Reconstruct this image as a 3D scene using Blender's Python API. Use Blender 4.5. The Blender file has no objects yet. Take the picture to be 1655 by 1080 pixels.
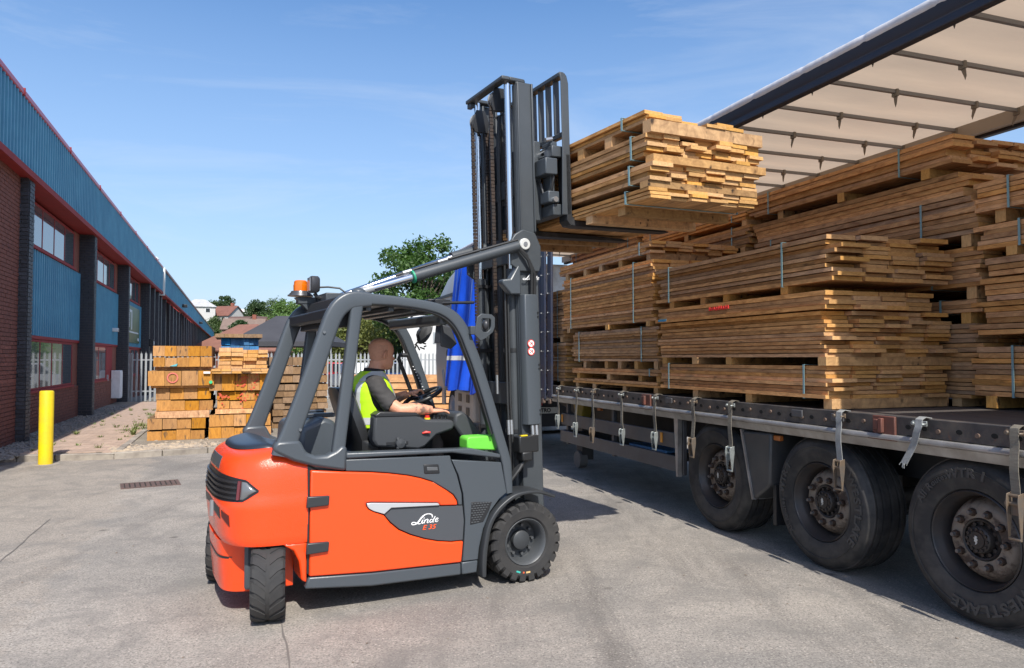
import bpy, bmesh, math, random
from mathutils import Vector, Matrix, Euler, noise
R = math.radians
S = bpy.context.scene
C = S.collection
rng = random.Random(11)

# ---------------------------------------------------------------- camera, sky, sun, exposure
cam_d = bpy.data.cameras.new('camera'); cam = bpy.data.objects.new('camera', cam_d); C.objects.link(cam)
cam_d.sensor_width = 36.0; cam_d.lens = 25.99; cam_d.clip_start = 0.05; cam_d.clip_end = 3000
cam.location = (0, 0, 1.63); cam.rotation_euler = (R(90 + 1.917), 0, 0)
S.camera = cam

SUN_AZ, SUN_EL = 164.2, 48.0          # compass bearing of the sun seen from the yard (clockwise from +Y), height
W = bpy.data.worlds.new('World'); S.world = W; W.use_nodes = True
wn, wl = W.node_tree.nodes, W.node_tree.links
bg = wn['Background']; bg.inputs[1].default_value = 0.118
sky = wn.new('ShaderNodeTexSky'); sky.sky_type = 'NISHITA'; sky.sun_disc = False
sky.sun_elevation = R(SUN_EL); sky.sun_rotation = R(SUN_AZ)
sky.altitude = 0; sky.air_density = 1.0; sky.dust_density = 1.5; sky.ozone_density = 2.0
# thin cirrus: streaky noise on the sky direction, over the whole dome
tc = wn.new('ShaderNodeTexCoord'); mp = wn.new('ShaderNodeMapping'); mp.inputs['Rotation'].default_value = (0.0, R(14), R(25))
mp.inputs['Scale'].default_value = (1.6, 3.2, 11.0)
n1 = wn.new('ShaderNodeTexNoise'); n1.inputs['Scale'].default_value = 1.0; n1.inputs['Detail'].default_value = 7; n1.inputs['Roughness'].default_value = 0.62; n1.inputs['Distortion'].default_value = 0.9
cr = wn.new('ShaderNodeValToRGB'); cr.color_ramp.elements[0].position = 0.47; cr.color_ramp.elements[1].position = 0.82
cr.color_ramp.elements[0].color = (0, 0, 0, 1); cr.color_ramp.elements[1].color = (0.34, 0.34, 0.34, 1)
mx = wn.new('ShaderNodeMixRGB'); mx.inputs[2].default_value = (5.2, 5.6, 6.2, 1)
wl.new(tc.outputs['Generated'], mp.inputs[0]); wl.new(mp.outputs[0], n1.inputs['Vector']); wl.new(n1.outputs[0], cr.inputs[0])
sx = wn.new('ShaderNodeSeparateXYZ'); hzr = wn.new('ShaderNodeMapRange'); hzr.inputs[1].default_value = 0.0; hzr.inputs[2].default_value = 0.50; hzr.inputs[3].default_value = 0.74; hzr.inputs[4].default_value = 0.0
hzm = wn.new('ShaderNodeMixRGB'); hzm.inputs[2].default_value = (3.5, 4.5, 6.0, 1)      # pale summer haze towards the horizon, all round
wl.new(tc.outputs['Generated'], sx.inputs[0]); wl.new(sx.outputs[2], hzr.inputs[0]); wl.new(hzr.outputs[0], hzm.inputs[0])
wl.new(cr.outputs[0], mx.inputs[0]); hsv = wn.new('ShaderNodeHueSaturation'); hsv.inputs['Saturation'].default_value = 1.24; wl.new(sky.outputs[0], hsv.inputs['Color']); gain = wn.new('ShaderNodeMixRGB'); gain.blend_type = 'MULTIPLY'; gain.inputs[0].default_value = 1; gain.inputs[2].default_value = (1.08, 1.13, 1.20, 1); wl.new(hsv.outputs[0], gain.inputs[1]); wl.new(gain.outputs[0], hzm.inputs[1]); wl.new(hzm.outputs[0], mx.inputs[1]); wl.new(mx.outputs[0], bg.inputs[0])

sun_d = bpy.data.lights.new('sun', 'SUN'); sun = bpy.data.objects.new('sun', sun_d); C.objects.link(sun)
sun_d.energy = 4.3; sun_d.angle = R(0.53); sun_d.color = (1.0, 0.955, 0.88)
_a, _e = R(SUN_AZ), R(SUN_EL)
_to = Vector((math.sin(_a) * math.cos(_e), math.cos(_a) * math.cos(_e), math.sin(_e)))
sun.rotation_euler = _to.to_track_quat('Z', 'Y').to_euler()
S.view_settings.view_transform = 'Standard'; S.view_settings.look = 'None'
S.view_settings.exposure = 0.48; S.view_settings.gamma = 1.0; S.view_settings.use_curve_mapping = False

# ---------------------------------------------------------------- materials
MATS = {}
def mat(name, col, rough=0.5, metal=0.0, col2=None, vs=4.0, vstr=1.0, bump=0.0, bs=60.0, rnd=0.0, coat=0.0,
        stretch=(1, 1, 1), trans=0.0, emit=0.0, alpha=None, rvar=0.0, lo=0.35, hi=0.7, rust=None):
    """colour with noise towards col2, fine bump, per-object value jitter; all in object space"""
    if name in MATS: return MATS[name]
    m = bpy.data.materials.new(name); m.use_nodes = True; MATS[name] = m
    N, L = m.node_tree.nodes, m.node_tree.links
    b = N['Principled BSDF']
    c4 = (*col, 1)
    b.inputs['Base Color'].default_value = c4; b.inputs['Roughness'].default_value = rough; b.inputs['Metallic'].default_value = metal
    if coat: b.inputs['Coat Weight'].default_value = coat; b.inputs['Coat Roughness'].default_value = 0.08
    if trans: b.inputs['Transmission Weight'].default_value = trans
    if emit: b.inputs['Emission Color'].default_value = c4; b.inputs['Emission Strength'].default_value = emit
    co = N.new('ShaderNodeTexCoord'); mpn = N.new('ShaderNodeMapping'); mpn.inputs['Scale'].default_value = stretch
    L.new(co.outputs['Object'], mpn.inputs[0])
    src = None
    if col2 is not None:
        nz = N.new('ShaderNodeTexNoise'); nz.inputs['Scale'].default_value = vs; nz.inputs['Detail'].default_value = 6; nz.inputs['Roughness'].default_value = 0.62
        L.new(mpn.outputs[0], nz.inputs['Vector'])
        r = N.new('ShaderNodeMapRange'); r.inputs[1].default_value = lo; r.inputs[2].default_value = hi; r.inputs[4].default_value = vstr
        L.new(nz.outputs[0], r.inputs[0])
        mxn = N.new('ShaderNodeMixRGB'); mxn.inputs[1].default_value = c4; mxn.inputs[2].default_value = (*col2, 1)
        L.new(r.outputs[0], mxn.inputs[0]); src = mxn.outputs[0]
        if rvar:
            rr = N.new('ShaderNodeMapRange'); rr.inputs[3].default_value = rough; rr.inputs[4].default_value = min(1, rough + rvar)
            L.new(nz.outputs[0], rr.inputs[0]); L.new(rr.outputs[0], b.inputs['Roughness'])
    if rust is not None:
        nz3 = N.new('ShaderNodeTexNoise'); nz3.inputs['Scale'].default_value = rust[1]; nz3.inputs['Detail'].default_value = 8; nz3.inputs['Roughness'].default_value = 0.7
        L.new(co.outputs['Object'], nz3.inputs['Vector'])
        r3 = N.new('ShaderNodeMapRange'); r3.inputs[1].default_value = rust[2]; r3.inputs[2].default_value = rust[2] + 0.09
        L.new(nz3.outputs[0], r3.inputs[0])
        m3 = N.new('ShaderNodeMixRGB'); m3.inputs[2].default_value = (*rust[0], 1)
        L.new(r3.outputs[0], m3.inputs[0])
        if src is None: m3.inputs[1].default_value = c4
        else: L.new(src, m3.inputs[1])
        src = m3.outputs[0]
    if rnd:
        oi = N.new('ShaderNodeObjectInfo'); hs = N.new('ShaderNodeHueSaturation')
        r2 = N.new('ShaderNodeMapRange'); r2.inputs[3].default_value = 1 - rnd; r2.inputs[4].default_value = 1 + rnd
        L.new(oi.outputs['Random'], r2.inputs[0]); L.new(r2.outputs[0], hs.inputs['Value'])
        if src is None: hs.inputs['Color'].default_value = c4
        else: L.new(src, hs.inputs['Color'])
        src = hs.outputs[0]
    if src is not None: L.new(src, b.inputs['Base Color'])
    if bump:
        nb = N.new('ShaderNodeTexNoise'); nb.inputs['Scale'].default_value = bs; nb.inputs['Detail'].default_value = 4
        L.new(mpn.outputs[0], nb.inputs['Vector'])
        bp = N.new('ShaderNodeBump'); bp.inputs['Strength'].default_value = bump; bp.inputs['Distance'].default_value = 0.01
        L.new(nb.outputs[0], bp.inputs['Height']); L.new(bp.outputs[0], b.inputs['Normal'])
    return m

def wood(name, c_side, c_dark, end=False, rnd=0.30, scale=(13.0, 5.0, .55), blot=None):
    """sawn timber; grain along local x of a unit plank, a random slice of the pattern for every plank"""
    if name in MATS: return MATS[name]
    m = bpy.data.materials.new(name); m.use_nodes = True; MATS[name] = m
    N, L = m.node_tree.nodes, m.node_tree.links
    b = N['Principled BSDF']; b.inputs['Roughness'].default_value = 0.8; b.inputs['Specular IOR Level'].default_value = 0.25
    co = N.new('ShaderNodeTexCoord'); oi = N.new('ShaderNodeObjectInfo')
    mul = N.new('ShaderNodeVectorMath'); mul.operation = 'SCALE'; mul.inputs[0].default_value = (37.0, 71.0, 53.0)
    L.new(oi.outputs['Random'], mul.inputs['Scale'])
    mpn = N.new('ShaderNodeMapping'); mpn.inputs['Scale'].default_value = scale if not end else (1, 4.2, 1.1)
    L.new(co.outputs['Object'], mpn.inputs[0])
    add = N.new('ShaderNodeVectorMath'); add.operation = 'ADD'; L.new(mpn.outputs[0], add.inputs[0]); L.new(mul.outputs[0], add.inputs[1])
    nz = N.new('ShaderNodeTexNoise'); nz.inputs['Scale'].default_value = 1.3; nz.inputs['Detail'].default_value = 7; nz.inputs['Roughness'].default_value = 0.66; nz.inputs['Distortion'].default_value = 0.7
    L.new(add.outputs[0], nz.inputs['Vector'])
    r = N.new('ShaderNodeMapRange'); r.inputs[1].default_value = 0.36; r.inputs[2].default_value = 0.72; L.new(nz.outputs[0], r.inputs[0])
    mxn = N.new('ShaderNodeMixRGB'); mxn.inputs[1].default_value = (*c_side, 1); mxn.inputs[2].default_value = (*c_dark, 1); L.new(r.outputs[0], mxn.inputs[0])
    src = mxn.outputs[0]
    wv = N.new('ShaderNodeTexWave'); wv.wave_type = 'RINGS' if end else 'BANDS'
    if end: wv.rings_direction = 'X'
    else: wv.bands_direction = 'Z'
    wv.inputs['Scale'].default_value = 2.4 if end else 1.2; wv.inputs['Distortion'].default_value = 2.0 if end else 6.0; wv.inputs['Detail'].default_value = 3; wv.inputs['Detail Scale'].default_value = 1.2
    if end:      # growth rings round a pith that lies in or near the board
        m2 = N.new('ShaderNodeVectorMath'); m2.operation = 'SCALE'; m2.inputs[0].default_value = (0.0, 2.6, 1.4); wn2 = N.new('ShaderNodeTexWhiteNoise'); wn2.noise_dimensions = '1D'; L.new(oi.outputs['Random'], wn2.inputs['W'])
        sb = N.new('ShaderNodeMath'); sb.operation = 'SUBTRACT'; sb.inputs[1].default_value = 0.5; L.new(wn2.outputs[0], sb.inputs[0]); L.new(sb.outputs[0], m2.inputs['Scale'])
        a2 = N.new('ShaderNodeVectorMath'); a2.operation = 'ADD'; L.new(mpn.outputs[0], a2.inputs[0]); L.new(m2.outputs[0], a2.inputs[1]); L.new(a2.outputs[0], wv.inputs['Vector'])
    else: L.new(add.outputs[0], wv.inputs['Vector'])
    r4 = N.new('ShaderNodeMapRange'); r4.inputs[3].default_value = 0.80 if end else 0.93; r4.inputs[4].default_value = 1.06 if end else 1.03; L.new(wv.outputs[1], r4.inputs[0])
    hs0 = N.new('ShaderNodeHueSaturation'); L.new(src, hs0.inputs['Color']); L.new(r4.outputs[0], hs0.inputs['Value']); src = hs0.outputs[0]
    # knots and bark stain
    vo = N.new('ShaderNodeTexVoronoi'); vo.inputs['Scale'].default_value = 0.9; L.new(add.outputs[0], vo.inputs['Vector'])
    rk = N.new('ShaderNodeMapRange'); rk.inputs[1].default_value = 0.05; rk.inputs[2].default_value = 0.20; rk.inputs[3].default_value = 0.25 if end else 0.7; rk.inputs[4].default_value = 0.0; L.new(vo.outputs[0], rk.inputs[0])
    mk = N.new('ShaderNodeMixRGB'); mk.inputs[2].default_value = (*[v * 0.35 for v in c_dark], 1); L.new(rk.outputs[0], mk.inputs[0]); L.new(src, mk.inputs[1]); src = mk.outputs[0]
    if blot:
        nb = N.new('ShaderNodeTexNoise'); nb.inputs['Scale'].default_value = blot[1]; nb.inputs['Detail'].default_value = 6; L.new(add.outputs[0], nb.inputs['Vector'])
        rb = N.new('ShaderNodeMapRange'); rb.inputs[1].default_value = blot[2]; rb.inputs[2].default_value = blot[2] + 0.08; L.new(nb.outputs[0], rb.inputs[0])
        mb = N.new('ShaderNodeMixRGB'); mb.inputs[2].default_value = (*blot[0], 1); L.new(rb.outputs[0], mb.inputs[0]); L.new(src, mb.inputs[1]); src = mb.outputs[0]
    hs = N.new('ShaderNodeHueSaturation')
    r2 = N.new('ShaderNodeMapRange'); r2.inputs[3].default_value = 1 - rnd; r2.inputs[4].default_value = 1 + rnd; L.new(oi.outputs['Random'], r2.inputs[0])
    wnz = N.new('ShaderNodeTexWhiteNoise'); wnz.noise_dimensions = '1D'; L.new(oi.outputs['Random'], wnz.inputs['W'])
    r5 = N.new('ShaderNodeMapRange'); r5.inputs[3].default_value = 0.84; r5.inputs[4].default_value = 1.06; L.new(wnz.outputs[0], r5.inputs[0])
    L.new(r2.outputs[0], hs.inputs['Value']); L.new(r5.outputs[0], hs.inputs['Saturation']); L.new(src, hs.inputs['Color']); L.new(hs.outputs[0], b.inputs['Base Color'])
    bp = N.new('ShaderNodeBump'); bp.inputs['Strength'].default_value = 0.25; bp.inputs['Distance'].default_value = 0.01; L.new(nz.outputs[0], bp.inputs['Height']); L.new(bp.outputs[0], b.inputs['Normal'])
    return m

# ---------------------------------------------------------------- mesh building
class MB:
    def __init__(s): s.v = []; s.f = []; s.m = []
    def add(s, vs, fs, m=0):
        o = len(s.v); s.v.extend([tuple(v) for v in vs]); s.f.extend([tuple(i + o for i in f) for f in fs]); s.m.extend([m] * len(fs)); return s
    def box(s, x0, x1, y0, y1, z0, z1, m=0, M=None):
        vs = [Vector((x, y, z)) for z in (z0, z1) for y in (y0, y1) for x in (x0, x1)]
        if M: vs = [M @ v for v in vs]
        return s.add(vs, [(0, 2, 3, 1), (4, 5, 7, 6), (0, 1, 5, 4), (2, 6, 7, 3), (0, 4, 6, 2), (1, 3, 7, 5)], m)
    def prism(s, poly, a0, a1, ax='y', m=0):
        """polygon (p,q) extruded along ax: y -> (x,z), x -> (y,z), z -> (x,y)"""
        P = {'y': lambda p, a: (p[0], a, p[1]), 'x': lambda p, a: (a, p[0], p[1]), 'z': lambda p, a: (p[0], p[1], a)}[ax]
        n = len(poly); vs = [P(p, a0) for p in poly] + [P(p, a1) for p in poly]
        return s.add(vs, [tuple(range(n)), tuple(range(2 * n - 1, n - 1, -1))] + [(i, i + n, (i + 1) % n + n, (i + 1) % n) for i in range(n)], m)
    def loft(s, rings, cap=True, m=0, closed=True):
        n = len(rings[0]); vs = [p for r in rings for p in r]; fs = []
        for k in range(len(rings) - 1):
            for i in range(n if closed else n - 1):
                j = (i + 1) % n; fs.append((k * n + i, k * n + j, (k + 1) * n + j, (k + 1) * n + i))
        if cap: fs.append(tuple(range(n - 1, -1, -1))); fs.append(tuple((len(rings) - 1) * n + i for i in range(n)))
        return s.add(vs, fs, m)
    def tube(s, pts, r, n=8, m=0, cap=True, flat=1.0):
        pts = [Vector(p) for p in pts]; rs = r if isinstance(r, (list, tuple)) else [r] * len(pts)
        rings = []; up = None
        for i, p in enumerate(pts):
            d = (pts[min(i + 1, len(pts) - 1)] - pts[max(i - 1, 0)]).normalized()
            if up is None: up = d.orthogonal().normalized()
            up = (up - d * up.dot(d)); up = up.normalized() if up.length > 1e-6 else d.orthogonal().normalized()
            sd = d.cross(up)
            rings.append([p + (up * math.cos(2 * math.pi * k / n) * flat + sd * math.sin(2 * math.pi * k / n)) * rs[i] for k in range(n)])
        return s.loft(rings, cap, m)
    def cyl(s, p0, p1, r0, r1=None, n=16, m=0): return s.tube([p0, p1], [r0, r0 if r1 is None else r1], n, m)
    def lathe(s, prof, c=(0, 0, 0), ax='y', n=32, m=0, cap=True):
        """profile of (radius, height along ax)"""
        c = Vector(c); rings = []
        for r, h in prof:
            ring = []
            for k in range(n):
                a = 2 * math.pi * k / n; u, v = r * math.cos(a), r * math.sin(a)
                ring.append(c + Vector({'y': (u, h, v), 'x': (h, u, v), 'z': (u, v, h)}[ax]))
            rings.append(ring)
        return s.loft(rings, cap, m)
    def band(s, pts, y, d, ch=0.012, m=0, smooth=0):
        """bar swept in the xz plane: pts (x, z, width[, y]); d = depth across y, chamfered"""
        if smooth:      # Catmull-Rom resampling
            q_ = []; n_ = len(pts); pp = [tuple(p) if len(p) > 3 else tuple(p) + (y,) for p in pts]
            for i in range(n_ - 1):
                a_, b_, c_, e_ = pp[max(0, i - 1)], pp[i], pp[i + 1], pp[min(n_ - 1, i + 2)]
                for k in range(smooth):
                    t = k / smooth; q_.append(tuple(.5 * (2 * b_[j] + (c_[j] - a_[j]) * t + (2 * a_[j] - 5 * b_[j] + 4 * c_[j] - e_[j]) * t * t + (3 * b_[j] - a_[j] - 3 * c_[j] + e_[j]) * t ** 3) for j in range(4)))
            pts = q_ + [pp[-1]]
        P = [Vector((p[0], 0, p[1])) for p in pts]; rings = []
        for i, p in enumerate(P):
            t = (P[min(i + 1, len(P) - 1)] - P[max(i - 1, 0)]).normalized(); nrm = Vector((-t.z, 0, t.x)); w = pts[i][2] / 2; yy = pts[i][3] if len(pts[i]) > 3 else y
            c = min(ch, w * 0.8, d * 0.42); q = []
            for sx, sy_, a0 in ((-1, -1, 180), (1, -1, 270), (1, 1, 0), (-1, 1, 90)):
                for k in range(4): aa = R(a0 + 30 * k); q.append((sx * (w - c) + c * math.cos(aa), sy_ * (d / 2 - c) + c * math.sin(aa)))
            rings.append([p + nrm * a + Vector((0, yy + b, 0)) for a, b in q])
        return s.loft(rings, True, m)
    def ico(s, c, r, sub=1, jit=0.0, m=0, sc=(1, 1, 1)):
        bm = bmesh.new(); bmesh.ops.create_icosphere(bm, subdivisions=sub, radius=1)
        vs = []
        for v in bm.verts:
            k = r * (1 + rng.uniform(-jit, jit)); vs.append((c[0] + v.co.x * k * sc[0], c[1] + v.co.y * k * sc[1], c[2] + v.co.z * k * sc[2]))
        fs = [tuple(v.index for v in f.verts) for f in bm.faces]; bm.free(); return s.add(vs, fs, m)
    def mesh(s, name, mats, smooth=35, fix=True):
        me = bpy.data.meshes.new(name); me.from_pydata(s.v, [], s.f)
        for mm in (mats if isinstance(mats, (list, tuple)) else [mats]): me.materials.append(mm)
        if any(s.m): me.polygons.foreach_set('material_index', s.m)
        if fix:
            bm = bmesh.new(); bm.from_mesh(me); bmesh.ops.recalc_face_normals(bm, faces=bm.faces); bm.to_mesh(me); bm.free()
        if smooth:
            me.polygons.foreach_set('use_smooth', [True] * len(me.polygons)); me.set_sharp_from_angle(angle=R(smooth))
        me.update(); return me
    def build(s, name, mats, parent=None, bevel=0.0, smooth=35, seg=2, fix=True, loc=None, rot=None):
        o = bpy.data.objects.new(name, s.mesh(name, mats, smooth, fix)); C.objects.link(o)
        if parent: o.parent = parent
        if loc: o.location = loc
        if rot: o.rotation_euler = rot
        if bevel:
            b = o.modifiers.new('bevel', 'BEVEL'); b.width = bevel; b.segments = seg; b.limit_method = 'ANGLE'; b.angle_limit = R(40); b.harden_normals = False
        return o
def put(name, me, parent=None, loc=(0, 0, 0), rot=(0, 0, 0), scale=(1, 1, 1)):
    o = bpy.data.objects.new(name, me); C.objects.link(o)
    if parent: o.parent = parent
    o.location = loc; o.rotation_euler = rot; o.scale = scale; return o
def tag(o, label=None, cat=None, group=None, kind=None):
    if label: o['label'] = label
    if cat: o['category'] = cat
    if group: o['group'] = group
    if kind: o['kind'] = kind
    return o
def thing(name, label, cat, loc=(0, 0, 0), rot=0.0, group=None):
    o = bpy.data.objects.new(name, None); C.objects.link(o); o.location = loc
    o.rotation_euler = rot if isinstance(rot, tuple) else (0, 0, rot); o.empty_display_size = 0.2
    return tag(o, label, cat, group)
def copy_tree(o, parent=None):
    c = o.copy(); C.objects.link(c); c.parent = parent
    for ch in list(o.children): copy_tree(ch, c)
    return c
def arc(cx, cz, r, a0, a1, n): return [(cx + r * math.cos(R(a0 + (a1 - a0) * i / n)), cz + r * math.sin(R(a0 + (a1 - a0) * i / n))) for i in range(n + 1)]
_fonts = {}
def text(name, body, size, m, parent=None, shear=0.0, depth=0.002, align='CENTER', wide=1.0, bold=0.0, M=None):
    """flat lettering as a mesh in its local xy plane"""
    cu = bpy.data.curves.new(name, 'FONT'); cu.body = body; cu.size = size; cu.shear = shear; cu.extrude = depth; cu.align_x = align; cu.align_y = 'CENTER'; cu.offset = bold
    cu.resolution_u = 3
    t = bpy.data.objects.new(name, cu); C.objects.link(t)
    dg = bpy.context.evaluated_depsgraph_get(); me = bpy.data.meshes.new_from_object(t.evaluated_get(dg)); bpy.data.objects.remove(t); bpy.data.curves.remove(cu)
    me.materials.clear(); me.materials.append(m); me.transform(Matrix.Diagonal((wide, 1, 1, 1)))
    if M is not None: me.transform(M)
    o = bpy.data.objects.new(name, me); C.objects.link(o)
    if parent: o.parent = parent
    return o
# ================================================================ SETTING
def ground_mat(name, a, b, stain, speck=0.5, big=0.22, seam=None):
    m = bpy.data.materials.new(name); m.use_nodes = True; N, L = m.node_tree.nodes, m.node_tree.links; bs = N['Principled BSDF']; bs.inputs['Roughness'].default_value = 0.88; bs.inputs['Specular IOR Level'].default_value = 0.3
    co = N.new('ShaderNodeTexCoord')
    def nz(sc, det=6, ro=0.6, dist=0.0):
        n = N.new('ShaderNodeTexNoise'); n.inputs['Scale'].default_value = sc; n.inputs['Detail'].default_value = det; n.inputs['Roughness'].default_value = ro; n.inputs['Distortion'].default_value = dist; L.new(co.outputs['Object'], n.inputs['Vector']); return n.outputs[0]
    def rng_(s, a0, a1, b0=0.0, b1=1.0):
        r = N.new('ShaderNodeMapRange'); r.inputs[1].default_value = a0; r.inputs[2].default_value = a1; r.inputs[3].default_value = b0; r.inputs[4].default_value = b1; L.new(s, r.inputs[0]); return r.outputs[0]
    def mix(f, x, y):
        n = N.new('ShaderNodeMixRGB')
        for k, v in ((0, f), (1, x), (2, y)):
            if isinstance(v, (tuple, float, int)): n.inputs[k].default_value = (*v, 1) if isinstance(v, tuple) else v
            else: L.new(v, n.inputs[k])
        return n.outputs[0]
    col = mix(rng_(nz(big, 6, 0.66, 1.0), 0.40, 0.60), a, b)
    if seam:   # lighter concrete bay on one side of a construction joint (a straight line on the ground)
        (x0, y0), (nx, ny), c2 = seam
        sx = N.new('ShaderNodeVectorMath'); sx.operation = 'DOT_PRODUCT'; sub = N.new('ShaderNodeVectorMath'); sub.operation = 'SUBTRACT'; sub.inputs[1].default_value = (x0, y0, 0); sx.inputs[1].default_value = (nx, ny, 0)
        L.new(co.outputs['Object'], sub.inputs[0]); L.new(sub.outputs[0], sx.inputs[0])
        ad = N.new('ShaderNodeMath'); ad.operation = 'ADD'; L.new(sx.outputs['Value'], ad.inputs[0]); L.new(rng_(nz(2.5, 6, 0.7), 0.3, 0.7, -0.25, 0.25), ad.inputs[1])
        col = mix(rng_(ad.outputs[0], -0.05, 0.06), col, mix(rng_(nz(0.7, 6), 0.35, 0.7), c2, tuple(v * 0.86 for v in c2)))
    col = mix(rng_(nz(0.55, 8, 0.7, 1.2), 0.53, 0.70, 0, 0.62), col, stain)
    mpn = N.new('ShaderNodeMapping'); mpn.inputs['Scale'].default_value = (1.6, 0.22, 1); mpn.inputs['Rotation'].default_value = (0, 0, R(-58)); L.new(co.outputs['Object'], mpn.inputs[0])
    st = N.new('ShaderNodeTexNoise'); st.inputs['Scale'].default_value = 1.1; st.inputs['Detail'].default_value = 7; st.inputs['Roughness'].default_value = 0.68; L.new(mpn.outputs[0], st.inputs['Vector'])
    col = mix(rng_(st.outputs[0], 0.52, 0.70, 0, 0.62), col, tuple(v * 0.6 for v in stain))
    f1 = nz(70, 4, 0.8); col = mix(rng_(f1, 0.34, 0.50, speck * 1.5, 0), col, tuple(v * 0.45 for v in stain)); col = mix(rng_(f1, 0.54, 0.66, 0, speck * 1.1), col, tuple(min(1, v * 1.45) for v in a))
    f3 = nz(30, 4, 0.75); col = mix(rng_(f3, 0.50, 0.68, 0, 0.5), col, tuple(v * 0.6 for v in stain))
    f2 = nz(14, 6, 0.75); col = mix(rng_(f2, 0.60, 0.78, 0, 0.45), col, tuple(v * 0.55 for v in stain))
    vo = N.new('ShaderNodeTexVoronoi'); vo.feature = 'DISTANCE_TO_EDGE'; vo.inputs['Scale'].default_value = 0.16; vo.inputs['Randomness'].default_value = 1.0
    wv = N.new('ShaderNodeVectorMath'); wv.operation = 'ADD'; n9 = N.new('ShaderNodeTexNoise'); n9.inputs['Scale'].default_value = 1.2; n9.inputs['Detail'].default_value = 8; L.new(co.outputs['Object'], n9.inputs['Vector']); L.new(co.outputs['Object'], wv.inputs[0]); L.new(n9.outputs[1], wv.inputs[1]); L.new(wv.outputs[0], vo.inputs['Vector'])
    v2 = N.new('ShaderNodeTexVoronoi'); v2.inputs['Scale'].default_value = 46; L.new(co.outputs['Object'], v2.inputs['Vector'])
    col = mix(rng_(v2.outputs[0], 0.10, 0.26, 0.75, 0), col, tuple(v * 0.35 for v in stain))
    v3 = N.new('ShaderNodeTexVoronoi'); v3.inputs['Scale'].default_value = 30; L.new(co.outputs['Object'], v3.inputs['Vector'])
    col = mix(rng_(v3.outputs[0], 0.06, 0.22, 0.55, 0), col, tuple(min(1, v * 1.6) for v in a))
    col = mix(rng_(nz(2.4, 8, 0.72, .6), 0.46, 0.62, 0, 0.55), col, tuple(v * 0.76 for v in b))
    v4 = N.new('ShaderNodeTexVoronoi'); v4.inputs['Scale'].default_value = 1.1; L.new(co.outputs['Object'], v4.inputs['Vector'])
    col = mix(rng_(v4.outputs[0], 0.015, 0.06, 0.7, 0), col, tuple(v * 0.25 for v in stain))
    L.new(col, bs.inputs['Base Color'])
    bp = N.new('ShaderNodeBump'); bp.inputs['Strength'].default_value = 0.5; bp.inputs['Distance'].default_value = 0.012
    ad2 = N.new('ShaderNodeMath'); ad2.operation = 'ADD'; L.new(f1, ad2.inputs[0]); L.new(f2, ad2.inputs[1]); L.new(ad2.outputs[0], bp.inputs['Height']); L.new(bp.outputs[0], bs.inputs['Normal'])
    return m
ub = Vector((-math.sin(R(20.5)), math.cos(R(20.5)), 0)); nb_ = Vector((-math.cos(R(20.5)), -math.sin(R(20.5)), 0))     # along the factory wall / towards it
yard_m = ground_mat('yard_concrete', (0.385, 0.345, 0.298), (0.235, 0.220, 0.200), (0.18, 0.163, 0.147), seam=((-3.38, 5.6), (nb_.x, nb_.y), (0.37, 0.325, 0.275)))
bm_ = MB(); bm_.add([(-260, -60, 0), (260, -60, 0), (260, 420, 0), (-260, 420, 0)], [(0, 1, 2, 3)])
tag(bm_.build('yard_ground', yard_m, smooth=0), kind='structure')
joint_m = mat('joint_sealant', (0.15, 0.135, 0.12), 0.95)
for (jx, jy, a0, a1) in ((-1.42, 4.62, -1.6, 0.35), (-4.28, 6.45, -1.8, 1.2)):
    q = []; n_ = 26
    for i in range(n_ + 1):
        t = a0 + (a1 - a0) * i / n_; c = Vector((jx, jy, 0.004)) + ub * t + nb_ * (0.005 * math.sin(i * .7) + rng.uniform(-.004, .004)); w = rng.uniform(0.003, 0.007); q.append((c - nb_ * w, c + nb_ * w))
    j = MB(); j.add([p for ab in q for p in ab], [(2 * i, 2 * i + 1, 2 * i + 3, 2 * i + 2) for i in range(n_)])
    tag(j.build('yard_joint', joint_m, smooth=0), kind='structure')

# raised apron behind the kerb, block paving, gravel
FB = Matrix.Translation((-9.43, 13.885, 0)) @ Matrix.Rotation(R(110.5), 4, 'Z')     # factory frame: x along the wall (away), y into the building
def fb(x, y, z=0): return FB @ Vector((x, y, z))
kerb_pts = [Vector(p) for p in ((-8.9, 11.5, 0), (-7.3, 11.86, 0), (-6.45, 12.04, 0), (-5.26, 12.85, 0), (-3.4, 14.0, 0), (-1.2, 15.2, 0), (1.2, 16.2, 0), (6, 17.6, 0))]
apron_m = ground_mat('apron_dirt', (0.33, 0.29, 0.23), (0.25, 0.22, 0.18), (0.17, 0.15, 0.12), big=0.8)
ap = MB(); top = [(p.x, p.y, 0.085) for p in kerb_pts]
back = [(6, 30, .085), (-16.6, 30, .085), (-9.6, 11.2, .085)]
ap.add(top + back, [tuple(range(len(top) + 3))])
tag(ap.build('yard_apron', apron_m, smooth=0), kind='structure')
kerb_m = mat('kerb_concrete', (0.36, 0.32, 0.265), 0.9, col2=(0.22, 0.19, 0.16), vs=5, bump=0.4, bs=40, rnd=0.12)
kerb = bpy.data.objects.new('kerb', None); C.objects.link(kerb); tag(kerb, kind='structure')
def kerb_run(pts, h=0.10, wid=0.13, L=0.6):
    for a, b in zip(pts[:-1], pts[1:]):
        d = b - a; n = max(1, round(d.length / L)); ang = math.atan2(d.y, d.x); l = d.length / n
        for k in range(n):
            m = MB(); m.box(0.004, l - 0.006, 0, wid, -0.02, h + rng.uniform(-.006, .006))
            o = m.build('kerb_stone', kerb_m, kerb, bevel=0.014, loc=a + d * (k / n), rot=(0, 0, ang + rng.uniform(-.008, .008)))
kerb_run(kerb_pts[:6])
pk = [fb(-2.38, -2.22), fb(7.2, -2.22)]
kerb_run(pk, h=0.115, wid=0.11, L=0.9)

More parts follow.
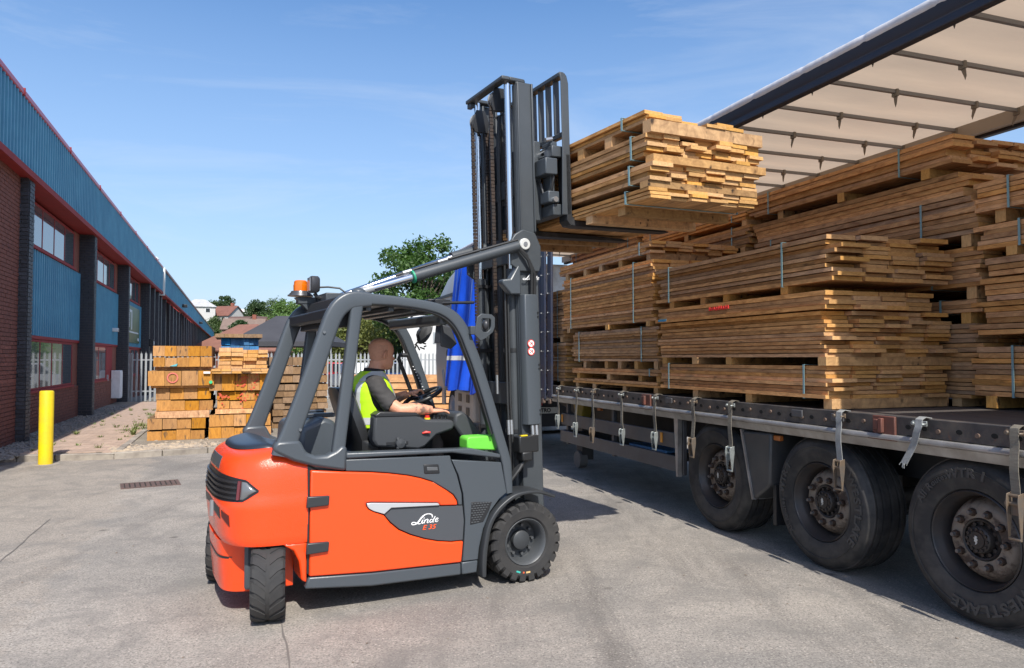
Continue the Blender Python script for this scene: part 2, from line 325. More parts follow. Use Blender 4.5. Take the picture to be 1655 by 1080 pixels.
pav_m = mat('paver_block', (0.47, 0.345, 0.265), 0.9, col2=(0.35, 0.255, 0.20), vs=9, bump=0.4, bs=80, rnd=0.16)
bed_m = mat('paver_sand', (0.13, 0.11, 0.085), 0.95, col2=(0.20, 0.17, 0.12), vs=30)
paving = MB(); paving.add([fb(x, y, .09) for x, y in ((-2.50, -2.14), (13.2, -2.14), (13.2, -0.74), (-2.28, -0.74))], [(0, 1, 2, 3)])
pv = paving.build('block_paving', bed_m, smooth=0); tag(pv, kind='structure')
pm = MB().box(-.5, .5, -.5, .5, 0, 1).mesh('paver', pav_m, 0)
stuffp = MB(); cnt = 0
row = 0; x = -2.75
while x < 12.8:
    y = -2.14 + (0.1 if row % 2 else 0.0)
    while y < -0.84:
        inside = x > -2.30 + .17 * (y + .6)
        l, w, h = 0.196, 0.098, rng.uniform(0.0, 0.006); yc = y + 0.1
        if yc + .1 < -0.70 and inside:
            if cnt < 300:
                p = fb(x + .05, yc, 0.086); put('paver', pm, pv, p, (0, 0, R(110.5) + rng.uniform(-.02, .02)), (w, l, 0.012 + h)); cnt += 1
            else:
                M = FB @ Matrix.Translation((x + .05, yc, 0.086)) @ Matrix.Rotation(rng.uniform(-.02, .02), 4, 'Z')
                stuffp.box(-w / 2, w / 2, -l / 2, l / 2, 0.004, 0.012 + h, M=M)
        y += 0.2
    x += 0.1; row += 1
tag(stuffp.build('paver_field', pav_m, pv, smooth=0), kind='stuff')
# stones
stone_m = mat('pebble', (0.46, 0.36, 0.25), 0.85, col2=(0.27, 0.23, 0.19), vs=7, lo=0.4, hi=0.6, bump=0.2)
gr_m = mat('wall_gravel', (0.30, 0.27, 0.23), 0.9, col2=(0.17, 0.16, 0.15), vs=6, lo=0.4, hi=0.6)
g = MB()
for i in range(1300):
    t = rng.random() ** 1.5 * 14 - 3.0; p = fb(t, rng.uniform(-0.78, -0.02), 0.09); r = rng.uniform(.018, .045); g.ico(p, r, 1, 0.25, sc=(1, 1, .6))
tag(g.build('gravel_strip', gr_m, smooth=0), kind='stuff')
g = MB()
for i in range(1300):
    k = rng.choice((2, 2, 2, 3, 4)); a, b = kerb_pts[k], kerb_pts[k + 1]; d = (b - a); nn = Vector((-d.y, d.x, 0)).normalized(); t = rng.random()
    off = 0.16 + abs(rng.gauss(0, 0.42)); p = a + d * t + nn * off; r = rng.uniform(.014, .05); g.ico((p.x, p.y, 0.09), r, 1, 0.25, sc=(1, 1, .6))
tag(g.build('pebbles', stone_m, smooth=0), kind='stuff')
# weeds in the joints of the paving
weed_m = mat('weed', (0.09, 0.16, 0.03), 0.7, col2=(0.20, 0.19, 0.06), vs=8)
g = MB()
for i in range(70):
    c = fb(rng.uniform(-2, 9), rng.uniform(-2.1, -0.8), 0.098) if i > 14 else fb(rng.uniform(0.3, 6), rng.uniform(-2.15, -1.9), .098)
    s_ = rng.uniform(.25, 1.0) * (1.3 if i < 14 else .7)
    for k in range(rng.randint(8, 22)):
        a = rng.uniform(0, 6.28); h = rng.uniform(.04, .15) * s_; o = Vector((math.cos(a), math.sin(a), 0)); w = Vector((-o.y, o.x, 0)) * .008; b0 = c + o * rng.uniform(0, .05); t1 = b0 + o * h * .8 + Vector((0, 0, h))
        g.add([b0 - w, b0 + w, t1 + w * .3, t1 - w * .3], [(0, 1, 2, 3)])
tag(g.build('weeds', weed_m, smooth=0, fix=False), kind='stuff')
# fallen bark and chips on the yard
g = MB()
for i in range(260):
    px = rng.uniform(-4.5, 4.5); py = rng.uniform(2.6, 11); r = rng.uniform(.003, .011); g.ico((px, py, .003), r, 1, .4, sc=(1, 1, .5))
tag(g.build('grit', mat('grit', (0.16, 0.12, 0.09), 0.95, col2=(0.3, .27, .23), vs=3), smooth=0), kind='stuff')
# drain cover
iron_m = mat('cast_iron', (0.14, 0.085, 0.07), 0.75, col2=(0.075, 0.055, 0.05), vs=14, bump=0.3)
dc = thing('drain_cover', 'rusty rectangular iron drain grating set flush in the yard in front of the kerb', 'drain cover', (-4.69, 9.65, 0), R(29))
fr = MB(); w, d = 0.345, 0.225
for (x0, x1, y0, y1) in ((-w, w, -d, -d + .04), (-w, w, d - .04, d), (-w, -w + .04, -d + .04, d - .04), (w - .04, w, -d + .04, d - .04)): fr.box(x0, x1, y0, y1, -.03, .008)
fr.build('frame', iron_m, dc, smooth=0)
MB().box(-w + .04, w - .04, -d + .04, d - .04, -.03, .0045).build('base_plate', mat('pit', (0.03, .025, .022), .95), dc, smooth=0)
for k in range(10):
    xx = -w + .075 + k * .0600; MB().box(xx - .021, xx + .021, -d + .05, d - .05, -.02, .009).build('bar', iron_m, dc, smooth=0)
mh = thing('manhole_cover', 'dark round manhole cover in the concrete by the lower edge, near the last trailer wheel', 'manhole cover', (1.86, 3.655, 0), 0)
l_ = MB(); l_.lathe([(0.0, .006), (.22, .006), (.23, .003), (.23, -.02)], ax='z', n=40, cap=False); l_.build('lid', mat('lid_grey', (.17, .155, .14), .8, col2=(.10, .09, .08), vs=12), mh)
l_ = MB(); l_.lathe([(.245, .006), (.29, .006), (.295, .0), (.245, -.0)], ax='z', n=40, cap=False); l_.build('rim', kerb_m, mh)
# yellow bollard
bo = thing('bollard', 'bright yellow steel bollard standing in front of the factory kerb', 'bollard', (-7.22, 11.5, 0))
yel_m = mat('yellow_paint', (0.87, 0.63, 0.008), 0.45, col2=(0.70, 0.48, 0.03), vs=5, bump=0.08, rust=((.30, .22, .06), 5, .66))
MB().lathe([(0.0, 1.135), (.075, 1.135), (.094, 1.128), (.1, 1.11), (.1, 0.0)], ax='z', n=32, cap=False).build('post', yel_m, bo)
MB().lathe([(.10, .004), (.19, .004), (.21, -.02)], ax='z', n=24, cap=False).build('footing', kerb_m, bo)
# ================================================================ FACTORY BUILDINGS
blue_m = mat('blue_cladding', (0.085, 0.305, 0.43), 0.42, col2=(0.06, 0.235, 0.355), vs=1.6, rvar=.15)
red_m = mat('red_trim', (0.33, 0.022, 0.022), 0.75, col2=(0.25, 0.02, 0.02), vs=4)
rbrick_m = mat('red_brick', (0.27, 0.092, 0.058), 0.9, col2=(0.185, 0.066, 0.045), vs=9, bump=0.3, rnd=0.2)
bbrick_m = mat('blue_black_brick', (0.055, 0.058, 0.07), 0.55, col2=(0.03, 0.032, 0.04), vs=9, bump=0.2, rnd=0.3)
mort_m = mat('mortar', (0.15, 0.105, 0.088), 0.95); mortd_m = mat('dark_mortar', (0.11, 0.10, 0.095), 0.95)
glass_m = mat('window_glass', (0.10, 0.12, 0.13), 0.03); glass_m.node_tree.nodes['Principled BSDF'].inputs['Specular IOR Level'].default_value = 1.0; glass_m.node_tree.nodes['Principled BSDF'].inputs['IOR'].default_value = 2.3
white_m = mat('white_paint', (0.75, 0.76, 0.76), 0.5, col2=(0.62, 0.63, 0.62), vs=5)
black_m = mat('black_plastic', (0.018, 0.019, 0.021), 0.45)
galv_m = mat('galvanised_steel', (0.50, 0.52, 0.53), 0.42, metal=0.55, col2=(0.36, 0.38, 0.40), vs=9)
roof_m = mat('roof_sheet', (0.35, 0.36, 0.37), 0.6)
fac = thing('factory_building', 'long brick factory with blue ribbed cladding, dark brick piers and red framed windows', 'building', fb(0, 0, 0), R(110.5))
X0, X1, ZC0, ZC1 = -9.0, 26.0, 4.98, 6.37
PIERS = [0.0, 6.8, 13.7, 20.6]
def ribbed(x0, x1, z0, z1, y, pitch=0.2, depth=0.055):
    """trapezoidal sheet, ribs upright, front face at y (towards -y)"""
    m = MB(); n = max(1, round((x1 - x0) / pitch)); p = (x1 - x0) / n; prof = []
    for k in range(n):
        a = x0 + k * p; prof += [(a, y), (a + p * .55, y), (a + p * .65, y - depth), (a + p * .9, y - depth)]
    prof.append((x1, y))
    vs = [(a, b, z) for z in (z0, z1) for a, b in prof]; k = len(prof); m.add(vs, [(i, i + 1, i + 1 + k, i + k) for i in range(k - 1)]); return m
# core walls
w = MB(); w.box(X0, X1, 0.10, 14, 0, 6.0); w.box(X0, -.343, -.18, .0999, 0, ZC0 + .02); w.build('wall', mort_m, fac, smooth=0)
w = MB(); w.box(X0, X1, 0.0, 0.098, 0, 0.93); w.build('lower_wall', mort_m, fac, smooth=0)
MB().box(X0, X1, -0.3, 14, 6.0, 6.38).build('roof', roof_m, fac, smooth=0)
ribbed(X0, X1, ZC0 + .12, ZC1 - .06, -0.34).build('cladding', blue_m, fac, smooth=0)
f_ = MB(); f_.box(X0, X1, -0.41, -0.28, ZC1 - .06, ZC1 + .05); f_.build('roof_fascia', mat('red_fascia', (0.50, 0.08, 0.13), 0.35), fac, bevel=.02)
for k in range(9): f = MB().box(X0 + k * 3.93, X0 + k * 3.93 + .04, -0.422, -0.27, ZC1 - .07, ZC1 + .065).build('fascia_joint', red_m, fac, smooth=0)
f_ = MB(); f_.box(X0, X1, -0.42, -0.335, ZC0, ZC0 + .12); f_.build('cladding_sill', red_m, fac, smooth=0)
MB().box(X0, X1, -0.335, 0.097, ZC0 + .022, ZC0 + .06).build('soffit', red_m, fac, smooth=0)
MB().box(X0, X1, -0.335, -0.285, ZC0 + .06, 6.0).build('cladding_back', mort_m, fac, smooth=0)
bk = MB().box(-.5, .5, -.5, .5, -.5, .5); bk_b = bk.mesh('brick', bbrick_m, 0); bk_r = bk.mesh('brick_red', rbrick_m, 0)
nbrick = [0]; fieldb = MB()
def bricks_face(x0, x1, y, z0, z1, along, red, limit):
    """bricks 8 mm proud of a face: along 'x' (face looks -y) or 'y' (face looks -x, at x0, spanning y..x1)"""
    C_, H_ = 0.225, 0.075; z = z0; row = 0
    while z < z1 - .03:
        a = (x0 if along == 'x' else y) - (C_ / 2 if row % 2 else 0); end = x1
        while a < end - .02:
            s = max(a, x0 if along == 'x' else y); e = min(a + C_ - .011, end)
            if e - s > .03:
                c, l = (s + e) / 2, e - s; pr = rng.uniform(-.002, .003)
                ctr = (c, y - .004 - pr, z + .033) if along == 'x' else (x0 - .004 - pr, c, z + .033)
                dim = (l, .03, .064) if along == 'x' else (.03, l, .064)
                if nbrick[0] < limit: put('brick', bk_r if red else bk_b, fac, ctr, (0, 0, 0), dim); nbrick[0] += 1
                else: fieldb.box(ctr[0] - dim[0] / 2, ctr[0] + dim[0] / 2, ctr[1] - dim[1] / 2, ctr[1] + dim[1] / 2, z, z + .064, m=1 if red else 0)
            a += C_
        z += H_; row += 1
for i, px in enumerate(PIERS):
    core = MB(); core.box(px - .34, px, -0.33, 0.12, 0, ZC0 + .02); core.build('pier', mortd_m, fac, smooth=0)
    if 1:
        bricks_face(px - .34, 0.06, -0.33, 0.02, ZC0, 'y', False, 260 if i == 0 else 0)
        bricks_face(px - .33, px + .008, -0.33, 0.02, ZC0, 'x', False, 0)
for a in (22.6, 24.6):
    MB().box(a, a + .3, -0.33, 0.12, 0, ZC0).build('pier', bbrick_m, fac, smooth=0)
# red brick of the first bay and the brick aprons under the windows
bricks_face(-3.4, -0.36, -.18, 1.2, 5.0, 'x', True, 300)
bricks_face(-4.2, -0.36, -.18, 0.02, 1.2, 'x', True, 300)
for i in range(0, 3): bricks_face(PIERS[i] + .02, PIERS[i + 1] - .36, 0.0, 0.02, 0.93, 'x', True, 0)
bricks_face(20.62, 22.5, 0.10, 0.02, 5.1, 'x', True, 0)
tag(fieldb.build('brickwork', [bbrick_m, rbrick_m], fac, smooth=0), kind='stuff')
def window(parent, x0, x1, z0, z1, y, n, frame=red_m, fw=.05, depth=.03, name='window'):
    fr = MB()
    fr.box(x0, x1, y, y + depth, z0, z0 + fw); fr.box(x0, x1, y, y + depth, z1 - fw, z1)
    for k in range(n + 1):
        xx = x0 + (x1 - x0 - fw) * k / n; fr.box(xx, xx + fw, y + (.003 if 0 < k < n else 0), y + depth - .003, z0 + fw, z1 - fw)
    o = fr.build(name, frame, parent, smooth=0)
    st = (x1 - x0 - fw) / n
    for k in range(n):
        p = MB().box(x0 + st * k + fw, x0 + st * (k + 1), y + .010, y + .018, z0 + fw, z1 - fw).build('pane', glass_m, o, smooth=0)
    s = MB().box(x0 - .03, x1 + .03, y - .05, y - .003, z0 - .05, z0 + .0).build('sill', frame, o, smooth=0)
    return o
for i in range(0, 3):
    a, b = PIERS[i] + .06, PIERS[i + 1] - .36
    e = b - .75
    window(fac, a, e, 3.98, ZC0 - .06, 0.0, 5)
    MB().box(e, b, 0.02, 0.098, 3.95, ZC0).build('brick_return', rbrick_m, fac, smooth=0)
    MB().box(a, b, 0.06, 0.097, 2.12, 3.90).build('panel_backing', mort_m, fac, smooth=0)
    ribbed(a, b, 2.12, 3.92, 0.03).build('spandrel_cladding', blue_m, fac, smooth=0)
    MB().box(a, b, -0.02, 0.058, 2.05, 2.118).build('spandrel_trim', red_m, fac, smooth=0)
    if i == 1:
        window(fac, a, e - 1.5, 0.96, 2.04, 0.0, 3)
        d = MB().box(e - 1.4, e - .2, 0.01, .09, 0.0, 2.04).build('door', red_m, fac, smooth=0)
        MB().box(e - 1.3, e - 1.2, -.03, .012, 0.9, 1.1).build('handle', galv_m, d, smooth=0)
        MB().box(e - .2, b, 0.02, 0.098, 0.93, 2.05).build('brick_return', rbrick_m, fac, smooth=0)
    else:
        window(fac, a, e, 0.96, 2.04, 0.0, 5)
        MB().box(e, b, 0.02, 0.098, 0.93, 2.05).build('brick_return', rbrick_m, fac, smooth=0)
# sign board on the third panel (blurred white lettering on dark green)
sg = thing('company_sign', 'dark green sign board with large white letters on the factory wall beside the upper window', 'sign', fb(16.7, -0.04, 3.0), R(110.5))
MB().box(-2.6, 2.6, -.02, .02, -.72, .74).build('board', mat('sign_green', (0.025, 0.06, 0.03), 0.35, col2=(0.08, 0.13, 0.04), vs=1.5), sg, bevel=.006)
RX = Matrix.Rotation(R(90), 4, 'X')
t_ = MB()      # the tall narrow strokes the photograph shows, too blurred to read
for (bx_, w_, z0_, z1_) in ((-2.1, .26, -.2, .62), (-1.45, .24, -.2, .62), (-.8, .26, -.12, .6), (-.1, .24, -.2, .58)):
    t_.box(bx_, bx_ + w_, -.026, -.02, z0_, z1_)
for (bx_, z_) in ((-2.1, .5), (-.8, .48)):
    t_.box(bx_ + .245, bx_ + .66, -.0255, -.02, z_, z_ + .1)
t_.build('lettering', white_m, sg, smooth=0)
t_ = MB(); t_.box(-2.2, 2.2, -.026, -.02, -.33, -.27); t_.build('strip', white_m, sg, smooth=0)
t_ = MB(); t_.box(2.0, 2.4, -.026, -.02, -.62, -.5); t_.build('small_plate', white_m, sg, smooth=0)
# small wall fittings
ub_ = thing('utility_box', 'tall white utility meter box fixed low on the factory wall beside a red door', 'meter box', fb(12.3, -0.16, .28), R(110.5))
MB().box(-.25, .25, -.14, .15, 0, .95).build('cabinet', white_m, ub_, bevel=.02); MB().box(-.22, .22, -.148, -.14, .05, .9).build('door', white_m, ub_, smooth=0)
al = thing('wall_camera', 'small white camera box on the blue panel of the factory wall', 'camera', fb(12.2, -0.08, 2.62), R(110.5))
MB().box(-.14, .14, -.12, .06, -.06, .06).build('body', white_m, al, bevel=.015); MB().lathe([(.0, -.13), (.05, -.13), (.05, -.11)], ax='y', n=12, cap=False).build('lens', black_m, al)
il = thing('door_lamp', 'small dark lamp fixed on the edge of a dark brick pier of the factory', 'lamp', fb(20.3, -0.45, 2.35), R(110.5))
MB().box(-.06, .06, -.08, .1, -.16, .16).build('body', black_m, il, bevel=.02); MB().box(-.05, .05, -.11, -.08, -.12, .06).build('diffuser', white_m, il, bevel=.01)
rv = thing('roof_vent', 'small white domed vent on the roof edge of the blue factory', 'roof vent', fb(23.5, -0.2, ZC1 + .02), 0)
MB().lathe([(0, .24), (.12, .22), (.22, .12), (.22, .08), (.07, .06), (.07, -.05)], ax='z', n=16, cap=False).build('cowl', white_m, rv); MB().cyl((0, 0, -.05), (0, 0, .02), .1, n=12).build('base', roof_m, rv)

# further hall
far = thing('warehouse_building', 'further blue clad warehouse beyond the factory with a pale corner post and dark piers', 'building', fb(26.2, -0.05, 0), R(110.5))
LX = 96
MB().box(0.3, LX, 0.2, 20, 0, 6.0).build('wall', rbrick_m, far, smooth=0)
MB().box(0.12, LX, -0.2, 20, 6.0, 6.24).build('roof', roof_m, far, smooth=0)
r_ = ribbed(0.12, LX, 5.06, 6.24, -.32, pitch=.4); r_.build('cladding', blue_m, far, smooth=0)
MB().box(0.0, .117, -.42, 1.2, 4.94, 6.40).build('corner_post', mat('pale_trim', (0.72, .76, .74), .5), far, smooth=0)
MB().box(0.12, LX, -.44, -.2, 6.242, 6.35).build('roof_fascia', mat('brown_fascia', (0.36, .17, .14), .5), far, smooth=0)
MB().box(0.12, LX, -.4, .199, 4.96, 5.058).build('cladding_sill', red_m, far, smooth=0)
for k in range(34):
    MB().box(.5 + k * 2.65, .95 + k * 2.65, -.22, .195, 0, 4.958).build('pier', bbrick_m, far, smooth=0)
    if k % 5 in (0, 3) and k < 20:
        a = .98 + k * 2.65
        MB().box(a, a + 2.1, .08, .19, 1.5, 3.9).build('spandrel_panel', blue_m, far, smooth=0)
        window(far, a, a + 2.1, 3.95, 4.92, .02, 3); 
        window(far, a + .5, a + 1.5, 1.8, 3.4, .0, 1, frame=blue_m)
for a in (3.2, 16.3):      # top-hung vents propped open
    v = MB(); v.box(-.9, .9, -.03, 0, -.85, 0); v.build('vent_window', red_m, far, loc=(a + 1.1, -.24, 4.85), rot=(R(-48), 0, 0), smooth=0)
for a in (14, 40): 
    MB().box(a, a + .6, -.7, -.35, 5.25, 5.45).build('floodlight', black_m, far, bevel=.03)
# ================================================================ FORKLIFT
orange_m = mat('orange_paint', (0.88, 0.068, 0.010), 0.24, bump=0.22, bs=190, coat=0.35)
grey_m = mat('slate_grey_paint', (0.062, 0.073, 0.084), 0.36, bump=0.06, bs=180)
grey2_m = mat('mast_grey_paint', (0.058, 0.066, 0.073), 0.45, col2=(0.045, 0.052, 0.058), vs=3, bump=0.04, bs=90)
silver_m = mat('silver_trim', (0.56, 0.58, 0.60), 0.30, metal=0.4)
rub_m = mat('tyre_rubber', (0.022, 0.022, 0.023), 0.82, col2=(0.042, 0.040, 0.038), vs=5, bump=0.15, bs=70)
panel_m = mat('orange_panel_paint', (0.88, 0.072, 0.011), 0.33, bump=0.05, bs=190, coat=0.3)
chrome_m = mat('chrome_rod', (0.72, 0.73, 0.75), 0.12, metal=1.0)
steel_m = mat('bright_steel', (0.45, 0.46, 0.47), 0.35, metal=0.8)
chain_m = mat('oiled_chain', (0.050, 0.045, 0.042), 0.5, metal=0.5, col2=(0.09, 0.06, 0.045), vs=20)
hose_m = mat('rubber_hose', (0.02, 0.021, 0.022), 0.5)
seat_m = mat('seat_vinyl', (0.020, 0.021, 0.023), 0.38, bump=0.08, bs=120)
dplas_m = mat('cab_plastic', (0.042, 0.046, 0.051), 0.55, bump=0.06, bs=220)
redp_m = mat('red_plastic', (0.62, 0.03, 0.02), 0.4); yelp_m = mat('yellow_plastic', (0.75, 0.55, 0.02), 0.45)
green_m = mat('green_plastic', (0.16, 0.62, 0.06), 0.5, col2=(0.13, 0.52, 0.05), vs=4)
forkm = mat('fork_steel', (0.030, 0.032, 0.035), 0.5, metal=0.3, col2=(0.12, 0.12, 0.125), vs=2.2, lo=.55, hi=.75)
FO = Vector((-0.185, 5.986, 0)); FR = R(28.5)
fk = thing('forklift_truck', 'orange and grey electric forklift with its mast raised, carrying sawn timber to the trailer', 'forklift', FO, FR)
YN = -0.62

# --- counterweight: stacked plan outlines
CWL = [(0.475, .605, .475, 4.0), (0.50, .612, .488, 4.0), (0.62, .616, .503, 3.8), (0.735, .618, .512, 3.8), (0.765, .612, .500, 3.6), (0.87, .604, .490, 3.5), (0.925, .598, .483, 3.4),
       (0.955, .588, .474, 3.3), (0.978, .568, .458, 3.2), (0.995, .535, .432, 3.1), (1.006, .48, .385, 3.0), (1.014, .38, .31, 2.8), (1.018, .22, .18, 2.5)]
def cw_at(z):
    for a, b in zip(CWL[:-1], CWL[1:]):
        if a[0] <= z <= b[0]:
            t = (z - a[0]) / (b[0] - a[0]); return [a[k] + (b[k] - a[k]) * t for k in range(4)]
    return CWL[0] if z < CWL[0][0] else CWL[-1]
def cwp(u, z, off=0.0):
    _, w, L, n = cw_at(z); w += off; L += off; t = math.pi * u; c, s = math.cos(t), math.sin(t); dx = L * abs(s) ** (2 / n)
    k = min(1, dx / .20); k = k * k * (3 - 2 * k) * .085 - max(0, dx - .2) * .16      # the shoulder climbs towards the pillars, then falls to the tail
    return Vector((-1.585 - dx, -w * math.copysign(abs(c) ** (2 / n), c), z + max(0, z - .90) / .16 * k))
def tu(i, n):       # even out the parameter so corners get enough points
    u = i / n; return u
cwm = MB(); NU = 72; zs = []
for a, b in zip(CWL[:-1], CWL[1:]):
    k = max(1, int((b[0] - a[0]) / .03)); zs += [a[0] + (b[0] - a[0]) * j / k for j in range(k)]
zs.append(CWL[-1][0])
cwm.loft([[cwp(i / NU, z) for i in range(NU + 1)] for z in zs], cap=True)
cw = cwm.build('counterweight', orange_m, fk, smooth=50)
# wheel-arch front limbs, tail block between the rear wheels
for sy in (-1, 1):
    m = MB(); a, b = sorted((sy * .605, sy * .40)); m.prism([(-1.585, .474), (-1.735, .474), (-1.67, .43), (-1.635, .36), (-1.62, .24), (-1.585, .22)], a, b); m.build('wheel_arch', orange_m, cw, bevel=.012)
def rrect(w, L, n, z, x0=-1.62): return [(x0 - L * abs(math.sin(math.pi * i / 28)) ** (2 / n), -w * math.copysign(abs(math.cos(math.pi * i / 28)) ** (2 / n), math.cos(math.pi * i / 28)), z) for i in range(29)]
m = MB(); m.loft([rrect(.33, .40, 5, .135), rrect(.36, .43, 5, .15), rrect(.37, .445, 5, .30), rrect(.39, .455, 5, .45), rrect(.39, .455, 5, .473)]); m.build('tail_block', orange_m, cw, smooth=50)
m = MB(); m.loft([rrect(.375, .452, 5, .36), rrect(.378, .454, 5, .375)]); m.build('tail_groove', black_m, cw, smooth=50)
# cooling grille recess, slats, lamps: patches that follow the rear corner
def patch(u0, u1, z0, z1, off, thick=.01, n=14, mz=6, dome=0.0):
    m = MB(); g = [[None] * (n + 1) for _ in range(mz + 1)]; vs = []; fs = []
    for side in (0, 1):
        for j in range(mz + 1):
            for i in range(n + 1):
                u = u0 + (u1 - u0) * i / n; zz = z0(u) + (z1(u) - z0(u)) * j / mz; vs.append(cwp(u, zz, off + (0 if side else dome * (math.sin(math.pi * j / mz) * math.sin(math.pi * i / n)) ** .6) - (thick if side else 0)))
    k = (n + 1) * (mz + 1); ix = lambda i, j, s: s * k + j * (n + 1) + i
    for j in range(mz):
        for i in range(n):
            fs.append((ix(i, j, 0), ix(i + 1, j, 0), ix(i + 1, j + 1, 0), ix(i, j + 1, 0))); fs.append((ix(i, j, 1), ix(i, j + 1, 1), ix(i + 1, j + 1, 1), ix(i + 1, j, 1)))
    for i in range(n):
        for j in (0, mz): fs.append((ix(i, j, 0), ix(i, j, 1), ix(i + 1, j, 1), ix(i + 1, j, 0)))
    for j in range(mz):
        for i in (0, n): fs.append((ix(i, j, 0), ix(i, j + 1, 0), ix(i, j + 1, 1), ix(i, j, 1)))
    return m.add(vs, fs)
# u at the near flank of the corner is ~0.22, centre of the tail 0.5
UA, UB = 0.128, 0.872
def ztop(u): d = abs(u - .5) / (UB - .5); return .905 - .035 * d ** 2 - (.05 * max(0, d - .82) / .18)
def zbot(u): d = abs(u - .5) / (UB - .5); return .742 + .012 * d + (.055 * max(0, d - .80) / .20)
gb = patch(UA, UB, zbot, ztop, .004, .02, n=40, mz=8).build('grille_surround', mat('grille_black', (0.012, .012, .013), .4), cw, smooth=50)
for j in range(4):
    a = .765 + j * .032
    patch(UA + .115, UB - .115, lambda u, a=a: a - .012 * abs(u - .5) * 4 * 0, lambda u, a=a: a + .012, .016, .014, n=30, mz=1).build('grille_slat', mat('grille_slat_black', (.02, .02, .022), .35), cw, smooth=50)
for (u0, u1) in ((UA + .010, UA + .094), (UB - .094, UB - .010)):
    patch(u0, u1, lambda u: zbot(u) + .014, lambda u: ztop(u) - .014, .006, .012, n=14, mz=8, dome=.009).build('lamp_housing', mat('lamp_grey', (.13, .135, .14), .12, coat=.6), cw, smooth=50)
for (u0, u1) in ((UA + .096, UA + .112), (UB - .112, UB - .096)):
    patch(u0, u1, lambda u: zbot(u) + .012, lambda u: ztop(u) - .012, .016, .012, n=3, mz=6).build('tail_lamp', mat('tail_lens', (.14, .03, .035), .12), cw, smooth=50)
# lower openings: flush patches, the shade inside them put into the colour
for (u0, u1, zz0, zz1, n_) in ((.295, .365, .595, .685, 'recess_shade'), (.635, .705, .595, .685, 'recess_shade')):
    patch(u0, u1, lambda u, zz0=zz0: zz0 + .05 - .75 * max(0, .365 - min(u, 1 - u)), lambda u, zz1=zz1: zz1 - .35 * max(0, .365 - min(u, 1 - u)), .003, .02, n=6, mz=3).build(n_, mat('recess_shade_red', (.10, .012, .008), .5), cw, smooth=50)
patch(.385, .615, lambda u: .625 + .05 * max(0, (min(u, 1 - u) - .385) / .115), lambda u: .695 + .03 * max(0, (min(u, 1 - u) - .385) / .115), .002, .02, n=8, mz=3).build('tow_opening_shade', black_m, cw, smooth=50)
m = MB(); m.cyl((-2.098, -.2, .62), (-2.098, -.2, .72), .018, n=12); m.build('tow_pin', steel_m, cw)
patch(.44, .56, lambda u: .92, lambda u: .975, .004, .008, n=6, mz=2).build('badge_plate', grey_m, cw, smooth=50)
# dark cover on top between the rear pillars
m = MB(); m.loft([[cwp(i / 60, z) + Vector((-.03, 0, dz)) for i in range(61)] for z, dz in ((1.0075, -.004), (1.008, .010), (1.0095, .016), (1.012, .018), (1.0155, .018), (1.018, .018))]); m.build('top_cover', mat('cover_navy', (.022, .028, .038), .35), cw, smooth=50)
# --- chassis and side panels
m = MB(); m.box(-1.583, -.72, -.575, .575, .20, .90); m.box(-.719, -.42, -.574, .574, .20, .60); m.box(-.42, .32, -.30, .30, .12, .60); m.box(-.419, -.14, -.57, .57, .48, .60); m.build('chassis', mat('chassis_black', (.02, .022, .024), .6), fk, bevel=.01)
org = [(-1.575, .262), (-1.17, .235), (-.525, .215), (-.512, .36), (-.60, .362), (-.70, .378), (-.80, .405), (-.90, .443), (-.985, .487), (-1.045, .54), (-1.09, .597), (-1.16, .625), (-1.195, .645), (-1.21, .668), (-1.212, .688),
       (-1.18, .690), (-.70, .645), (-.688, .622), (-.555, .612), (-.562, .645), (-.59, .685), (-.64, .722), (-.74, .785), (-.83, .818), (-.92, .842), (-1.05, .866), (-1.18, .884), (-1.345, .90), (-1.57, .925)]
gup = [(-1.345, .905), (-1.18, .889), (-1.05, .871), (-.92, .847), (-.83, .823), (-.74, .790), (-.64, .727), (-.585, .689), (-.556, .648), (-.549, .612), (-.518, .610), (-.522, .69), (-.558, .82), (-.606, .93), (-.61, .958), (-1.345, .978)]
swo = [(-.515, .605), (-.688, .616), (-.70, .622), (-1.035, .638), (-1.085, .60), (-1.04, .545), (-.98, .492), (-.897, .449), (-.798, .411), (-.70, .384), (-.60, .368), (-.512, .366), (-.503, .50)]
acc = [(-1.206, .685), (-1.18, .686), (-.703, .641), (-.693, .625), (-1.04, .641), (-1.088, .604), (-1.16, .631), (-1.19, .649), (-1.204, .668)]
frp = [(-.598, .928), (-.21, .885), (-.165, .665), (-.225, .625), (-.30, .54), (-.355, .42), (-.385, .30), (-.395, .215), (-.515, .218), (-.50, .36), (-.493, .50), (-.51, .69), (-.546, .82)]
ski = [(-1.575, .257), (-1.17, .230), (-.525, .210), (-.523, .125), (-1.17, .14), (-1.60, .185)]
sk2 = [(-.518, .212), (-.392, .212), (-.40, .125), (-.515, .125)]
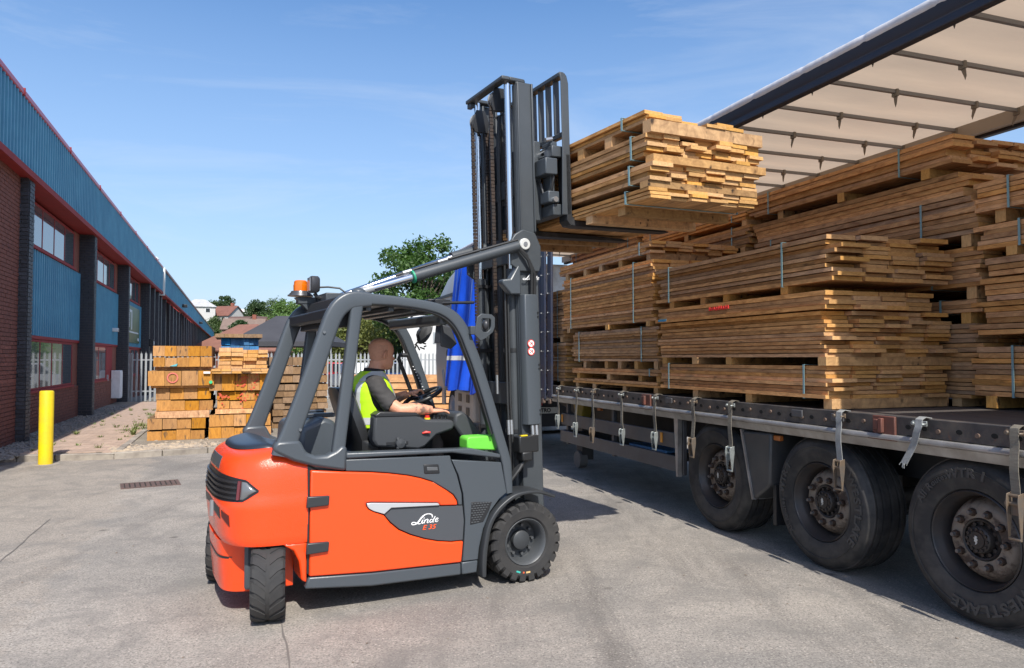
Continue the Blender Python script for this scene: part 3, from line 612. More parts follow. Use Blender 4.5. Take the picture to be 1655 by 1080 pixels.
for sy in (-1, 1):
    def P(poly, yo, d, name, mm, bev=.006, par=fk):
        a, b = sorted((sy * yo, sy * (yo - d))); return MB().prism(poly, a, b).build(name, mm, par, bevel=bev)
    side = P(org, .622, .045, 'side_panel', panel_m, .010)
    P(gup, .616, .04, 'upper_trim_panel', grey_m)
    P(swo, .613, .03, 'swoosh_panel', mat('swoosh_grey', (.062, .068, .077), .5), .004)
    P(acc, .628, .03, 'silver_accent', silver_m, .004)
    fp = P(frp, .614, .04, 'front_panel', grey_m)
    P(ski, .612, .06, 'skirt', grey_m, .012); P(sk2, .610, .05, 'front_skirt', grey_m, .01)
    # sill of the cab opening
    P([(-1.345, .985), (-.60, .978), (-.22, .915), (-.22, .945), (-.45, 1.0), (-1.345, 1.022)], .624, .09, 'cab_sill', grey_m, .01)
    for (z_) in (.73, .44):
        h = P([(-1.60, z_ - .035), (-1.46, z_ - .03), (-1.455, z_ + .03), (-1.595, z_ + .035)], .646, .03, 'hinge', mat('hinge_black', (.03, .033, .036), .4), .006)
    h = P([(-.805, .848), (-.69, .842), (-.70, .905), (-.81, .912)], .622, .012, 'door_handle', black_m, .006)
    P([(-.785, .868), (-.705, .864), (-.71, .888), (-.787, .893)], .625, .006, 'grip', mat('grip_grey', (.09, .095, .10), .4), .002, h)
    vt = P([(-.448, .625), (-.285, .610), (-.31, .55), (-.355, .475), (-.458, .465)], .617, .01, 'air_vent', black_m, .004)
    vm = MB()
    for r_ in range(9):
        zc = .482 + r_ * .016
        for c_ in range(8):
            xc = -.443 + c_ * .022 + (.011 if r_ % 2 else 0)
            if xc < -.305 - .01 * (8 - r_): a, b = sorted((sy * .617, sy * .621)); vm.box(xc - .008, xc + .008, a, b, zc - .0035, zc + .0035)
    vm.build('vent_mesh', mat('vent_grey', (.07, .075, .08), .4), vt, smooth=0)
# door gap line of the rear seam
for sy in (-1, 1): MB().box(-1.588, -1.577, sy * .60 - .015, sy * .60 + .015, .28, .93).build('seam_gasket', black_m, fk, smooth=0)
# script lettering on the swoosh: brush strokes
def ribbon(strokes, y, name, mm, parent, th=.003, swap=1):
    m = MB()
    for st in strokes:
        n = len(st); P_ = [Vector((s[0], 0, s[1])) for s in st]
        # resample with Catmull-Rom
        Q = []
        for i in range(n - 1):
            p0, p1, p2, p3 = P_[max(0, i - 1)], P_[i], P_[i + 1], P_[min(n - 1, i + 2)]; w1, w2 = st[i][2], st[i + 1][2]
            for k in range(5):
                t = k / 5; q = .5 * ((2 * p1) + (p2 - p0) * t + (2 * p0 - 5 * p1 + 4 * p2 - p3) * t * t + (3 * p1 - p0 - 3 * p2 + p3) * t ** 3); Q.append((q, w1 + (w2 - w1) * t))
        Q.append((P_[-1], st[-1][2]))
        rings = []
        for i, (q, w) in enumerate(Q):
            t = (Q[min(i + 1, len(Q) - 1)][0] - Q[max(i - 1, 0)][0]).normalized(); nn = Vector((-t.z, 0, t.x)) * w / 2
            rings.append([q + nn + Vector((0, y, 0)), q - nn + Vector((0, y, 0)), q - nn + Vector((0, y - th * swap, 0)), q + nn + Vector((0, y - th * swap, 0))])
        m.loft(rings)
    return m.build(name, mm, parent, smooth=0)
def script(ox, oz, s, slope=0.0):
    """flowing script word; unit = pixels of the close-up, baseline slopes with the panel"""
    K = [ [(1060, 480, 12), (1075, 420, 50), (1030, 350, 42), (900, 325, 26), (790, 345, 34), (680, 410, 52), (580, 510, 58), (500, 610, 56), (430, 680, 44), (340, 720, 34), (240, 725, 40), (205, 690, 34), (240, 645, 26), (330, 640, 30), (430, 680, 36), (520, 705, 34), (590, 690, 14)],
          [(690, 545, 16), (650, 600, 46), (625, 660, 44), (650, 690, 30), (700, 660, 12)], [(722, 470, 44), (726, 500, 46)],
          [(778, 545, 36), (745, 615, 40), (715, 690, 40)], [(745, 630, 12), (815, 556, 24), (882, 540, 36), (882, 595, 40), (852, 660, 38), (885, 676, 20), (935, 645, 8)],
          [(1092, 556, 20), (1030, 546, 24), (972, 598, 34), (968, 650, 34), (1015, 664, 22), (1075, 612, 14)], [(1200, 428, 34), (1138, 535, 36), (1086, 636, 36), (1110, 662, 20), (1150, 638, 8)],
          [(1195, 606, 10), (1275, 574, 18), (1322, 520, 22), (1280, 500, 22), (1212, 560, 34), (1204, 626, 34), (1258, 650, 22), (1340, 602, 8)] ]
    c = []
    for st in K: c.append([(ox + (x - 190) * s, oz + (730 - z + (x - 190) * -.065) * s + (x - 190) * s * slope, w * s) for x, z, w in st])
    return c
lt = mat('letter_white', (.82, .82, .82), .4)
ribbon(script(-.895, .512, .000172), -.6135, 'lettering', lt, fk)
text('model_number', 'E 35', .044, mat('letter_orange', (.85, .10, .02), .4), fk, shear=.28, wide=1.25, bold=.0004, M=Matrix.Translation((-.768, -.6135, .482)) @ Matrix.Rotation(R(1), 4, 'Y') @ RX)
# --- front fenders
for sy in (-1, 1):
    fpts = [(.22, .608, .022), (.12, .645, .022), (.03, .658, .024), (-.09, .648, .028), (-.18, .606, .030), (-.265, .535, .032), (-.322, .44, .034), (-.352, .30, .036), (-.362, .19, .036), (-.362, .10, .030)]
    MB().band(fpts, sy * .535, .24, .010, smooth=4).build('fender', mat('fender_plastic', (.030, .033, .036), .42), fk, smooth=40)

# --- wheels
def tyre_wheel(name, r, w, rim_r, lug_n, lug_d, parent, loc, rotz=0, tread=True, offset=0.04):
    """axis along local y, outer face towards -y"""
    rc = r - lug_d; ho = w / 2
    prof = [(rim_r, -ho + .018), (rim_r + .012, -ho + .004), (rim_r + .05, -ho), (rc - .035, -ho - .002), (rc - .012, -ho + .012), (rc, -ho + .03), (rc, ho - .03), (rc - .012, ho - .012), (rc - .035, ho + .002), (rim_r + .05, ho), (rim_r, ho - .018)]
    tm = MB().lathe(prof, n=64, cap=False)
    for side in (-1, 1):
        for k in range(lug_n):
            a0 = 2 * math.pi * (k + (0.5 if side > 0 else 0)) / lug_n; da = 2 * math.pi / lug_n * .36
            # lug: shoulder block curving to the centre
            sec = []
            for (yy, sh, rr0, rr1) in ((side * (ho + .001), 0, rc - .045, r - .016), (side * (ho - .012), .02, rc - .02, r - .003), (side * ho * .55, .10, rc - .01, r), (side * ho * .12, .26, rc - .01, r)):
                q = []
                for ang, rr in ((a0 - da + sh, rr0), (a0 + da + sh, rr0), (a0 + da * .85 + sh, rr1), (a0 - da * .85 + sh, rr1)): q.append((rr * math.cos(ang), yy, rr * math.sin(ang)))
                sec.append(q)
            tm.loft(sec)
    t = tm.build(name, rub_m, parent, smooth=38, loc=loc, rot=(0, 0, rotz))
    rp = [(rim_r + .002, -ho + .022), (rim_r - .006, -ho + .012), (rim_r - .016, -ho + .02), (rim_r - .028, -ho + .05), (rim_r - .032, -ho + .11), (rim_r - .034, -ho + .135)]
    MB().lathe(rp, n=40, cap=False).build('rim', mat('rim_grey', (.065, .07, .075), .45), t, smooth=40)
    MB().lathe([(rim_r - .030, -ho + .134), (rim_r * .50, -ho + .138), (rim_r * .42, -ho + .128), (rim_r * .40, -ho + .085), (rim_r * .34, -ho + .078), (0, -ho + .076)], n=36, cap=False).build('hub', mat('hub_dark_grey', (.040, .044, .048), .45), t, smooth=40)
    for k in range(9):
        a = 2 * math.pi * k / 9; rr = rim_r * .62; m = MB(); m.cyl((rr * math.cos(a), -ho + .137, rr * math.sin(a)), (rr * math.cos(a), -ho + .108, rr * math.sin(a)), .012, n=6); m.build('wheel_nut', mat('nut_grey', (.10, .105, .11), .4, metal=.4), t, smooth=0)
    return t
fw = tyre_wheel('front_wheel', .292, .235, .172, 22, .020, fk, (0.0, -.502, .290))
for (a, c_, l_) in ((250, (.05, .42, .36), .034), (262, (.62, .12, .05), .012), (272, (.62, .42, .18), .034)):
    m = MB(); aa = R(a); m.box(-l_ / 2, l_ / 2, -.1205, -.118, -.006, .006); o = m.build('sidewall_sticker', mat('sticker_%d' % a, c_, .5), fw, smooth=0, loc=(.215 * math.cos(aa), 0, .215 * math.sin(aa)), rot=(0, -(aa + R(90)), 0))
w2 = tyre_wheel('front_wheel', .292, .235, .172, 22, .020, fk, (0.0, .502, .290), R(180))
STE = R(76)
tyre_wheel('rear_wheel', .238, .20, .135, 18, .007, fk, (-1.80, -.50, .236), R(78))
tyre_wheel('rear_wheel', .238, .20, .135, 18, .007, fk, (-1.93, .53, .236), STE)
m = MB(); m.cyl((-1.81, -.5, .24), (-1.81, .5, .24), .06, n=12); m.box(-1.9, -1.7, -.42, .42, .18, .34); m.build('steer_axle', black_m, fk)
m = MB(); m.cyl((0, -.46, .29), (0, .46, .29), .11, n=16); m.build('drive_axle', black_m, fk)
for sy in (-1, 1): m = MB(); m.box(-1.93, -1.86, sy * .40 - .02, sy * .40 + .02, .17, .47); m.build('wheel_fork', grey_m, fk, bevel=.02)

# --- overhead guard
for sy in (-1, 1):
    y0 = sy * .588; D = .068
    cp = [(-1.735, 1.02, .15), (-1.72, 1.08, .14), (-1.70, 1.14, .125), (-1.645, 1.29, .118), (-1.58, 1.47, .115), (-1.515, 1.66, .113), (-1.457, 1.83, .113), (-1.422, 1.915, .115), (-1.38, 1.972, .118), (-1.32, 2.010, .118), (-1.25, 2.02, .11), (-1.18, 2.02, .09)]
    MB().band([(x, z, w, y0) for x, z, w in cp], y0, D, .020, smooth=4).build('rear_pillar', grey_m, fk, smooth=45)
    bp = [(-1.395, .93, .10), (-1.392, 1.02, .085), (-1.345, 1.40, .078), (-1.297, 1.80, .078), (-1.285, 1.90, .08), (-1.275, 1.985, .085)]
    MB().band(bp, y0, D * .92, .016, smooth=3).build('middle_pillar', grey_m, fk, smooth=45)
    # base flange joining the two pillars over the orange body
    a, b = sorted((sy * .632, sy * .545)); MB().prism([(-1.80, 1.10), (-1.80, 1.055), (-1.68, .99), (-1.56, .95), (-1.345, .905), (-1.338, 1.06), (-1.375, 1.075), (-1.415, 1.04), (-1.47, 1.015), (-1.54, 1.015), (-1.60, 1.04), (-1.64, 1.12), (-1.77, 1.12)], a, b).build('pillar_base', grey_m, fk, bevel=.02)
    rp_ = [(-1.32, 2.02, .075), (-1.20, 2.025, .075), (-1.0, 2.018, .065), (-.80, 1.998, .065), (-.66, 1.965, .072), (-.565, 1.905, .08), (-.50, 1.815, .078), (-.455, 1.715, .076), (-.41, 1.61, .076), (-.355, 1.46, .076), (-.30, 1.30, .076), (-.235, 1.10, .076), (-.17, .90, .074), (-.155, .80, .066), (-.14, .66, .05)]
    MB().band(rp_, y0, .062, .013, smooth=4).build('front_pillar', grey_m, fk, smooth=45)
    gs = [(x - .038, z - .03, .014) if z > 1.9 else (x - .047, z - .012, .014) for x, z, w in rp_[1:12]]
    MB().band(gs, y0 - sy * .006, .05, .004, smooth=4).build('door_seal', black_m, fk, smooth=45)
    for bx, bz in ((-1.64, 1.185), (-1.495, 1.80)): MB().cyl((bx, sy * .62, bz), (bx, sy * .632, bz), .010, n=10).build('pillar_bolt', mat('bolt_dull', (.16, .17, .18), .4, metal=.5), fk)
m = MB(); m.box(-1.25, -.68, -.545, .545, 1.985, 2.012); m.build('roof_panel', mat('roof_dark', (.03, .032, .035), .35), fk, bevel=.01)
for x_ in (-1.18, -1.02, -.86, -.70): MB().box(x_ - .02, x_ + .02, -.55, .55, 1.95, 1.984).build('roof_bar', grey_m, fk, bevel=.006)
m = MB(); m.box(-1.47, -1.40, -.56, .56, 1.88, 1.96); m.build('rear_cross_bar', black_m, fk, bevel=.015)
m = MB(); m.prism([(-1.40, 1.84), (-1.30, 1.84), (-1.22, 1.95), (-1.22, 2.05), (-1.36, 2.05)], -.50, .50); m.build('roof_bracket_beam', mat('bracket_dark', (.022, .024, .026), .5), fk, bevel=.01)
m = MB(); m.box(-.66, -.60, -.55, .55, 1.87, 1.95); m.build('front_cross_bar', grey_m, fk, bevel=.015)
# beacon, rear work light and their bracket
m = MB(); m.box(-1.44, -1.30, .38, .47, 2.05, 2.105); m.prism([(-1.46, 2.10), (-1.38, 2.10), (-1.30, 2.02), (-1.30, 1.97), (-1.36, 1.99)], .385, .46); m.box(-1.30, -1.10, .10, .44, 2.05, 2.12); m.build('lamp_bracket', grey2_m, fk, bevel=.006)
bc = MB(); bc.lathe([(.0, 2.112), (.098, 2.112), (.095, 2.122), (.085, 2.124), (.082, 2.134), (.075, 2.136), (.07, 2.15), (.06, 2.152)], c=(-1.41, .44, 0), ax='z', n=28, cap=False); bo_ = bc.build('beacon_base', mat('beacon_base_grey', (.09, .09, .095), .3, metal=.4), fk)
amb = mat('beacon_amber', (.95, .22, .005), .12, coat=.5)
amb.node_tree.nodes['Principled BSDF'].inputs['Transmission Weight'].default_value = .35
MB().lathe([(.0, 2.236), (.040, 2.234), (.049, 2.226), (.052, 2.20), (.0545, 2.198), (.0545, 2.190), (.053, 2.15), (.0, 2.15)], c=(-1.41, .44, 0), ax='z', n=28, cap=False).build('beacon_lens', amb, bo_)
MB().cyl((-1.41, .44, 2.152), (-1.41, .44, 2.235), .03, n=12).build('reflector', mat('beacon_core', (.9, .35, .03), .3), bo_)
m = MB(); rr_ = []
for (x_, k_) in ((-1.385, .8), (-1.375, 1), (-1.33, 1.0), (-1.315, .8)): rr_.append([(x_, .26 + .05 * k_ * a, 2.19 + .062 * k_ * b) for a, b in ((-1, -.7), (-.7, -1), (.7, -1), (1, -.7), (1, .7), (.7, 1), (-.7, 1), (-1, .7))])
m.loft(rr_); m.build('work_light', mat('lamp_body', (.035, .036, .04), .4), fk, smooth=40)
MB().box(-1.392, -1.386, .222, .298, 2.14, 2.24).build('work_light_lens', mat('lens_clear', (.2, .21, .23), .1), fk, smooth=0)
m = MB(); m.tube([(-1.345, .26, 2.125), (-1.33, .26, 2.10), (-1.30, .26, 2.09)], .016); m.build('work_light_mount', black_m, fk)
m = MB(); m.tube([(-1.32, .26, 2.17), (-1.25, .24, 2.175), (-1.17, .20, 2.165), (-1.13, .18, 2.13), (-1.13, .17, 2.06)], .007); m.build('work_light_cable', hose_m, fk)
# tilt cylinders on the roof
for sy in (-1, 1):
    A, B = (Vector((-1.20, -.43, 2.085)), Vector((.06, -.43, 2.50))) if sy < 0 else (Vector((-1.20, .28, 2.165)), Vector((.20, .30, 2.60))); L_ = lambda t: A + (B - A) * t
    ty = MB(); ty.cyl(L_(.30 if sy < 0 else .71), L_(.97), .040 if sy < 0 else .046, n=20); tc_ = ty.build('tilt_cylinder', grey2_m, fk)
    if sy > 0:
        MB().cyl(L_(.72), (-1.2, .43, 2.085), .027, n=16).build('piston_rod', chrome_m, tc_); continue
    MB().cyl(L_(.02), L_(.31 if sy < 0 else .72), .027, n=16).build('piston_rod', chrome_m, tc_)
    MB().cyl(L_(-.03), L_(.09), .032, .026, n=16).build('rod_end', mat('rod_end_grey', (.35, .36, .36), .4, metal=.3), tc_)
    MB().cyl(L_(.297 if sy < 0 else .70), L_(.306 if sy < 0 else .706), .047 if sy < 0 else .048, n=20).build('seal_ring', mat('seal_green', (.02, .30, .16), .5), tc_)
    m = MB(); up = Vector((0, 0, .055)); m.tube([L_(.20) + up * .8, L_(.34) + up * .95, L_(.60) + up, L_(.97) + up * .9], .010); m.build('oil_pipe', hose_m, tc_)
    for fa, fb_, fu in ((.24, .29, .87), (.45, .51, 1)): MB().cyl(L_(fa) + up * fu, L_(fb_) + up * fu, .014, n=8).build('pipe_fitting', steel_m, tc_)
    m = MB(); m.ico((-1.235, sy * .50, 2.065), .05, 2, sc=(1.1, 1, .9)); m.build('cylinder_mount', grey_m, fk)

# --- mast (tilted back), everything in it is a sub-part
TL = R(1.6)
ms = MB()
for sy in (-1, 1):
    a, b = sorted((sy * .375, sy * .345)); ms.box(.125, .305, a, b, .22, 2.56)
    a, b = sorted((sy * .344, sy * .29)); ms.box(.125, .15, a, b, .22, 2.5); ms.box(.28, .305, a, b, .22, 2.5)
    ms.prism([(.05, 2.35), (.125, 2.30), (.30, 2.30), (.318, 2.36), (.318, 2.50), (.27, 2.60), (.16, 2.625), (.09, 2.585), (.05, 2.53)], *sorted((sy * .379, sy * .405)))
ms.box(.13, .16, -.285, .285, 1.26, 1.44); ms.box(.13, .16, -.285, .285, .35, .62); ms.box(.13, .16, -.285, .285, 2.38, 2.52)
mast = ms.build('mast', grey2_m, fk, bevel=.008, rot=(0, -TL, 0))
im = MB()
for sy in (-1, 1):
    a, b = sorted((sy * .335, sy * .315)); im.box(.17, .315, a, b, .7, 3.80)
    a, b = sorted((sy * .3351, sy * .352)); im.box(.172, .186, a, b, 2.62, 3.795); im.box(.298, .313, a, b, 2.62, 3.795)
    a, b = sorted((sy * .314, sy * .262)); im.box(.17, .19, a, b, .7, 3.79); im.box(.295, .315, a, b, .7, 3.79)
im.box(.25, .28, -.26, .26, 2.95, 3.10)
im.build('inner_mast', grey2_m, mast, bevel=.005)
# second stage (dark) rails further in
m = MB()
for sy in (-1, 1): a, b = sorted((sy * .255, sy * .205)); m.box(.20, .31, a, b, .9, 3.55)
m.build('carriage_rail', mat('rail_dark', (.028, .032, .037), .4), mast, bevel=.006)
# cross head
m = MB(); pl = [(.02, -.30), (.10, -.335), (.17, -.335), (.20, -.30), (.20, .30), (.17, .335), (.10, .335), (.02, .30), (-.02, .06), (-.02, -.06)]
m.box(.045, .115, -.335, .335, 3.80, 3.832)
for a_, b_ in ((-.335, -.24), (.24, .335)): m.prism([(.1155, a_), (.25, a_ + .01), (.27, a_ + .03), (.27, b_ - .01), (.1155, b_)], 3.8005, 3.8315, ax='z')
m.build('cross_head', grey2_m, mast, bevel=.008)
MB().box(.06, .10, .27, .335, 3.76, 3.80).build('stop_block', grey2_m, mast, bevel=.006)
for sy in (-1, 1):
    lc = MB().cyl((.125, sy * .27, .40), (.125, sy * .27, 2.33 if sy < 0 else 2.3), .042, n=22).build('lift_cylinder', grey2_m, mast)
    MB().cyl((.125, sy * .27, 2.3), (.125, sy * .27, 3.80), .027, n=20).build('lift_rod', chrome_m, mast)
    m = MB()
    for z_ in (.75, 1.05, 1.68, 2.22): m = MB(); m.cyl((.125, sy * .27, z_), (.125, sy * .27, z_ + .03), .047, n=20); m.box(.06, .19, sy * .27 - sy * .05 - .006, sy * .27 - sy * .05 + .006, z_ + .001, z_ + .029); m.build('cylinder_clamp', black_m, mast)
# rolled chains over pulleys
def chain_links(p0, p1, pitch=.028, w=.022, t=.030):
    m = MB(); p0, p1 = Vector(p0), Vector(p1); n = int((p1 - p0).length / pitch)
    for k in range(n):
        c = p0 + (p1 - p0) * ((k + .5) / n); a = .96 if k % 2 else .7; m.box(c.x - t / 2, c.x + t / 2, c.y - w / 2 * a, c.y + w / 2 * a, c.z - pitch * .43, c.z + pitch * .43)
    return m
for (yc, ztop_, zlow) in ((-.115, 3.70, 1.5), (.225, 3.62, 1.5)):
    cc = chain_links((.055, yc, zlow), (.055, yc, ztop_)); cc.build('chain', chain_m, mast, smooth=0)
    c2 = chain_links((.185, yc, 2.6), (.185, yc, ztop_)); c2.build('chain', chain_m, mast, smooth=0)
    pu = MB(); pu.lathe([(.02, yc - .022), (.082, yc - .022), (.084, yc - .014), (.066, yc - .01), (.066, yc + .01), (.084, yc + .014), (.082, yc + .022), (.02, yc + .022)], c=(.12, 0, ztop_), n=28, cap=False); pu.build('pulley', mat('pulley_steel', (.22, .225, .23), .35, metal=.7), mast)
    m = MB(); m.prism([(.06, ztop_ - .09), (.18, ztop_ - .09), (.20, ztop_), (.16, ztop_ + .1), (.08, ztop_ + .1), (.04, ztop_)], yc - .034, yc - .026); m.build('pulley_guard', black_m, mast, bevel=.004)
    m = MB(); m.cyl((.055, yc, 1.35), (.055, yc, 1.5), .012, n=8); m.build('chain_anchor', steel_m, mast)
# centre free-lift cylinder and hoses
MB().cyl((.22, .06, .4), (.22, .06, 2.6), .05, n=18).build('free_lift_cylinder', mat('rail_dark', (.028, .032, .037), .4), mast)
m = MB()
for k, yy in enumerate((-.02, .0, .1, .12)): m.tube([(.17, yy, 1.2), (.17, yy, 3.4), (.19, yy, 3.62), (.23, yy, 3.66), (.27, yy, 3.58), (.275, yy, 2.9)], .012)
m.build('mast_hose', hose_m, mast)
# near cover with the two round prohibition stickers
cv = MB(); cv.prism([(.125, -.40), (.145, -.435), (.20, -.445), (.262, -.435), (.275, -.378), (.125, -.378)], 1.12, 2.12, ax='z'); cvo = cv.build('hose_cover', grey_m, mast, bevel=.006)
m = MB()
for z_ in (1.2, 1.55, 1.95): m.cyl((.255, -.437, z_), (.255, -.445, z_), .008, n=8); m.cyl((.255, -.437, z_ + .03), (.255, -.445, z_ + .03), .008, n=8)
m.build('cover_screw', black_m, mast)
sred = mat('sticker_red', (.75, .06, .04), .4); swh = mat('sticker_white', (.85, .85, .83), .4)
for z_ in (1.742, 1.682):
    m = MB(); m.cyl((.183, -.444, z_), (.183, -.4475, z_), .030, n=28, m=0); m.cyl((.183, -.4475, z_), (.183, -.449, z_), .024, n=28, m=1)
    M_ = Matrix.Translation((.183, -.4500, z_)) @ Matrix.Rotation(R(45), 4, 'Y'); m.box(-.023, .023, -.001, .0005, -.0025, .0025, 0, M_)
    m.box(.170, .178, -.4498, -.448, z_ - .014, z_ - .006, 2); m.box(.186, .194, -.4498, -.448, z_ - .006, z_ + .012, 2); m.build('warning_sticker', [sred, swh, black_m], mast, smooth=0)
ribbon(script(.145, 2.235, .000128), -.4065, 'lettering', lt, mast)
MB().cyl((.165, -.40, 2.508), (.165, -.43, 2.508), .045, n=28).build('pivot_cap', mat('pivot_zinc', (.60, .60, .57), .4, metal=.2), mast, bevel=.006)
MB().cyl((.165, -.43, 2.508), (.165, -.435, 2.508), .018, n=20).build('pivot_bolt', steel_m, mast)
m = MB(); m.prism([(-.03, 2.20), (.04, 2.12), (.13, 2.12), (.13, 2.33), (.11, 2.35), (.04, 2.24), (-.03, 2.235)], -.41, -.33); m.build('cylinder_bracket', grey_m, mast, bevel=.012)
m = MB(); m.tube([(.08, -.43, 2.49), (.16, -.45, 2.42), (.21, -.44, 2.30), (.215, -.42, 2.12)], .013); m.tube([(.10, -.43, 2.47), (.18, -.45, 2.38), (.235, -.44, 2.28), (.24, -.42, 2.12)], .013); m.build('hose_loop', hose_m, mast)
m = MB(); m.cyl((.055, -.43, 2.50), (.095, -.435, 2.48), .02, n=10); m.build('hose_union', steel_m, mast)
# hydraulic block, hoses at the foot
m = MB(); m.box(.03, .20, -.50, -.40, .92, 1.05); m.box(.05, .14, -.51, -.40, .86, .93); m.build('valve_block', mat('valve_black', (.018, .019, .02), .4), mast, bevel=.012)
MB().box(.045, .10, -.505, -.48, 1.048, 1.056).build('valve_label', yelp_m, mast, smooth=0)
m = MB()
for k in range(3): m.tube([(.10 + k * .015, -.47, .88), (.04, -.47 + k * .02, .80), (-.05, -.46 + k * .02, .70), (-.07, -.45, .58)], .016)
for k in range(2): m.tube([(.185 + k * .035, -.43, 1.13), (.185 + k * .035, -.44, 1.04), (.16 + k * .02, -.45, .95)], .010); m.tube([(.03 + k * .025, -.33, 2.2), (.03 + k * .025, -.33, 1.3), (.03 + k * .025, -.36, .75)], .009)
m.build('hydraulic_hose', hose_m, mast)
for k in range(2):
    MB().cyl((.185 + k * .035, -.432, 1.115), (.185 + k * .035, -.438, 1.04), .015, n=8).build('hose_fitting', steel_m, mast); MB().cyl((.03 + k * .025, -.335, 1.16), (.03 + k * .025, -.34, 1.05), .014, n=8).build('hose_fitting', steel_m, mast)

# --- fork carriage, backrest, forks
ca = MB(); ca.box(.335, .40, -.30, .30, 2.72, 3.36)
ca.box(.40, .50, -.47, .47, 3.20, 3.29); ca.box(.40, .50, -.47, .47, 2.74, 2.83)
for y_ in (-.42, .30): ca.box(.415, .45, y_, y_ + .12, 2.83, 3.20)
carr = ca.build('fork_carriage', grey2_m, fk, bevel=.008, rot=(0, -TL, 0))
m = MB(); m.cyl((.40, -.40, 3.24), (.40, .40, 3.24), .03, n=14); m.cyl((.43, -.36, 3.15), (.43, .36, 3.15), .022, n=14); m.build('side_shift_cylinder', chrome_m, carr)
for bx in ((.34, .45, -.47, -.30, 3.06, 3.19), (.36, .46, -.47, -.34, 2.84, 2.93), (.41, .47, -.44, -.30, 3.292, 3.33)): MB().box(*bx).build('shift_bracket', grey_m, carr, bevel=.008)
m = MB(); m.tube([(.38, -.30, 3.12), (.40, -.40, 3.13), (.43, -.44, 3.05), (.42, -.42, 2.95), (.38, -.36, 2.92)], .012); m.tube([(.36, -.28, 3.05), (.36, -.36, 3.0), (.37, -.38, 2.9)], .010); m.build('carriage_hose', hose_m, carr)
MB().cyl((.41, -.50, 2.86), (.41, -.46, 2.86), .022, n=12).build('carriage_fitting', steel_m, carr); MB().cyl((.36, -.44, 3.33), (.42, -.44, 3.345), .018, n=10).build('carriage_fitting', steel_m, carr)
br = MB()
for sy in (-1, 1): a, b = sorted((sy * .51, sy * .495)); br.prism([(.46, 2.74), (.545, 2.74), (.545, 3.78), (.53, 3.84), (.50, 3.865), (.46, 3.865), (.475, 3.80), (.475, 3.3)], a, b)
br.box(.462, .53, -.494, .494, 3.83, 3.865); br.box(.485, .535, -.494, .494, 3.36, 3.40)
bk_o = br.build('backrest', grey2_m, carr, bevel=.008)
for k in range(8): y_ = -.385 + k * .118; MB().box(.482, .530, y_ - .007, y_ + .007, 3.40, 3.83).build('backrest_bar', grey2_m, carr, smooth=0)
for (y_) in (-.45, .10):
    m = MB(); m.prism([(.502, 2.70), (.502, 3.22), (.545, 3.22), (.548, 2.74), (.575, 2.703), (1.44, 2.680), (1.52, 2.664), (1.52, 2.656), (.60, 2.655), (.53, 2.662)], y_ - .06, y_ + .06); m.build('fork', forkm, carr, bevel=.006)

# --- cab interior
sb = MB(); sb.loft([[(-1.16 + .0 * a, y, z) for y, z in ((-.22, .96), (.22, .96), (.26, 1.0), (.26, 1.10), (.22, 1.14), (-.22, 1.14), (-.26, 1.10), (-.26, 1.0))] if False else [(x, y * k, z + dz) for y, z in ((-.22, .93), (.22, .93), (.255, .96), (.255, 1.03), (.22, 1.06), (-.22, 1.06), (-.255, 1.03), (-.255, .96))] for x, k, dz in ((-1.12, .9, .02), (-1.05, 1, 0), (-.75, 1, .0), (-.62, .98, .015), (-.58, .85, .0))])
sb.build('seat_cushion', seat_m, fk, smooth=50)
sb = MB(); sb.loft([[(x + dx, y * k, z) for x, y in ((-.06, -.2), (-.06, .2), (-.03, .25), (.03, .25), (.05, .2), (.03, 0), (.05, -.2), (.03, -.25), (-.03, -.25))] for dx, z, k in ((-1.07, .95, .8), (-1.09, 1.05, .92), (-1.145, 1.2, .88), (-1.19, 1.33, .8), (-1.21, 1.40, .68), (-1.215, 1.42, .45))])
sb.build('seat_back', seat_m, fk, smooth=50)
m = MB(); m.box(-1.12, -.7, -.22, .22, .86, .925); m.tube([(-1.0, -.27, .97), (-.98, -.285, 1.06), (-.99, -.285, 1.14)], .012); m.build('seat_base', black_m, fk, bevel=.01)
m = MB(); m.lathe([(.0, -.29), (.06, -.29), (.06, -.262), (.0, -.262)], c=(-1.03, 0, 1.10), n=18); m.build('recline_knob', dplas_m, fk)
cs = MB(); cs.prism([(-1.085, 1.235), (-1.05, 1.258), (-.78, 1.243), (-.735, 1.21), (-.70, 1.195), (-.50, 1.185), (-.475, 1.16), (-.49, 1.115), (-.62, 1.08), (-.71, 1.0), (-.76, .985), (-1.07, 1.02), (-1.095, 1.07)], -.40, -.29)
arm = cs.build('armrest_console', dplas_m, fk, bevel=.018)
m = MB(); m.prism([(-1.085, 1.24), (-1.05, 1.263), (-.78, 1.248), (-.745, 1.222), (-1.08, 1.225)], -.405, -.285); m.build('arm_pad', seat_m, arm, bevel=.012)
m = MB(); m.lathe([(.0, -.44), (.032, -.435), (.036, -.42), (.034, -.40)], c=(-.905, 0, 1.04), n=18, cap=False)
for k in range(3): a = 2.1 * k; m.ico((-.905 + .033 * math.cos(a), -.42, 1.04 + .033 * math.sin(a)), .016, 1)
m.build('adjust_knob', dplas_m, arm); m = MB(); m.box(-1.0, -.84, -.404, -.398, 1.03, 1.05); m.build('slot', black_m, arm, smooth=0)
m = MB(); m.cyl((-.68, -.36, 1.19), (-.68, -.36, 1.205), .022, n=16); m.build('stop_collar', yelp_m, arm); m = MB(); m.cyl((-.68, -.36, 1.205), (-.68, -.36, 1.222), .017, n=16); m.build('stop_button', redp_m, arm)
m = MB(); m.tube([(-.735, -.405, 1.10), (-.71, -.415, 1.108), (-.68, -.42, 1.105)], [.006, .010, .006]); m.build('brake_lever', redp_m, arm)
m = MB()
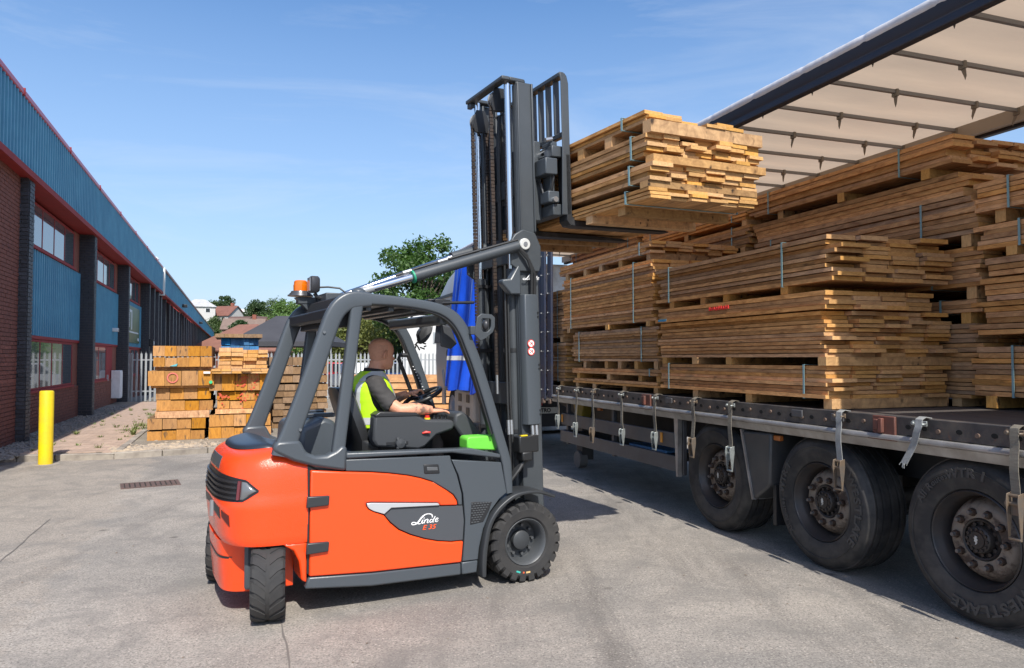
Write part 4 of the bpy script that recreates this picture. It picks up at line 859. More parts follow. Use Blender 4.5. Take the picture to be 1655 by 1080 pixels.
for k in range(4): m.tube([(-.62 + k * .03, -.33, 1.18), (-.61 + k * .03, -.33, 1.22)], [.008, .011])
m.build('hydraulic_lever', black_m, arm)
# dashboard, column, wheel
m = MB(); m.prism([(-.47, 1.14), (-.46, 1.22), (-.40, 1.245), (-.34, 1.20), (-.22, 1.05), (-.17, .63), (-.28, .63), (-.36, 1.0)], -.36, .46); m.build('dashboard', dplas_m, fk, bevel=.02)
m = MB(); m.cyl((-.36, .06, 1.06), (-.54, .06, 1.32), .03, n=14); m.build('steering_column', black_m, fk)
cw_ = Vector((-.55, .06, 1.335)); ax = Vector((-.42, 0, .91)).normalized(); e1 = Vector((0, 1, 0)); e2 = ax.cross(e1)
m = MB(); rg = []
for i in range(33):
    a = 2 * math.pi * i / 32; c = cw_ + (e1 * math.cos(a) + e2 * math.sin(a)) * .15; rd = (c - cw_).normalized(); rg.append([c + (rd * math.cos(t) + ax * math.sin(t)) * .017 for t in [2 * math.pi * k / 10 for k in range(10)]])
m.loft(rg, cap=False); m.cyl(cw_ - ax * .03, cw_ + ax * .01, .035, n=14)
for a in (.5, 2.6, 4.7): m.tube([cw_, cw_ + (e1 * math.cos(a) + e2 * math.sin(a)) * .15], .012, 6)
m.build('steering_wheel', mat('wheel_black', (.014, .014, .015), .4), fk, smooth=50)
m = MB(); m.box(-1.5, -.74, -.56, .56, .902, .915); m.box(-.73, -.2, -.56, .56, .605, .625); m.build('floor_plate', black_m, fk, smooth=0)
m = MB(); m.prism([(-1.575, .93), (-1.30, .93), (-1.30, 1.12), (-1.33, 1.20), (-1.40, 1.23), (-1.56, 1.16)], -.30, .50); m.build('battery_hood', grey_m, fk, bevel=.03)
for y_ in (-.1, .2): MB().box(-1.51, -1.28, y_, y_ + .07, 1.235 - .02, 1.245).build('hood_strip', mat('cover_navy'  , (.022, .028, .038), .35), fk, bevel=.005, rot=(0, R(0), 0))
# grab handle on the far front pillar, green clip box, mirrors, display
m = MB(); m.tube([(-.50, .54, 1.66), (-.565, .54, 1.66), (-.575, .54, 1.63), (-.45, .54, 1.32), (-.43, .54, 1.29), (-.37, .54, 1.29)], .018); m.build('grab_handle', black_m, fk)
m = MB(); m.prism([(-.455, .985), (-.455, 1.06), (-.44, 1.075), (-.235, 1.075), (-.215, .965)], -.56, -.42); m.build('green_box', green_m, fk, bevel=.012)
m = MB(); m.tube([(-.62, .14, 1.96), (-.56, .12, 1.90), (-.54, .10, 1.86)], .012); m.build('mirror_arm', black_m, fk)
m = MB(); rr_ = []
for (yy, k) in ((.05, .8), (.06, 1), (.08, 1), (.09, .8)): rr_.append([(-.53 + .055 * k * math.cos(t) * .8 + .035 * math.sin(t), yy - .02 * math.cos(t), 1.83 + .085 * k * math.sin(t)) for t in [2 * math.pi * i / 20 for i in range(20)]])
m.loft(rr_); m.build('cab_mirror', black_m, fk, smooth=40)
m = MB(); m.ico((-.49, .22, 1.82), .065, 2, sc=(.8, .8, 1)); m.build('cab_fan', dplas_m, fk)
m = MB()
for k in range(7): a = k * .9; m.tube([(-.50 + .04 * math.cos(a), .22, 1.75 + .03 * math.sin(a)), (-.50 + .05 * math.cos(a + 1), .22 + .02, 1.73 + .03 * math.sin(a + 1))], .006, 5)
m.build('fan_cable', hose_m, fk)
m = MB(); m.prism([(-.60, 1.72), (-.52, 1.70), (-.47, 1.74), (-.52, 1.86), (-.60, 1.88)], -.42, -.40); m.build('sun_visor', dplas_m, fk, bevel=.008)
# side mirror frame by the front pillar (square bracket with a lamp in it)
mo = MB()
ov = [(-.445, 1.80), (-.40, 1.755), (-.355, 1.775), (-.30, 1.82), (-.285, 1.86), (-.285, 1.925), (-.31, 1.945), (-.39, 1.95), (-.425, 1.925)]
iv = [(-.395, 1.835), (-.375, 1.82), (-.345, 1.82), (-.32, 1.845), (-.315, 1.865), (-.315, 1.905), (-.325, 1.915), (-.385, 1.915), (-.395, 1.905)]
n_ = len(ov); vs = [(x, -.66, z) for x, z in ov] + [(x, -.66, z) for x, z in iv] + [(x, -.645, z) for x, z in ov] + [(x, -.645, z) for x, z in iv]; fs = []
for i in range(n_):
    j = (i + 1) % n_; fs += [(i, j, n_ + j, n_ + i), (2 * n_ + i, 3 * n_ + i, 3 * n_ + j, 2 * n_ + j), (i, 2 * n_ + i, 2 * n_ + j, j), (n_ + i, n_ + j, 3 * n_ + j, 3 * n_ + i)]
mo.add(vs, fs); mo.box(-.475, -.40, -.655, -.60, 1.80, 1.86); lo_ = mo.build('lamp_frame', grey2_m, fk, bevel=.004)
m = MB(); m.ico((-.355, -.645, 1.87), .035, 2, sc=(.7, .9, 1.1)); m.build('front_lamp', mat('lamp_body', (.035, .036, .04), .4), lo_)
m = MB(); m.tube([(-.40, -.55, 2.035), (-.60, -.30, 2.04), (-.95, -.2, 2.05)], .012); m.box(-.62, -.50, -.36, -.28, 2.025, 2.065); m.build('roof_cable_tray', black_m, fk, bevel=.006)
# lettering down the far front pillar
m = MB()
for k in range(9): t = k / 9; m.box(-.448 + t * .11, -.438 + t * .11, .5455, .548, 1.56 - t * .22, 1.567 - t * .22)
m.build('pillar_lettering', lt, fk, smooth=0)
# ================================================================ TRAILER
TO = Vector((2.34, 5.70, 0)); TR = R(109.25)           # local x = towards the tractor, local -y = into the trailer; side plane at y = 0
FT = Matrix.Translation(TO) @ Matrix.Rotation(TR, 4, 'Z')
def ft(s, v, z=0): return FT @ Vector((s, -v, z))
tr = thing('semi_trailer', 'curtain sided semi trailer with its side open, loaded with packs of sawn timber', 'trailer', TO, TR)
rave_m = mat('rave_steel', (0.040, 0.038, 0.040), 0.5, col2=(0.10, 0.085, 0.072), vs=7, bump=0.2, bs=30, rust=((.16, .07, .04), 9, .61))
alu_m = mat('worn_aluminium', (0.42, 0.41, 0.40), 0.38, metal=0.5, col2=(0.24, 0.22, 0.20), vs=5, rust=((.15, .10, .07), 6, .66))
cham_m = mat('chassis_steel', (0.032, 0.033, 0.036), 0.6, col2=(0.055, 0.05, 0.046), vs=4)
deck_m = mat('deck_ply', (0.055, 0.048, 0.046), 0.75, col2=(0.10, 0.085, 0.075), vs=3, bump=0.2, bs=40, stretch=(1, 8, 1))
guard_m = mat('side_guard_steel', (0.085, 0.085, 0.09), 0.45, col2=(0.06, 0.058, 0.06), vs=5, rust=((.16, .075, .04), 6, .68))
navy_m = mat('roof_rail_navy', (0.022, 0.023, 0.032), 0.6)
tarp_m = mat('roof_tarpaulin', (0.56, 0.48, 0.39), 0.6, col2=(0.36, 0.30, 0.23), vs=1.6, bump=.6, bs=2.2, stretch=(1.6, .35, 1))
_t = tarp_m.node_tree; _b = _t.nodes['Principled BSDF']; _tr = _t.nodes.new('ShaderNodeBsdfTranslucent'); _tr.inputs[0].default_value = (0.56, 0.43, 0.31, 1); _mx = _t.nodes.new('ShaderNodeMixShader'); _mx.inputs[0].default_value = 0.48
_o = _t.nodes['Material Output']; _t.links.new(_b.outputs[0], _mx.inputs[1]); _t.links.new(_tr.outputs[0], _mx.inputs[2]); _t.links.new(_mx.outputs[0], _o.inputs[0])
S0, S1, VW, ZB = -2.75, 10.5, 2.50, 1.245
MB().box(S0, S1, -VW + .06, -.06, ZB - .06, ZB - .004).build('deck', deck_m, tr, smooth=0)
# side rave with round holes: C profile, holes as dark studs recessed, bolts
for v, sg_ in ((0.0, 1), (VW, -1)):
    m = MB(); a, b = sorted((-v, -(v + sg_ * .05))); m.box(S0, S1, a, b, ZB - .125, ZB)
    m.build('side_rave', rave_m, tr, bevel=.006)
    m = MB(); m.prism([(-v + sg_ * .035, ZB - .128), (-v + sg_ * .045, ZB - .145), (-v + sg_ * .045, ZB - .16), (-v + sg_ * .01, ZB - .172), (-v - sg_ * .03, ZB - .235), (-v - sg_ * .05, ZB - .235), (-v - sg_ * .05, ZB - .128)], S0, S1, ax='x'); m.build('lower_lip', alu_m, tr, bevel=.004)
hole = MB(); hole.cyl((0, 0, 0), (0, .006, 0), .017, n=12); hm = hole.mesh('rave_hole', mat('hole_black', (.004, .004, .004), .9), 40)
bolt = MB(); bolt.cyl((0, 0, 0), (0, .012, 0), .014, n=10); blm = bolt.mesh('bolt', mat('rusty_bolt', (.16, .11, .085), .6, metal=.3), 40)
s = -2.2; k = 0
while s < 5.2:
    if k % 5 in (0, 1, 3): put('rave_hole', hm, tr, (s, -.001 + .0, ZB - .066), scale=(1.3, .7, .9))
    else: put('bolt', blm, tr, (s, 0, ZB - .055 - .02 * (k % 2)))
    s += .105 + .02 * ((k * 7) % 3); k += 1
rb_m = mat('red_bracket', (0.15, 0.050, 0.034), 0.65, col2=(0.085, 0.045, 0.035), vs=8, rust=((.09, .05, .035), 10, .6))
for s_ in (-.655, 2.59):
    m = MB(); m.box(s_ - .10, s_ + .09, .002, .022, ZB - .14, ZB - .005); m.box(s_ - .015, s_ + .02, .022, .05, ZB - .12, ZB - .02); m.box(s_ + .03, s_ + .07, .022, .04, ZB - .10, ZB - .03); m.box(s_ - .13, s_ + .12, .005, .04, ZB - .168, ZB - .142); m.build('post_socket', rb_m, tr, bevel=.006)
for s_ in (.28, 2.2, 3.3, 4.5, -.15):
    m = MB(); m.box(s_ - .14, s_ - .02, .004, .018, ZB - .075, ZB - .02); m.build('lashing_plate', guard_m, tr, bevel=.004)
# chassis beams, cross members, headboard
for v in (.72, 1.78):
    m = MB(); m.prism([(S0, ZB - .06), (S1, ZB - .06), (S1, ZB - .2), (7.2, ZB - .22), (5.8, ZB - .52), (S0, ZB - .52)], -v - .05, -v + .05); m.build('chassis_beam', cham_m, tr)
for k in range(16):
    a = S0 + .4 + k * .82; MB().box(a, a + .06, -VW + .06, -.06, ZB - .18, ZB - .062).build('cross_member', cham_m, tr, smooth=0)
MB().box(S1, S1 + .06, -VW, 0, ZB - .2, 3.72).build('headboard', alu_m, tr, smooth=0)
MB().box(S0 - .05, S0, -VW, 0, .95, 3.72).build('rear_door', mat('door_grey', (.32, .33, .34), .5), tr, smooth=0)
for v in (.04, VW - .04): MB().box(S0, S0 + .1, -v - .04, -v + .04, ZB, 3.72).build('corner_post', alu_m, tr, smooth=0)
# wheels (super singles)
trubber = mat('trailer_tyre', (0.020, 0.020, 0.021), 0.65, col2=(0.080, 0.072, 0.063), vs=4.5, lo=.42, hi=.72, bump=0.12, bs=50)
rimw_m = mat('rim_cream', (0.25, 0.205, 0.16), 0.6, col2=(0.14, 0.10, 0.075), vs=8, rust=((.05, .032, .024), 8, .50))
rimd_m = mat('rim_dark', (0.030, 0.030, 0.034), 0.4, col2=(.06, .045, .035), vs=6); hub_m = mat('hub_black', (0.018, 0.018, 0.02), 0.45, col2=(.05, .035, .025), vs=9)
nut_m = mat('nut_rust', (0.035, 0.028, 0.026), 0.5, metal=.3, col2=(.10, .06, .04), vs=20); nutcap_m = mat('nut_worn', (.16, .15, .145), .45, metal=.5)
ltyre = mat('tyre_letter', (0.062, 0.059, 0.056), 0.6)
RT, HW = .518, .19
prof = [(.300, -HW + .035), (.312, -HW + .012), (.335, -HW + .006), (.40, -HW - .010), (.45, -HW - .004), (.478, -HW + .012), (.494, -HW + .03), (.502, -HW + .05)]
tread = []
for (a, b) in ((-.130, .010), (-.075, .010), (-.0, .010), (.075, .010), (.130, .010)): tread += [(RT - .004 + (.004 if abs(a) < .1 else 0), a - b), (RT - .018, a - b + .003), (RT - .018, a + b - .003), (RT - .004 + (.004 if abs(a) < .1 else 0), a + b)]
prof += [(RT - .006, -HW + .055)] + tread + [(RT - .006, HW - .055), (.494, HW - .03), (.45, HW), (.335, HW), (.300, HW - .03)]
tyre_me = MB().lathe(prof, n=88, cap=False).mesh('tyre', trubber, 42)
bar_me = MB().lathe([(.420, -HW - .0125), (.424, -HW - .015), (.428, -HW - .0125)], n=88, cap=False).mesh('bead', trubber, 60)
rim_me = MB().lathe([(.303, -HW + .038), (.302, -HW + .018), (.296, -HW + .012), (.290, -HW + .02), (.286, -HW + .05), (.272, -HW + .065), (.262, -HW + .13), (.255, -HW + .20)], n=64, cap=False).mesh('rim', rimd_m, 42)
disc_me = MB().lathe([(.262, -HW + .17), (.235, -HW + .115), (.215, -HW + .088), (.195, -HW + .08), (.132, -HW + .08), (.128, -HW + .088), (.118, -HW + .11)], n=48, cap=False).mesh('wheel_disc', rimw_m, 42)
hb = MB().lathe([(.13, -HW + .084), (.122, -HW + .07), (.112, -HW + .075), (.108, -HW + .098), (.085, -HW + .10), (.082, -HW + .052), (.075, -HW + .045), (.052, -HW + .043), (.05, -HW + .034), (.0, -HW + .032)], n=40, cap=False)
for k in range(12):
    a = 2 * math.pi * k / 12; hb.cyl((.066 * math.cos(a), -HW + .05, .066 * math.sin(a)), (.066 * math.cos(a), -HW + .034, .066 * math.sin(a)), .010, n=6); hb.cyl((.097 * math.cos(a), -HW + .105, .097 * math.sin(a)), (.097 * math.cos(a), -HW + .082, .097 * math.sin(a)), .012, n=8)
hub_me = hb.mesh('hub', hub_m, 42)
nt = MB(); nt.cyl((0, 0, 0), (0, -.028, 0), .026, .023, n=6); nt.cyl((0, -.028, 0), (0, -.05, 0), .014, .012, n=10, m=1); nut_me = nt.mesh('wheel_nut', [nut_m, nutcap_m], 30)
# emblem on the hub: small leaping outline
em = MB(); em.prism([(-.004, .028), (.010, .022), (.006, .012), (.014, .004), (.008, -.006), (.010, -.016), (-.002, -.028), (.001, -.012), (-.008, -.006), (-.006, .006), (-.012, .014), (-.004, .016)], -HW + .026, -HW + .0318); em_me = em.mesh('emblem', mat('emblem_pale', (.55, .53, .48), .5), 0)
def arc_text(body, size, r, a_mid, parent, wide=1.0, flip=False, bold=0.0, gap=1.0):
    """letters round the sidewall; a_mid = angle of the middle, degrees, 90 = top"""
    chars = []; adv = 0
    wd = {'I': .32, 'l': .28, 'i': .28, '1': .45, ' ': .35, 'W': 1.0, 't': .38, 's': .5, 'R': .66, 'A': .66, 'o': .56, 'u': .56, 'e': .55}
    tot = sum(wd.get(c, .62) for c in body) * size * wide * gap; x = -tot / 2; objs = []
    for c in body:
        w = wd.get(c, .62) * size * wide * gap
        if c != ' ':
            # seen from -y the x axis runs to the right, z up
            ang = R(a_mid) - (x + w / 2) / r if not flip else R(a_mid) + (x + w / 2) / r
            rot = ang - R(90) if not flip else ang + R(90)
            M = Matrix.Translation((r * math.cos(ang), -HW - .0125, r * math.sin(ang))) @ Matrix.Rotation(-rot, 4, 'Y') @ RX
            objs.append(text('lettering', c, size, ltyre, None, wide=wide, bold=bold, depth=.003, M=M))
        x += w
    me = MB()
    for o in objs:
        me.add([v.co for v in o.data.vertices], [tuple(p.vertices) for p in o.data.polygons]); d = o.data; bpy.data.objects.remove(o); bpy.data.meshes.remove(d)
    return me.build('lettering', ltyre, parent, smooth=0)
axles = [-1.225, .075, 1.447]; wheels = []
for i, s_ in enumerate(axles):
    for v, rz in ((.08 + HW, 0), (VW - .08 - HW, R(180))):
        t = put('trailer_wheel', tyre_me, tr, (s_, -v, .516)); 
        # outer face looks towards the camera side (local +y), so turn the wheel about z
        t.rotation_euler = (0, 0, R(180) + rz)
        put('bead', bar_me, t); put('rim', rim_me, t); put('wheel_disc', disc_me, t)
        if rz == 0:
            put('hub', hub_me, t); put('emblem', em_me, t)
            for k in range(10): a = 2 * math.pi * k / 10 + .1 * i; put('wheel_nut', nut_me, t, (.168 * math.cos(a), -HW + .082, .168 * math.sin(a)))
            wheels.append(t)
    MB().cyl((s_, -.4, .516), (s_, -VW + .4, .516), .07, n=12).build('axle', cham_m, tr)
    for v in (.72, 1.78): MB().box(s_ - .12, s_ + .12, -v - .1, -v + .1, .6, .75).build('air_spring', black_m, tr, bevel=.03)
arc_text('All R', .068, .405, 143, wheels[0], bold=.002); arc_text('outes', .055, .405, 122, wheels[0], bold=.001); arc_text('WTR 1', .078, .408, 94, wheels[0], wide=1.15, bold=.003)
arc_text('WESTLAKE', .092, .405, 290, wheels[0], wide=1.15, bold=.003)
arc_text('WTR 1', .078, .408, 160, wheels[1], wide=1.1, bold=.003); arc_text('All Routes', .06, .405, 205, wheels[1], bold=.001)
arc_text('WESTLAKE', .09, .405, 0, wheels[1], wide=1.15, bold=.003)
# mudguards between the axles, splash flap
mud_m = mat('mudguard_plastic', (0.045, 0.047, 0.050), 0.4, col2=(0.07, .068, .066), vs=4)
m = MB(); m.prism([(.98, .99), (.60, 1.0), (.62, .56), (.66, .52), (.80, .42), (.84, .40), (1.02, .96)], -.40, -.05); m.build('mudguard', mud_m, tr, bevel=.02)
m = MB(); m.prism([(1.0, 1.0), (.845, .402), (.825, .402), (.98, 1.0)], -.42, -.035); m.build('mudguard_edge', alu_m, tr, smooth=0)
MB().box(.60, .64, -.40, -.10, .22, .56).build('splash_flap', black_m, tr, smooth=0)
m = MB(); m.box(.52, .60, -.12, -.075, .94, .985); m.build('side_marker', mat('marker_orange', (.42, .13, .03), .35), tr, bevel=.008)
m = MB(); m.box(4.0, 4.1, -.16, -.12, .96, 1.0); m.build('side_marker', mat('marker_orange', (.5, .13, .03), .35), tr, bevel=.008)
# side guard rails and their posts
for z0, z1, a, b in ((.70, .86, 2.13, 5.12), (.46, .62, 2.10, 5.16)):
    m = MB(); m.box(a, b, -.085, -.055, z0, z1); m.build('side_guard', guard_m, tr, bevel=.006)
for s_ in (2.05, 3.6, 5.0):
    m = MB(); m.box(s_ - .03, s_ + .03, -.14, -.09, .43, 1.06); m.build('guard_post', guard_m, tr, bevel=.006)
m = MB(); m.prism([(2.02, 1.08), (2.10, 1.08), (2.06, .42), (2.03, .42)], -.08, -.03); m.build('guard_end', alu_m, tr, smooth=0)
for s_ in (2.36, 5.06): MB().box(s_, s_ + .04, -.053, -.045, .735, .84).build('reflector', mat('reflector_amber', (.75, .30, .02), .3), tr, smooth=0)
for z0, z1 in ((.70, .86), (.46, .62)): MB().box(2.1, 5.1, -VW + .06, -VW + .09, z0, z1).build('side_guard', guard_m, tr, smooth=0)
m = MB(); m.box(2.3, 3.9, -VW + .12, -VW + .7, .48, 1.0); m.build('daylight_block', cham_m, tr, bevel=.02)  # added dark box, keeps daylight from showing under the trailer
# landing leg wheels, air tank, yellow wedge, blue sheet
m = MB(); m.cyl((0, .06, .13), (0, -.06, .13), .125, n=20); m.build('landing_wheel', mat('landing_wheel_grey', (.16, .15, .14), .6), tr, loc=(5.55, -.55, 0))
for v in (.62, 1.9): MB().box(5.45, 5.65, -v - .09, -v + .09, .13, .95).build('landing_leg', cham_m, tr, smooth=0)
m = MB(); m.cyl((5.6, -1.9, .13), (5.6, -1.78, .13), .125, n=20); m.build('landing_wheel', cham_m, tr)
m = MB(); m.cyl((2.9, -.9, .86), (3.9, -.9, .86), .16, n=18); m.build('air_tank', cham_m, tr)
m = MB(); m.prism([(4.72, 1.06), (5.12, 1.06), (5.02, .86), (4.80, .80)], -.36, -.22); m.build('wheel_chock', mat('chock_yellow', (.42, .30, .03), .5, col2=(.28, .2, .04), vs=6), tr, bevel=.01)
m = MB(); m.box(2.45, 3.3, -.5, -.15, .60, .63); m.build('folded_sheet', mat('blue_sheet', (.10, .24, .45), .6), tr, bevel=.01)
MB().box(2.1, 5.1, -.55, -.15, .56, .595).build('carrier_tray', cham_m, tr, smooth=0)
# roof: sliding rail, edge roll, tarpaulin, hoops, hangers
RZ0, RZ1 = 3.735, 3.93
for v, sg_ in ((0, 1), (VW, -1)):
    a, b = sorted((-v - sg_ * .07, -v + sg_ * .0)); c, d = (a, b)
    m = MB(); m.prism([(a, RZ0), (b, RZ0), (b + .0, RZ0 + .03), (b - .012, RZ0 + .06), (b, RZ0 + .085), (b, RZ1 - .03), (a, RZ1 - .03)], S0, S1 + .06, ax='x'); m.build('roof_rail', navy_m, tr, bevel=.008)
# light edge roll with cinched dimples
m = MB(); pts = []; rr = []; n = 700
for i in range(n + 1):
    s_ = S0 + (S1 - S0) * i / n; d = abs(((s_ - .1) / .62) % 1 - .5) * .62; k = math.exp(-(((.31 - d)) / .028) ** 2); pts.append((s_, -.03 - .003 * k, RZ1 - .014 - .001 * k)); rr.append(.044 * (1 - .07 * k) + .002 * noise.noise((s_ * 6, 0, 0)) + .005 * k * noise.noise((s_ * 45, 1, 0)) + .0025 * noise.noise((s_ * 22, 3, 0)))
m.tube(pts, rr, 12); m.build('roof_edge_roll', mat('edge_grey', (.62, .62, .64), .45, col2=(.5, .5, .52), vs=7), tr, smooth=60)
m = MB(); NX, NY = 220, 40; vs = []
for i in range(NX + 1):
    for j in range(NY + 1):
        s_ = S0 + (S1 - S0) * i / NX; y = -.02 - (VW - .04) * j / NY; ph = ((s_ - .1) / .62) % 1; sag = -.028 * math.sin(math.pi * ph) ** 2 * math.sin(math.pi * j / NY) ** .5; vs.append((s_, y, RZ1 - .03 + sag + .010 * noise.noise((s_ * 3.2, y * 1.3, 0)) + .006 * noise.noise((s_ * 9, y * 3, 4))))
m.add(vs, [(i * (NY + 1) + j, (i + 1) * (NY + 1) + j, (i + 1) * (NY + 1) + j + 1, i * (NY + 1) + j + 1) for i in range(NX) for j in range(NY)])
m.build('roof_tarpaulin', tarp_m, tr, smooth=60, fix=False)
hoop_m = mat('hoop_steel', (.24, .24, .24), .5, metal=.2); strap_m = mat('hanger_web', (.22, .20, .17), .8)
for k in range(-4, 17):
    s_ = .1 + k * .62
    if not S0 + .1 < s_ < S1 - .1: continue
    m = MB(); m.box(s_ - .015, s_ + .015, -VW + .05, -.05, RZ1 - .085, RZ1 - .055); m.build('roof_hoop', hoop_m, tr, smooth=0)
    for v in (.10, .95, 1.85, 2.36):
        hg = MB(); dx = rng.uniform(-.03, .03); hg.prism([(s_ - .025, RZ1 - .096), (s_ + .02, RZ1 - .096), (s_ + .018 + dx, RZ1 - .17), (s_ + .008 + dx, RZ1 - .20), (s_ - .004 + dx, RZ1 - .17)], -v - .002, -v + .002)
        hg.box(s_ - .028, s_ + .028, -v - .012, -v + .012, RZ1 - .11, RZ1 - .052); hg.build('tarp_hanger', strap_m, tr, smooth=0)
MB().box(S0, S1, -VW + .035, -VW + .14, RZ0 + .03, RZ1 - .045).build('inner_rail', mat('inner_rail_beige', (.34, .30, .25), .5), tr, smooth=0)
# blue curtain, pushed to the front and bunched; dark webbing at its free edge
cur_m = mat('curtain_blue', (0.012, 0.085, 0.62), 0.35, col2=(0.008, 0.06, 0.46), vs=2.5, coat=.1, bump=.6, bs=5)
m = MB(); vs = []; NX, NZ = 170, 12
for j in range(NZ + 1):
    z = 1.02 + (3.70 - 1.02) * j / NZ; low = 1 - j / NZ
    for i in range(NX + 1):
        s_ = 6.15 + 4.35 * i / NX; a = s_ * 8.5; fold = .07 * math.sin(a) + .045 * math.sin(a * 1.73 + 1.2) + .02 * math.sin(a * 3.3 + z); y = .06 + fold * (.45 + .75 * low) + .22 * low ** 1.5 * math.sin(min(1, max(0, (s_ - 6.4) / 4.0)) * math.pi) + .10 * low * max(0, (s_ - 9.2)); vs.append((s_ + .35 * low * max(0, (s_ - 8.8)) * .5, y, z + .05 * math.sin(a * .5) * (low if j == 0 else 0)))
m.add(vs, [(j * (NX + 1) + i, j * (NX + 1) + i + 1, (j + 1) * (NX + 1) + i + 1, (j + 1) * (NX + 1) + i) for j in range(NZ) for i in range(NX)])
cu = m.build('curtain', cur_m, tr, smooth=60, fix=False)
m = MB(); vs = []
for j in range(2):
    z = 1.60 + .09 * j
    for i in range(NX + 1):
        q = Vector(vs[0]) if False else None
        s_ = 6.15 + 4.35 * i / NX; low = 1 - (z - 1.02) / 2.68; a = s_ * 8.5; fold = .07 * math.sin(a) + .045 * math.sin(a * 1.73 + 1.2) + .02 * math.sin(a * 3.3 + z); y = .066 + fold * (.45 + .75 * low) + .22 * low ** 1.5 * math.sin(min(1, max(0, (s_ - 6.4) / 4.0)) * math.pi) + .10 * low * max(0, (s_ - 9.2)); vs.append((s_ + .35 * low * max(0, (s_ - 8.8)) * .5, y, z))
m.add(vs, [(i, i + 1, NX + 1 + i + 1, NX + 1 + i) for i in range(NX)]); m.build('reflective_band', mat('band_grey', (.55, .56, .56), .4), cu, smooth=60, fix=False)
for k, s_ in enumerate((5.32, 5.50, 5.72, 5.92)):
    m = MB(); y = .035 + .03 * (k % 2); m.box(s_ - .075, s_ + .075, y - .02, y + .02, 1.06 - .02 * (k % 2), 3.7); o = m.build('curtain_webbing', mat('webbing_navy', (.016, .024, .055), .5, col2=(.035, .035, .045), vs=7), cu, bevel=.012)
    b = MB()
    for q in range(9): z = 1.15 + q * .28; b.cyl((s_ + .04, y + .02, z + .03), (s_ + .04, y + .03, z + .03), .011, n=8)
    tag(b.build('rivets', steel_m, o, smooth=0), kind='stuff')
    m = MB(); m.box(s_ - .05, s_ + .03, y - .015, y + .025, .98, 1.05); m.build('webbing_hook', mat('rusty_bolt', (.16, .11, .085), .6), o, bevel=.01)

# --- ratchet straps hanging from the rave
web_m = mat('strap_webbing', (.20, .18, .145), .85, col2=(.12, .105, .085), vs=14, bump=.3, bs=140, stretch=(1, 1, 6)); webg_m = mat('strap_webbing_grey', (.30, .31, .31), .85, col2=(.20, .20, .19), vs=14, bump=.3, bs=140)
rat_m = mat('ratchet_zinc', (.40, .43, .42), .4, metal=.6, col2=(.25, .27, .26), vs=12); ratd_m = mat('ratchet_dull', (.15, .13, .11), .5, metal=.4, col2=(.22, .15, .09), vs=12)
def ratchet_strap(s_, length, label, web=web_m, rm=rat_m, lean=0.0, frayed=False, handle=.17):
    t = thing('ratchet_strap', label, 'strap', ft(s_, 0, ZB), TR, 'ratchet straps hanging along the trailer rail')
    w = .026; path = [(-.02, ZB * 0 + .004), (.03, .012), (.062, -.004), (.068, -.05)]
    n = 8; pl = [(y, z, 0) for y, z in path] + [(.068 + .006 * math.sin(k * .8 + s_ * 5), -.05 - length * k / n, lean * (k / n) ** 1.2) for k in range(1, n + 1)]
    m = MB(); rg = []
    for i, (y, z, dx) in enumerate(pl):
        d = Vector((0, pl[min(i + 1, len(pl) - 1)][0] - pl[max(i - 1, 0)][0], pl[min(i + 1, len(pl) - 1)][1] - pl[max(i - 1, 0)][1])).normalized(); nn = Vector((0, -d.z, d.y)) * .0025
        rg.append([Vector((dx - w, y, z)) + nn, Vector((dx + w, y, z)) + nn, Vector((dx + w, y, z)) - nn, Vector((dx - w, y, z)) - nn])
    m.loft(rg); m.build('webbing', web, t, smooth=40)
    m = MB(); m.box(-.055, .055, .05, .062, -.045, -.012); m.cyl((.04, .05, -.03), (.04, .08, -.03), .012, n=8); m.tube([(-.05, .06, -.03), (-.06, .085, -.03), (-.05, .10, -.03)], .007, 6); m.build('hook', rm, t, bevel=.003)
    y, z, dx = pl[-1]
    if frayed:
        m = MB()
        for k in range(14): a = rng.uniform(-w, w); m.tube([(dx + a, y, z + .005), (dx + a + rng.uniform(-.01, .01), y + .008, z - rng.uniform(.01, .035))], .0015, 4)
        m.build('frayed_end', web, t, smooth=0); return t
    m = MB()
    for sx in (-1, 1):
        m.prism([(y - .012, z + .02), (y + .03, z + .01), (y + .036, z - .03), (y + .018, z - handle), (y + .006, z - handle), (y - .014, z - .04)], dx + sx * .034 - .003, dx + sx * .034 + .003, ax='x')
    for zz, r_ in ((z - .0, .010), (z - .045, .012)): m.cyl((dx - .034, y + .008, zz), (dx + .034, y + .008, zz), r_, n=10)
    m.cyl((dx - .036, y + .012, z - handle), (dx + .036, y + .012, z - handle), .010, n=8)
    m.box(dx - .031, dx + .031, y, y + .004, z - .11, z - .055)
    m.build('ratchet', rm, t, bevel=.002)
    m = MB(); m.lathe([(.006, -.0), (.026, .0), (.026, .006), (.006, .006)], c=(dx, 0, 0), ax='x', n=14, cap=False); m.v = [(v[0] + .036, v[1] + y + .01, v[2] + z - .045) for v in m.v]; m.build('ratchet_gear', rm, t, smooth=0)
    return t
ratchet_strap(4.95, .36, 'ratchet strap with pale zinc buckle hanging beside the dark curtain webbing')
ratchet_strap(4.34, .417, 'ratchet strap hanging in front of the guard rail, second from the dark curtain webbing')
ratchet_strap(3.83, .438, 'dull brown ratchet strap hanging third from the dark curtain webbing', rm=ratd_m)
ratchet_strap(3.085, .384, 'ratchet strap hanging above the middle of the side guard, bent over a curled rail hook', lean=-.05)
ratchet_strap(2.315, .353, 'ratchet strap with bright buckle hanging over the rear end of the side guard')
ratchet_strap(1.59, .341, 'dull ratchet strap hanging by the guard end just ahead of the first trailer tyre', rm=ratd_m)
ratchet_strap(1.0, .36, 'ratchet strap with bright open buckle hanging over the hub of the first trailer wheel', handle=.2)
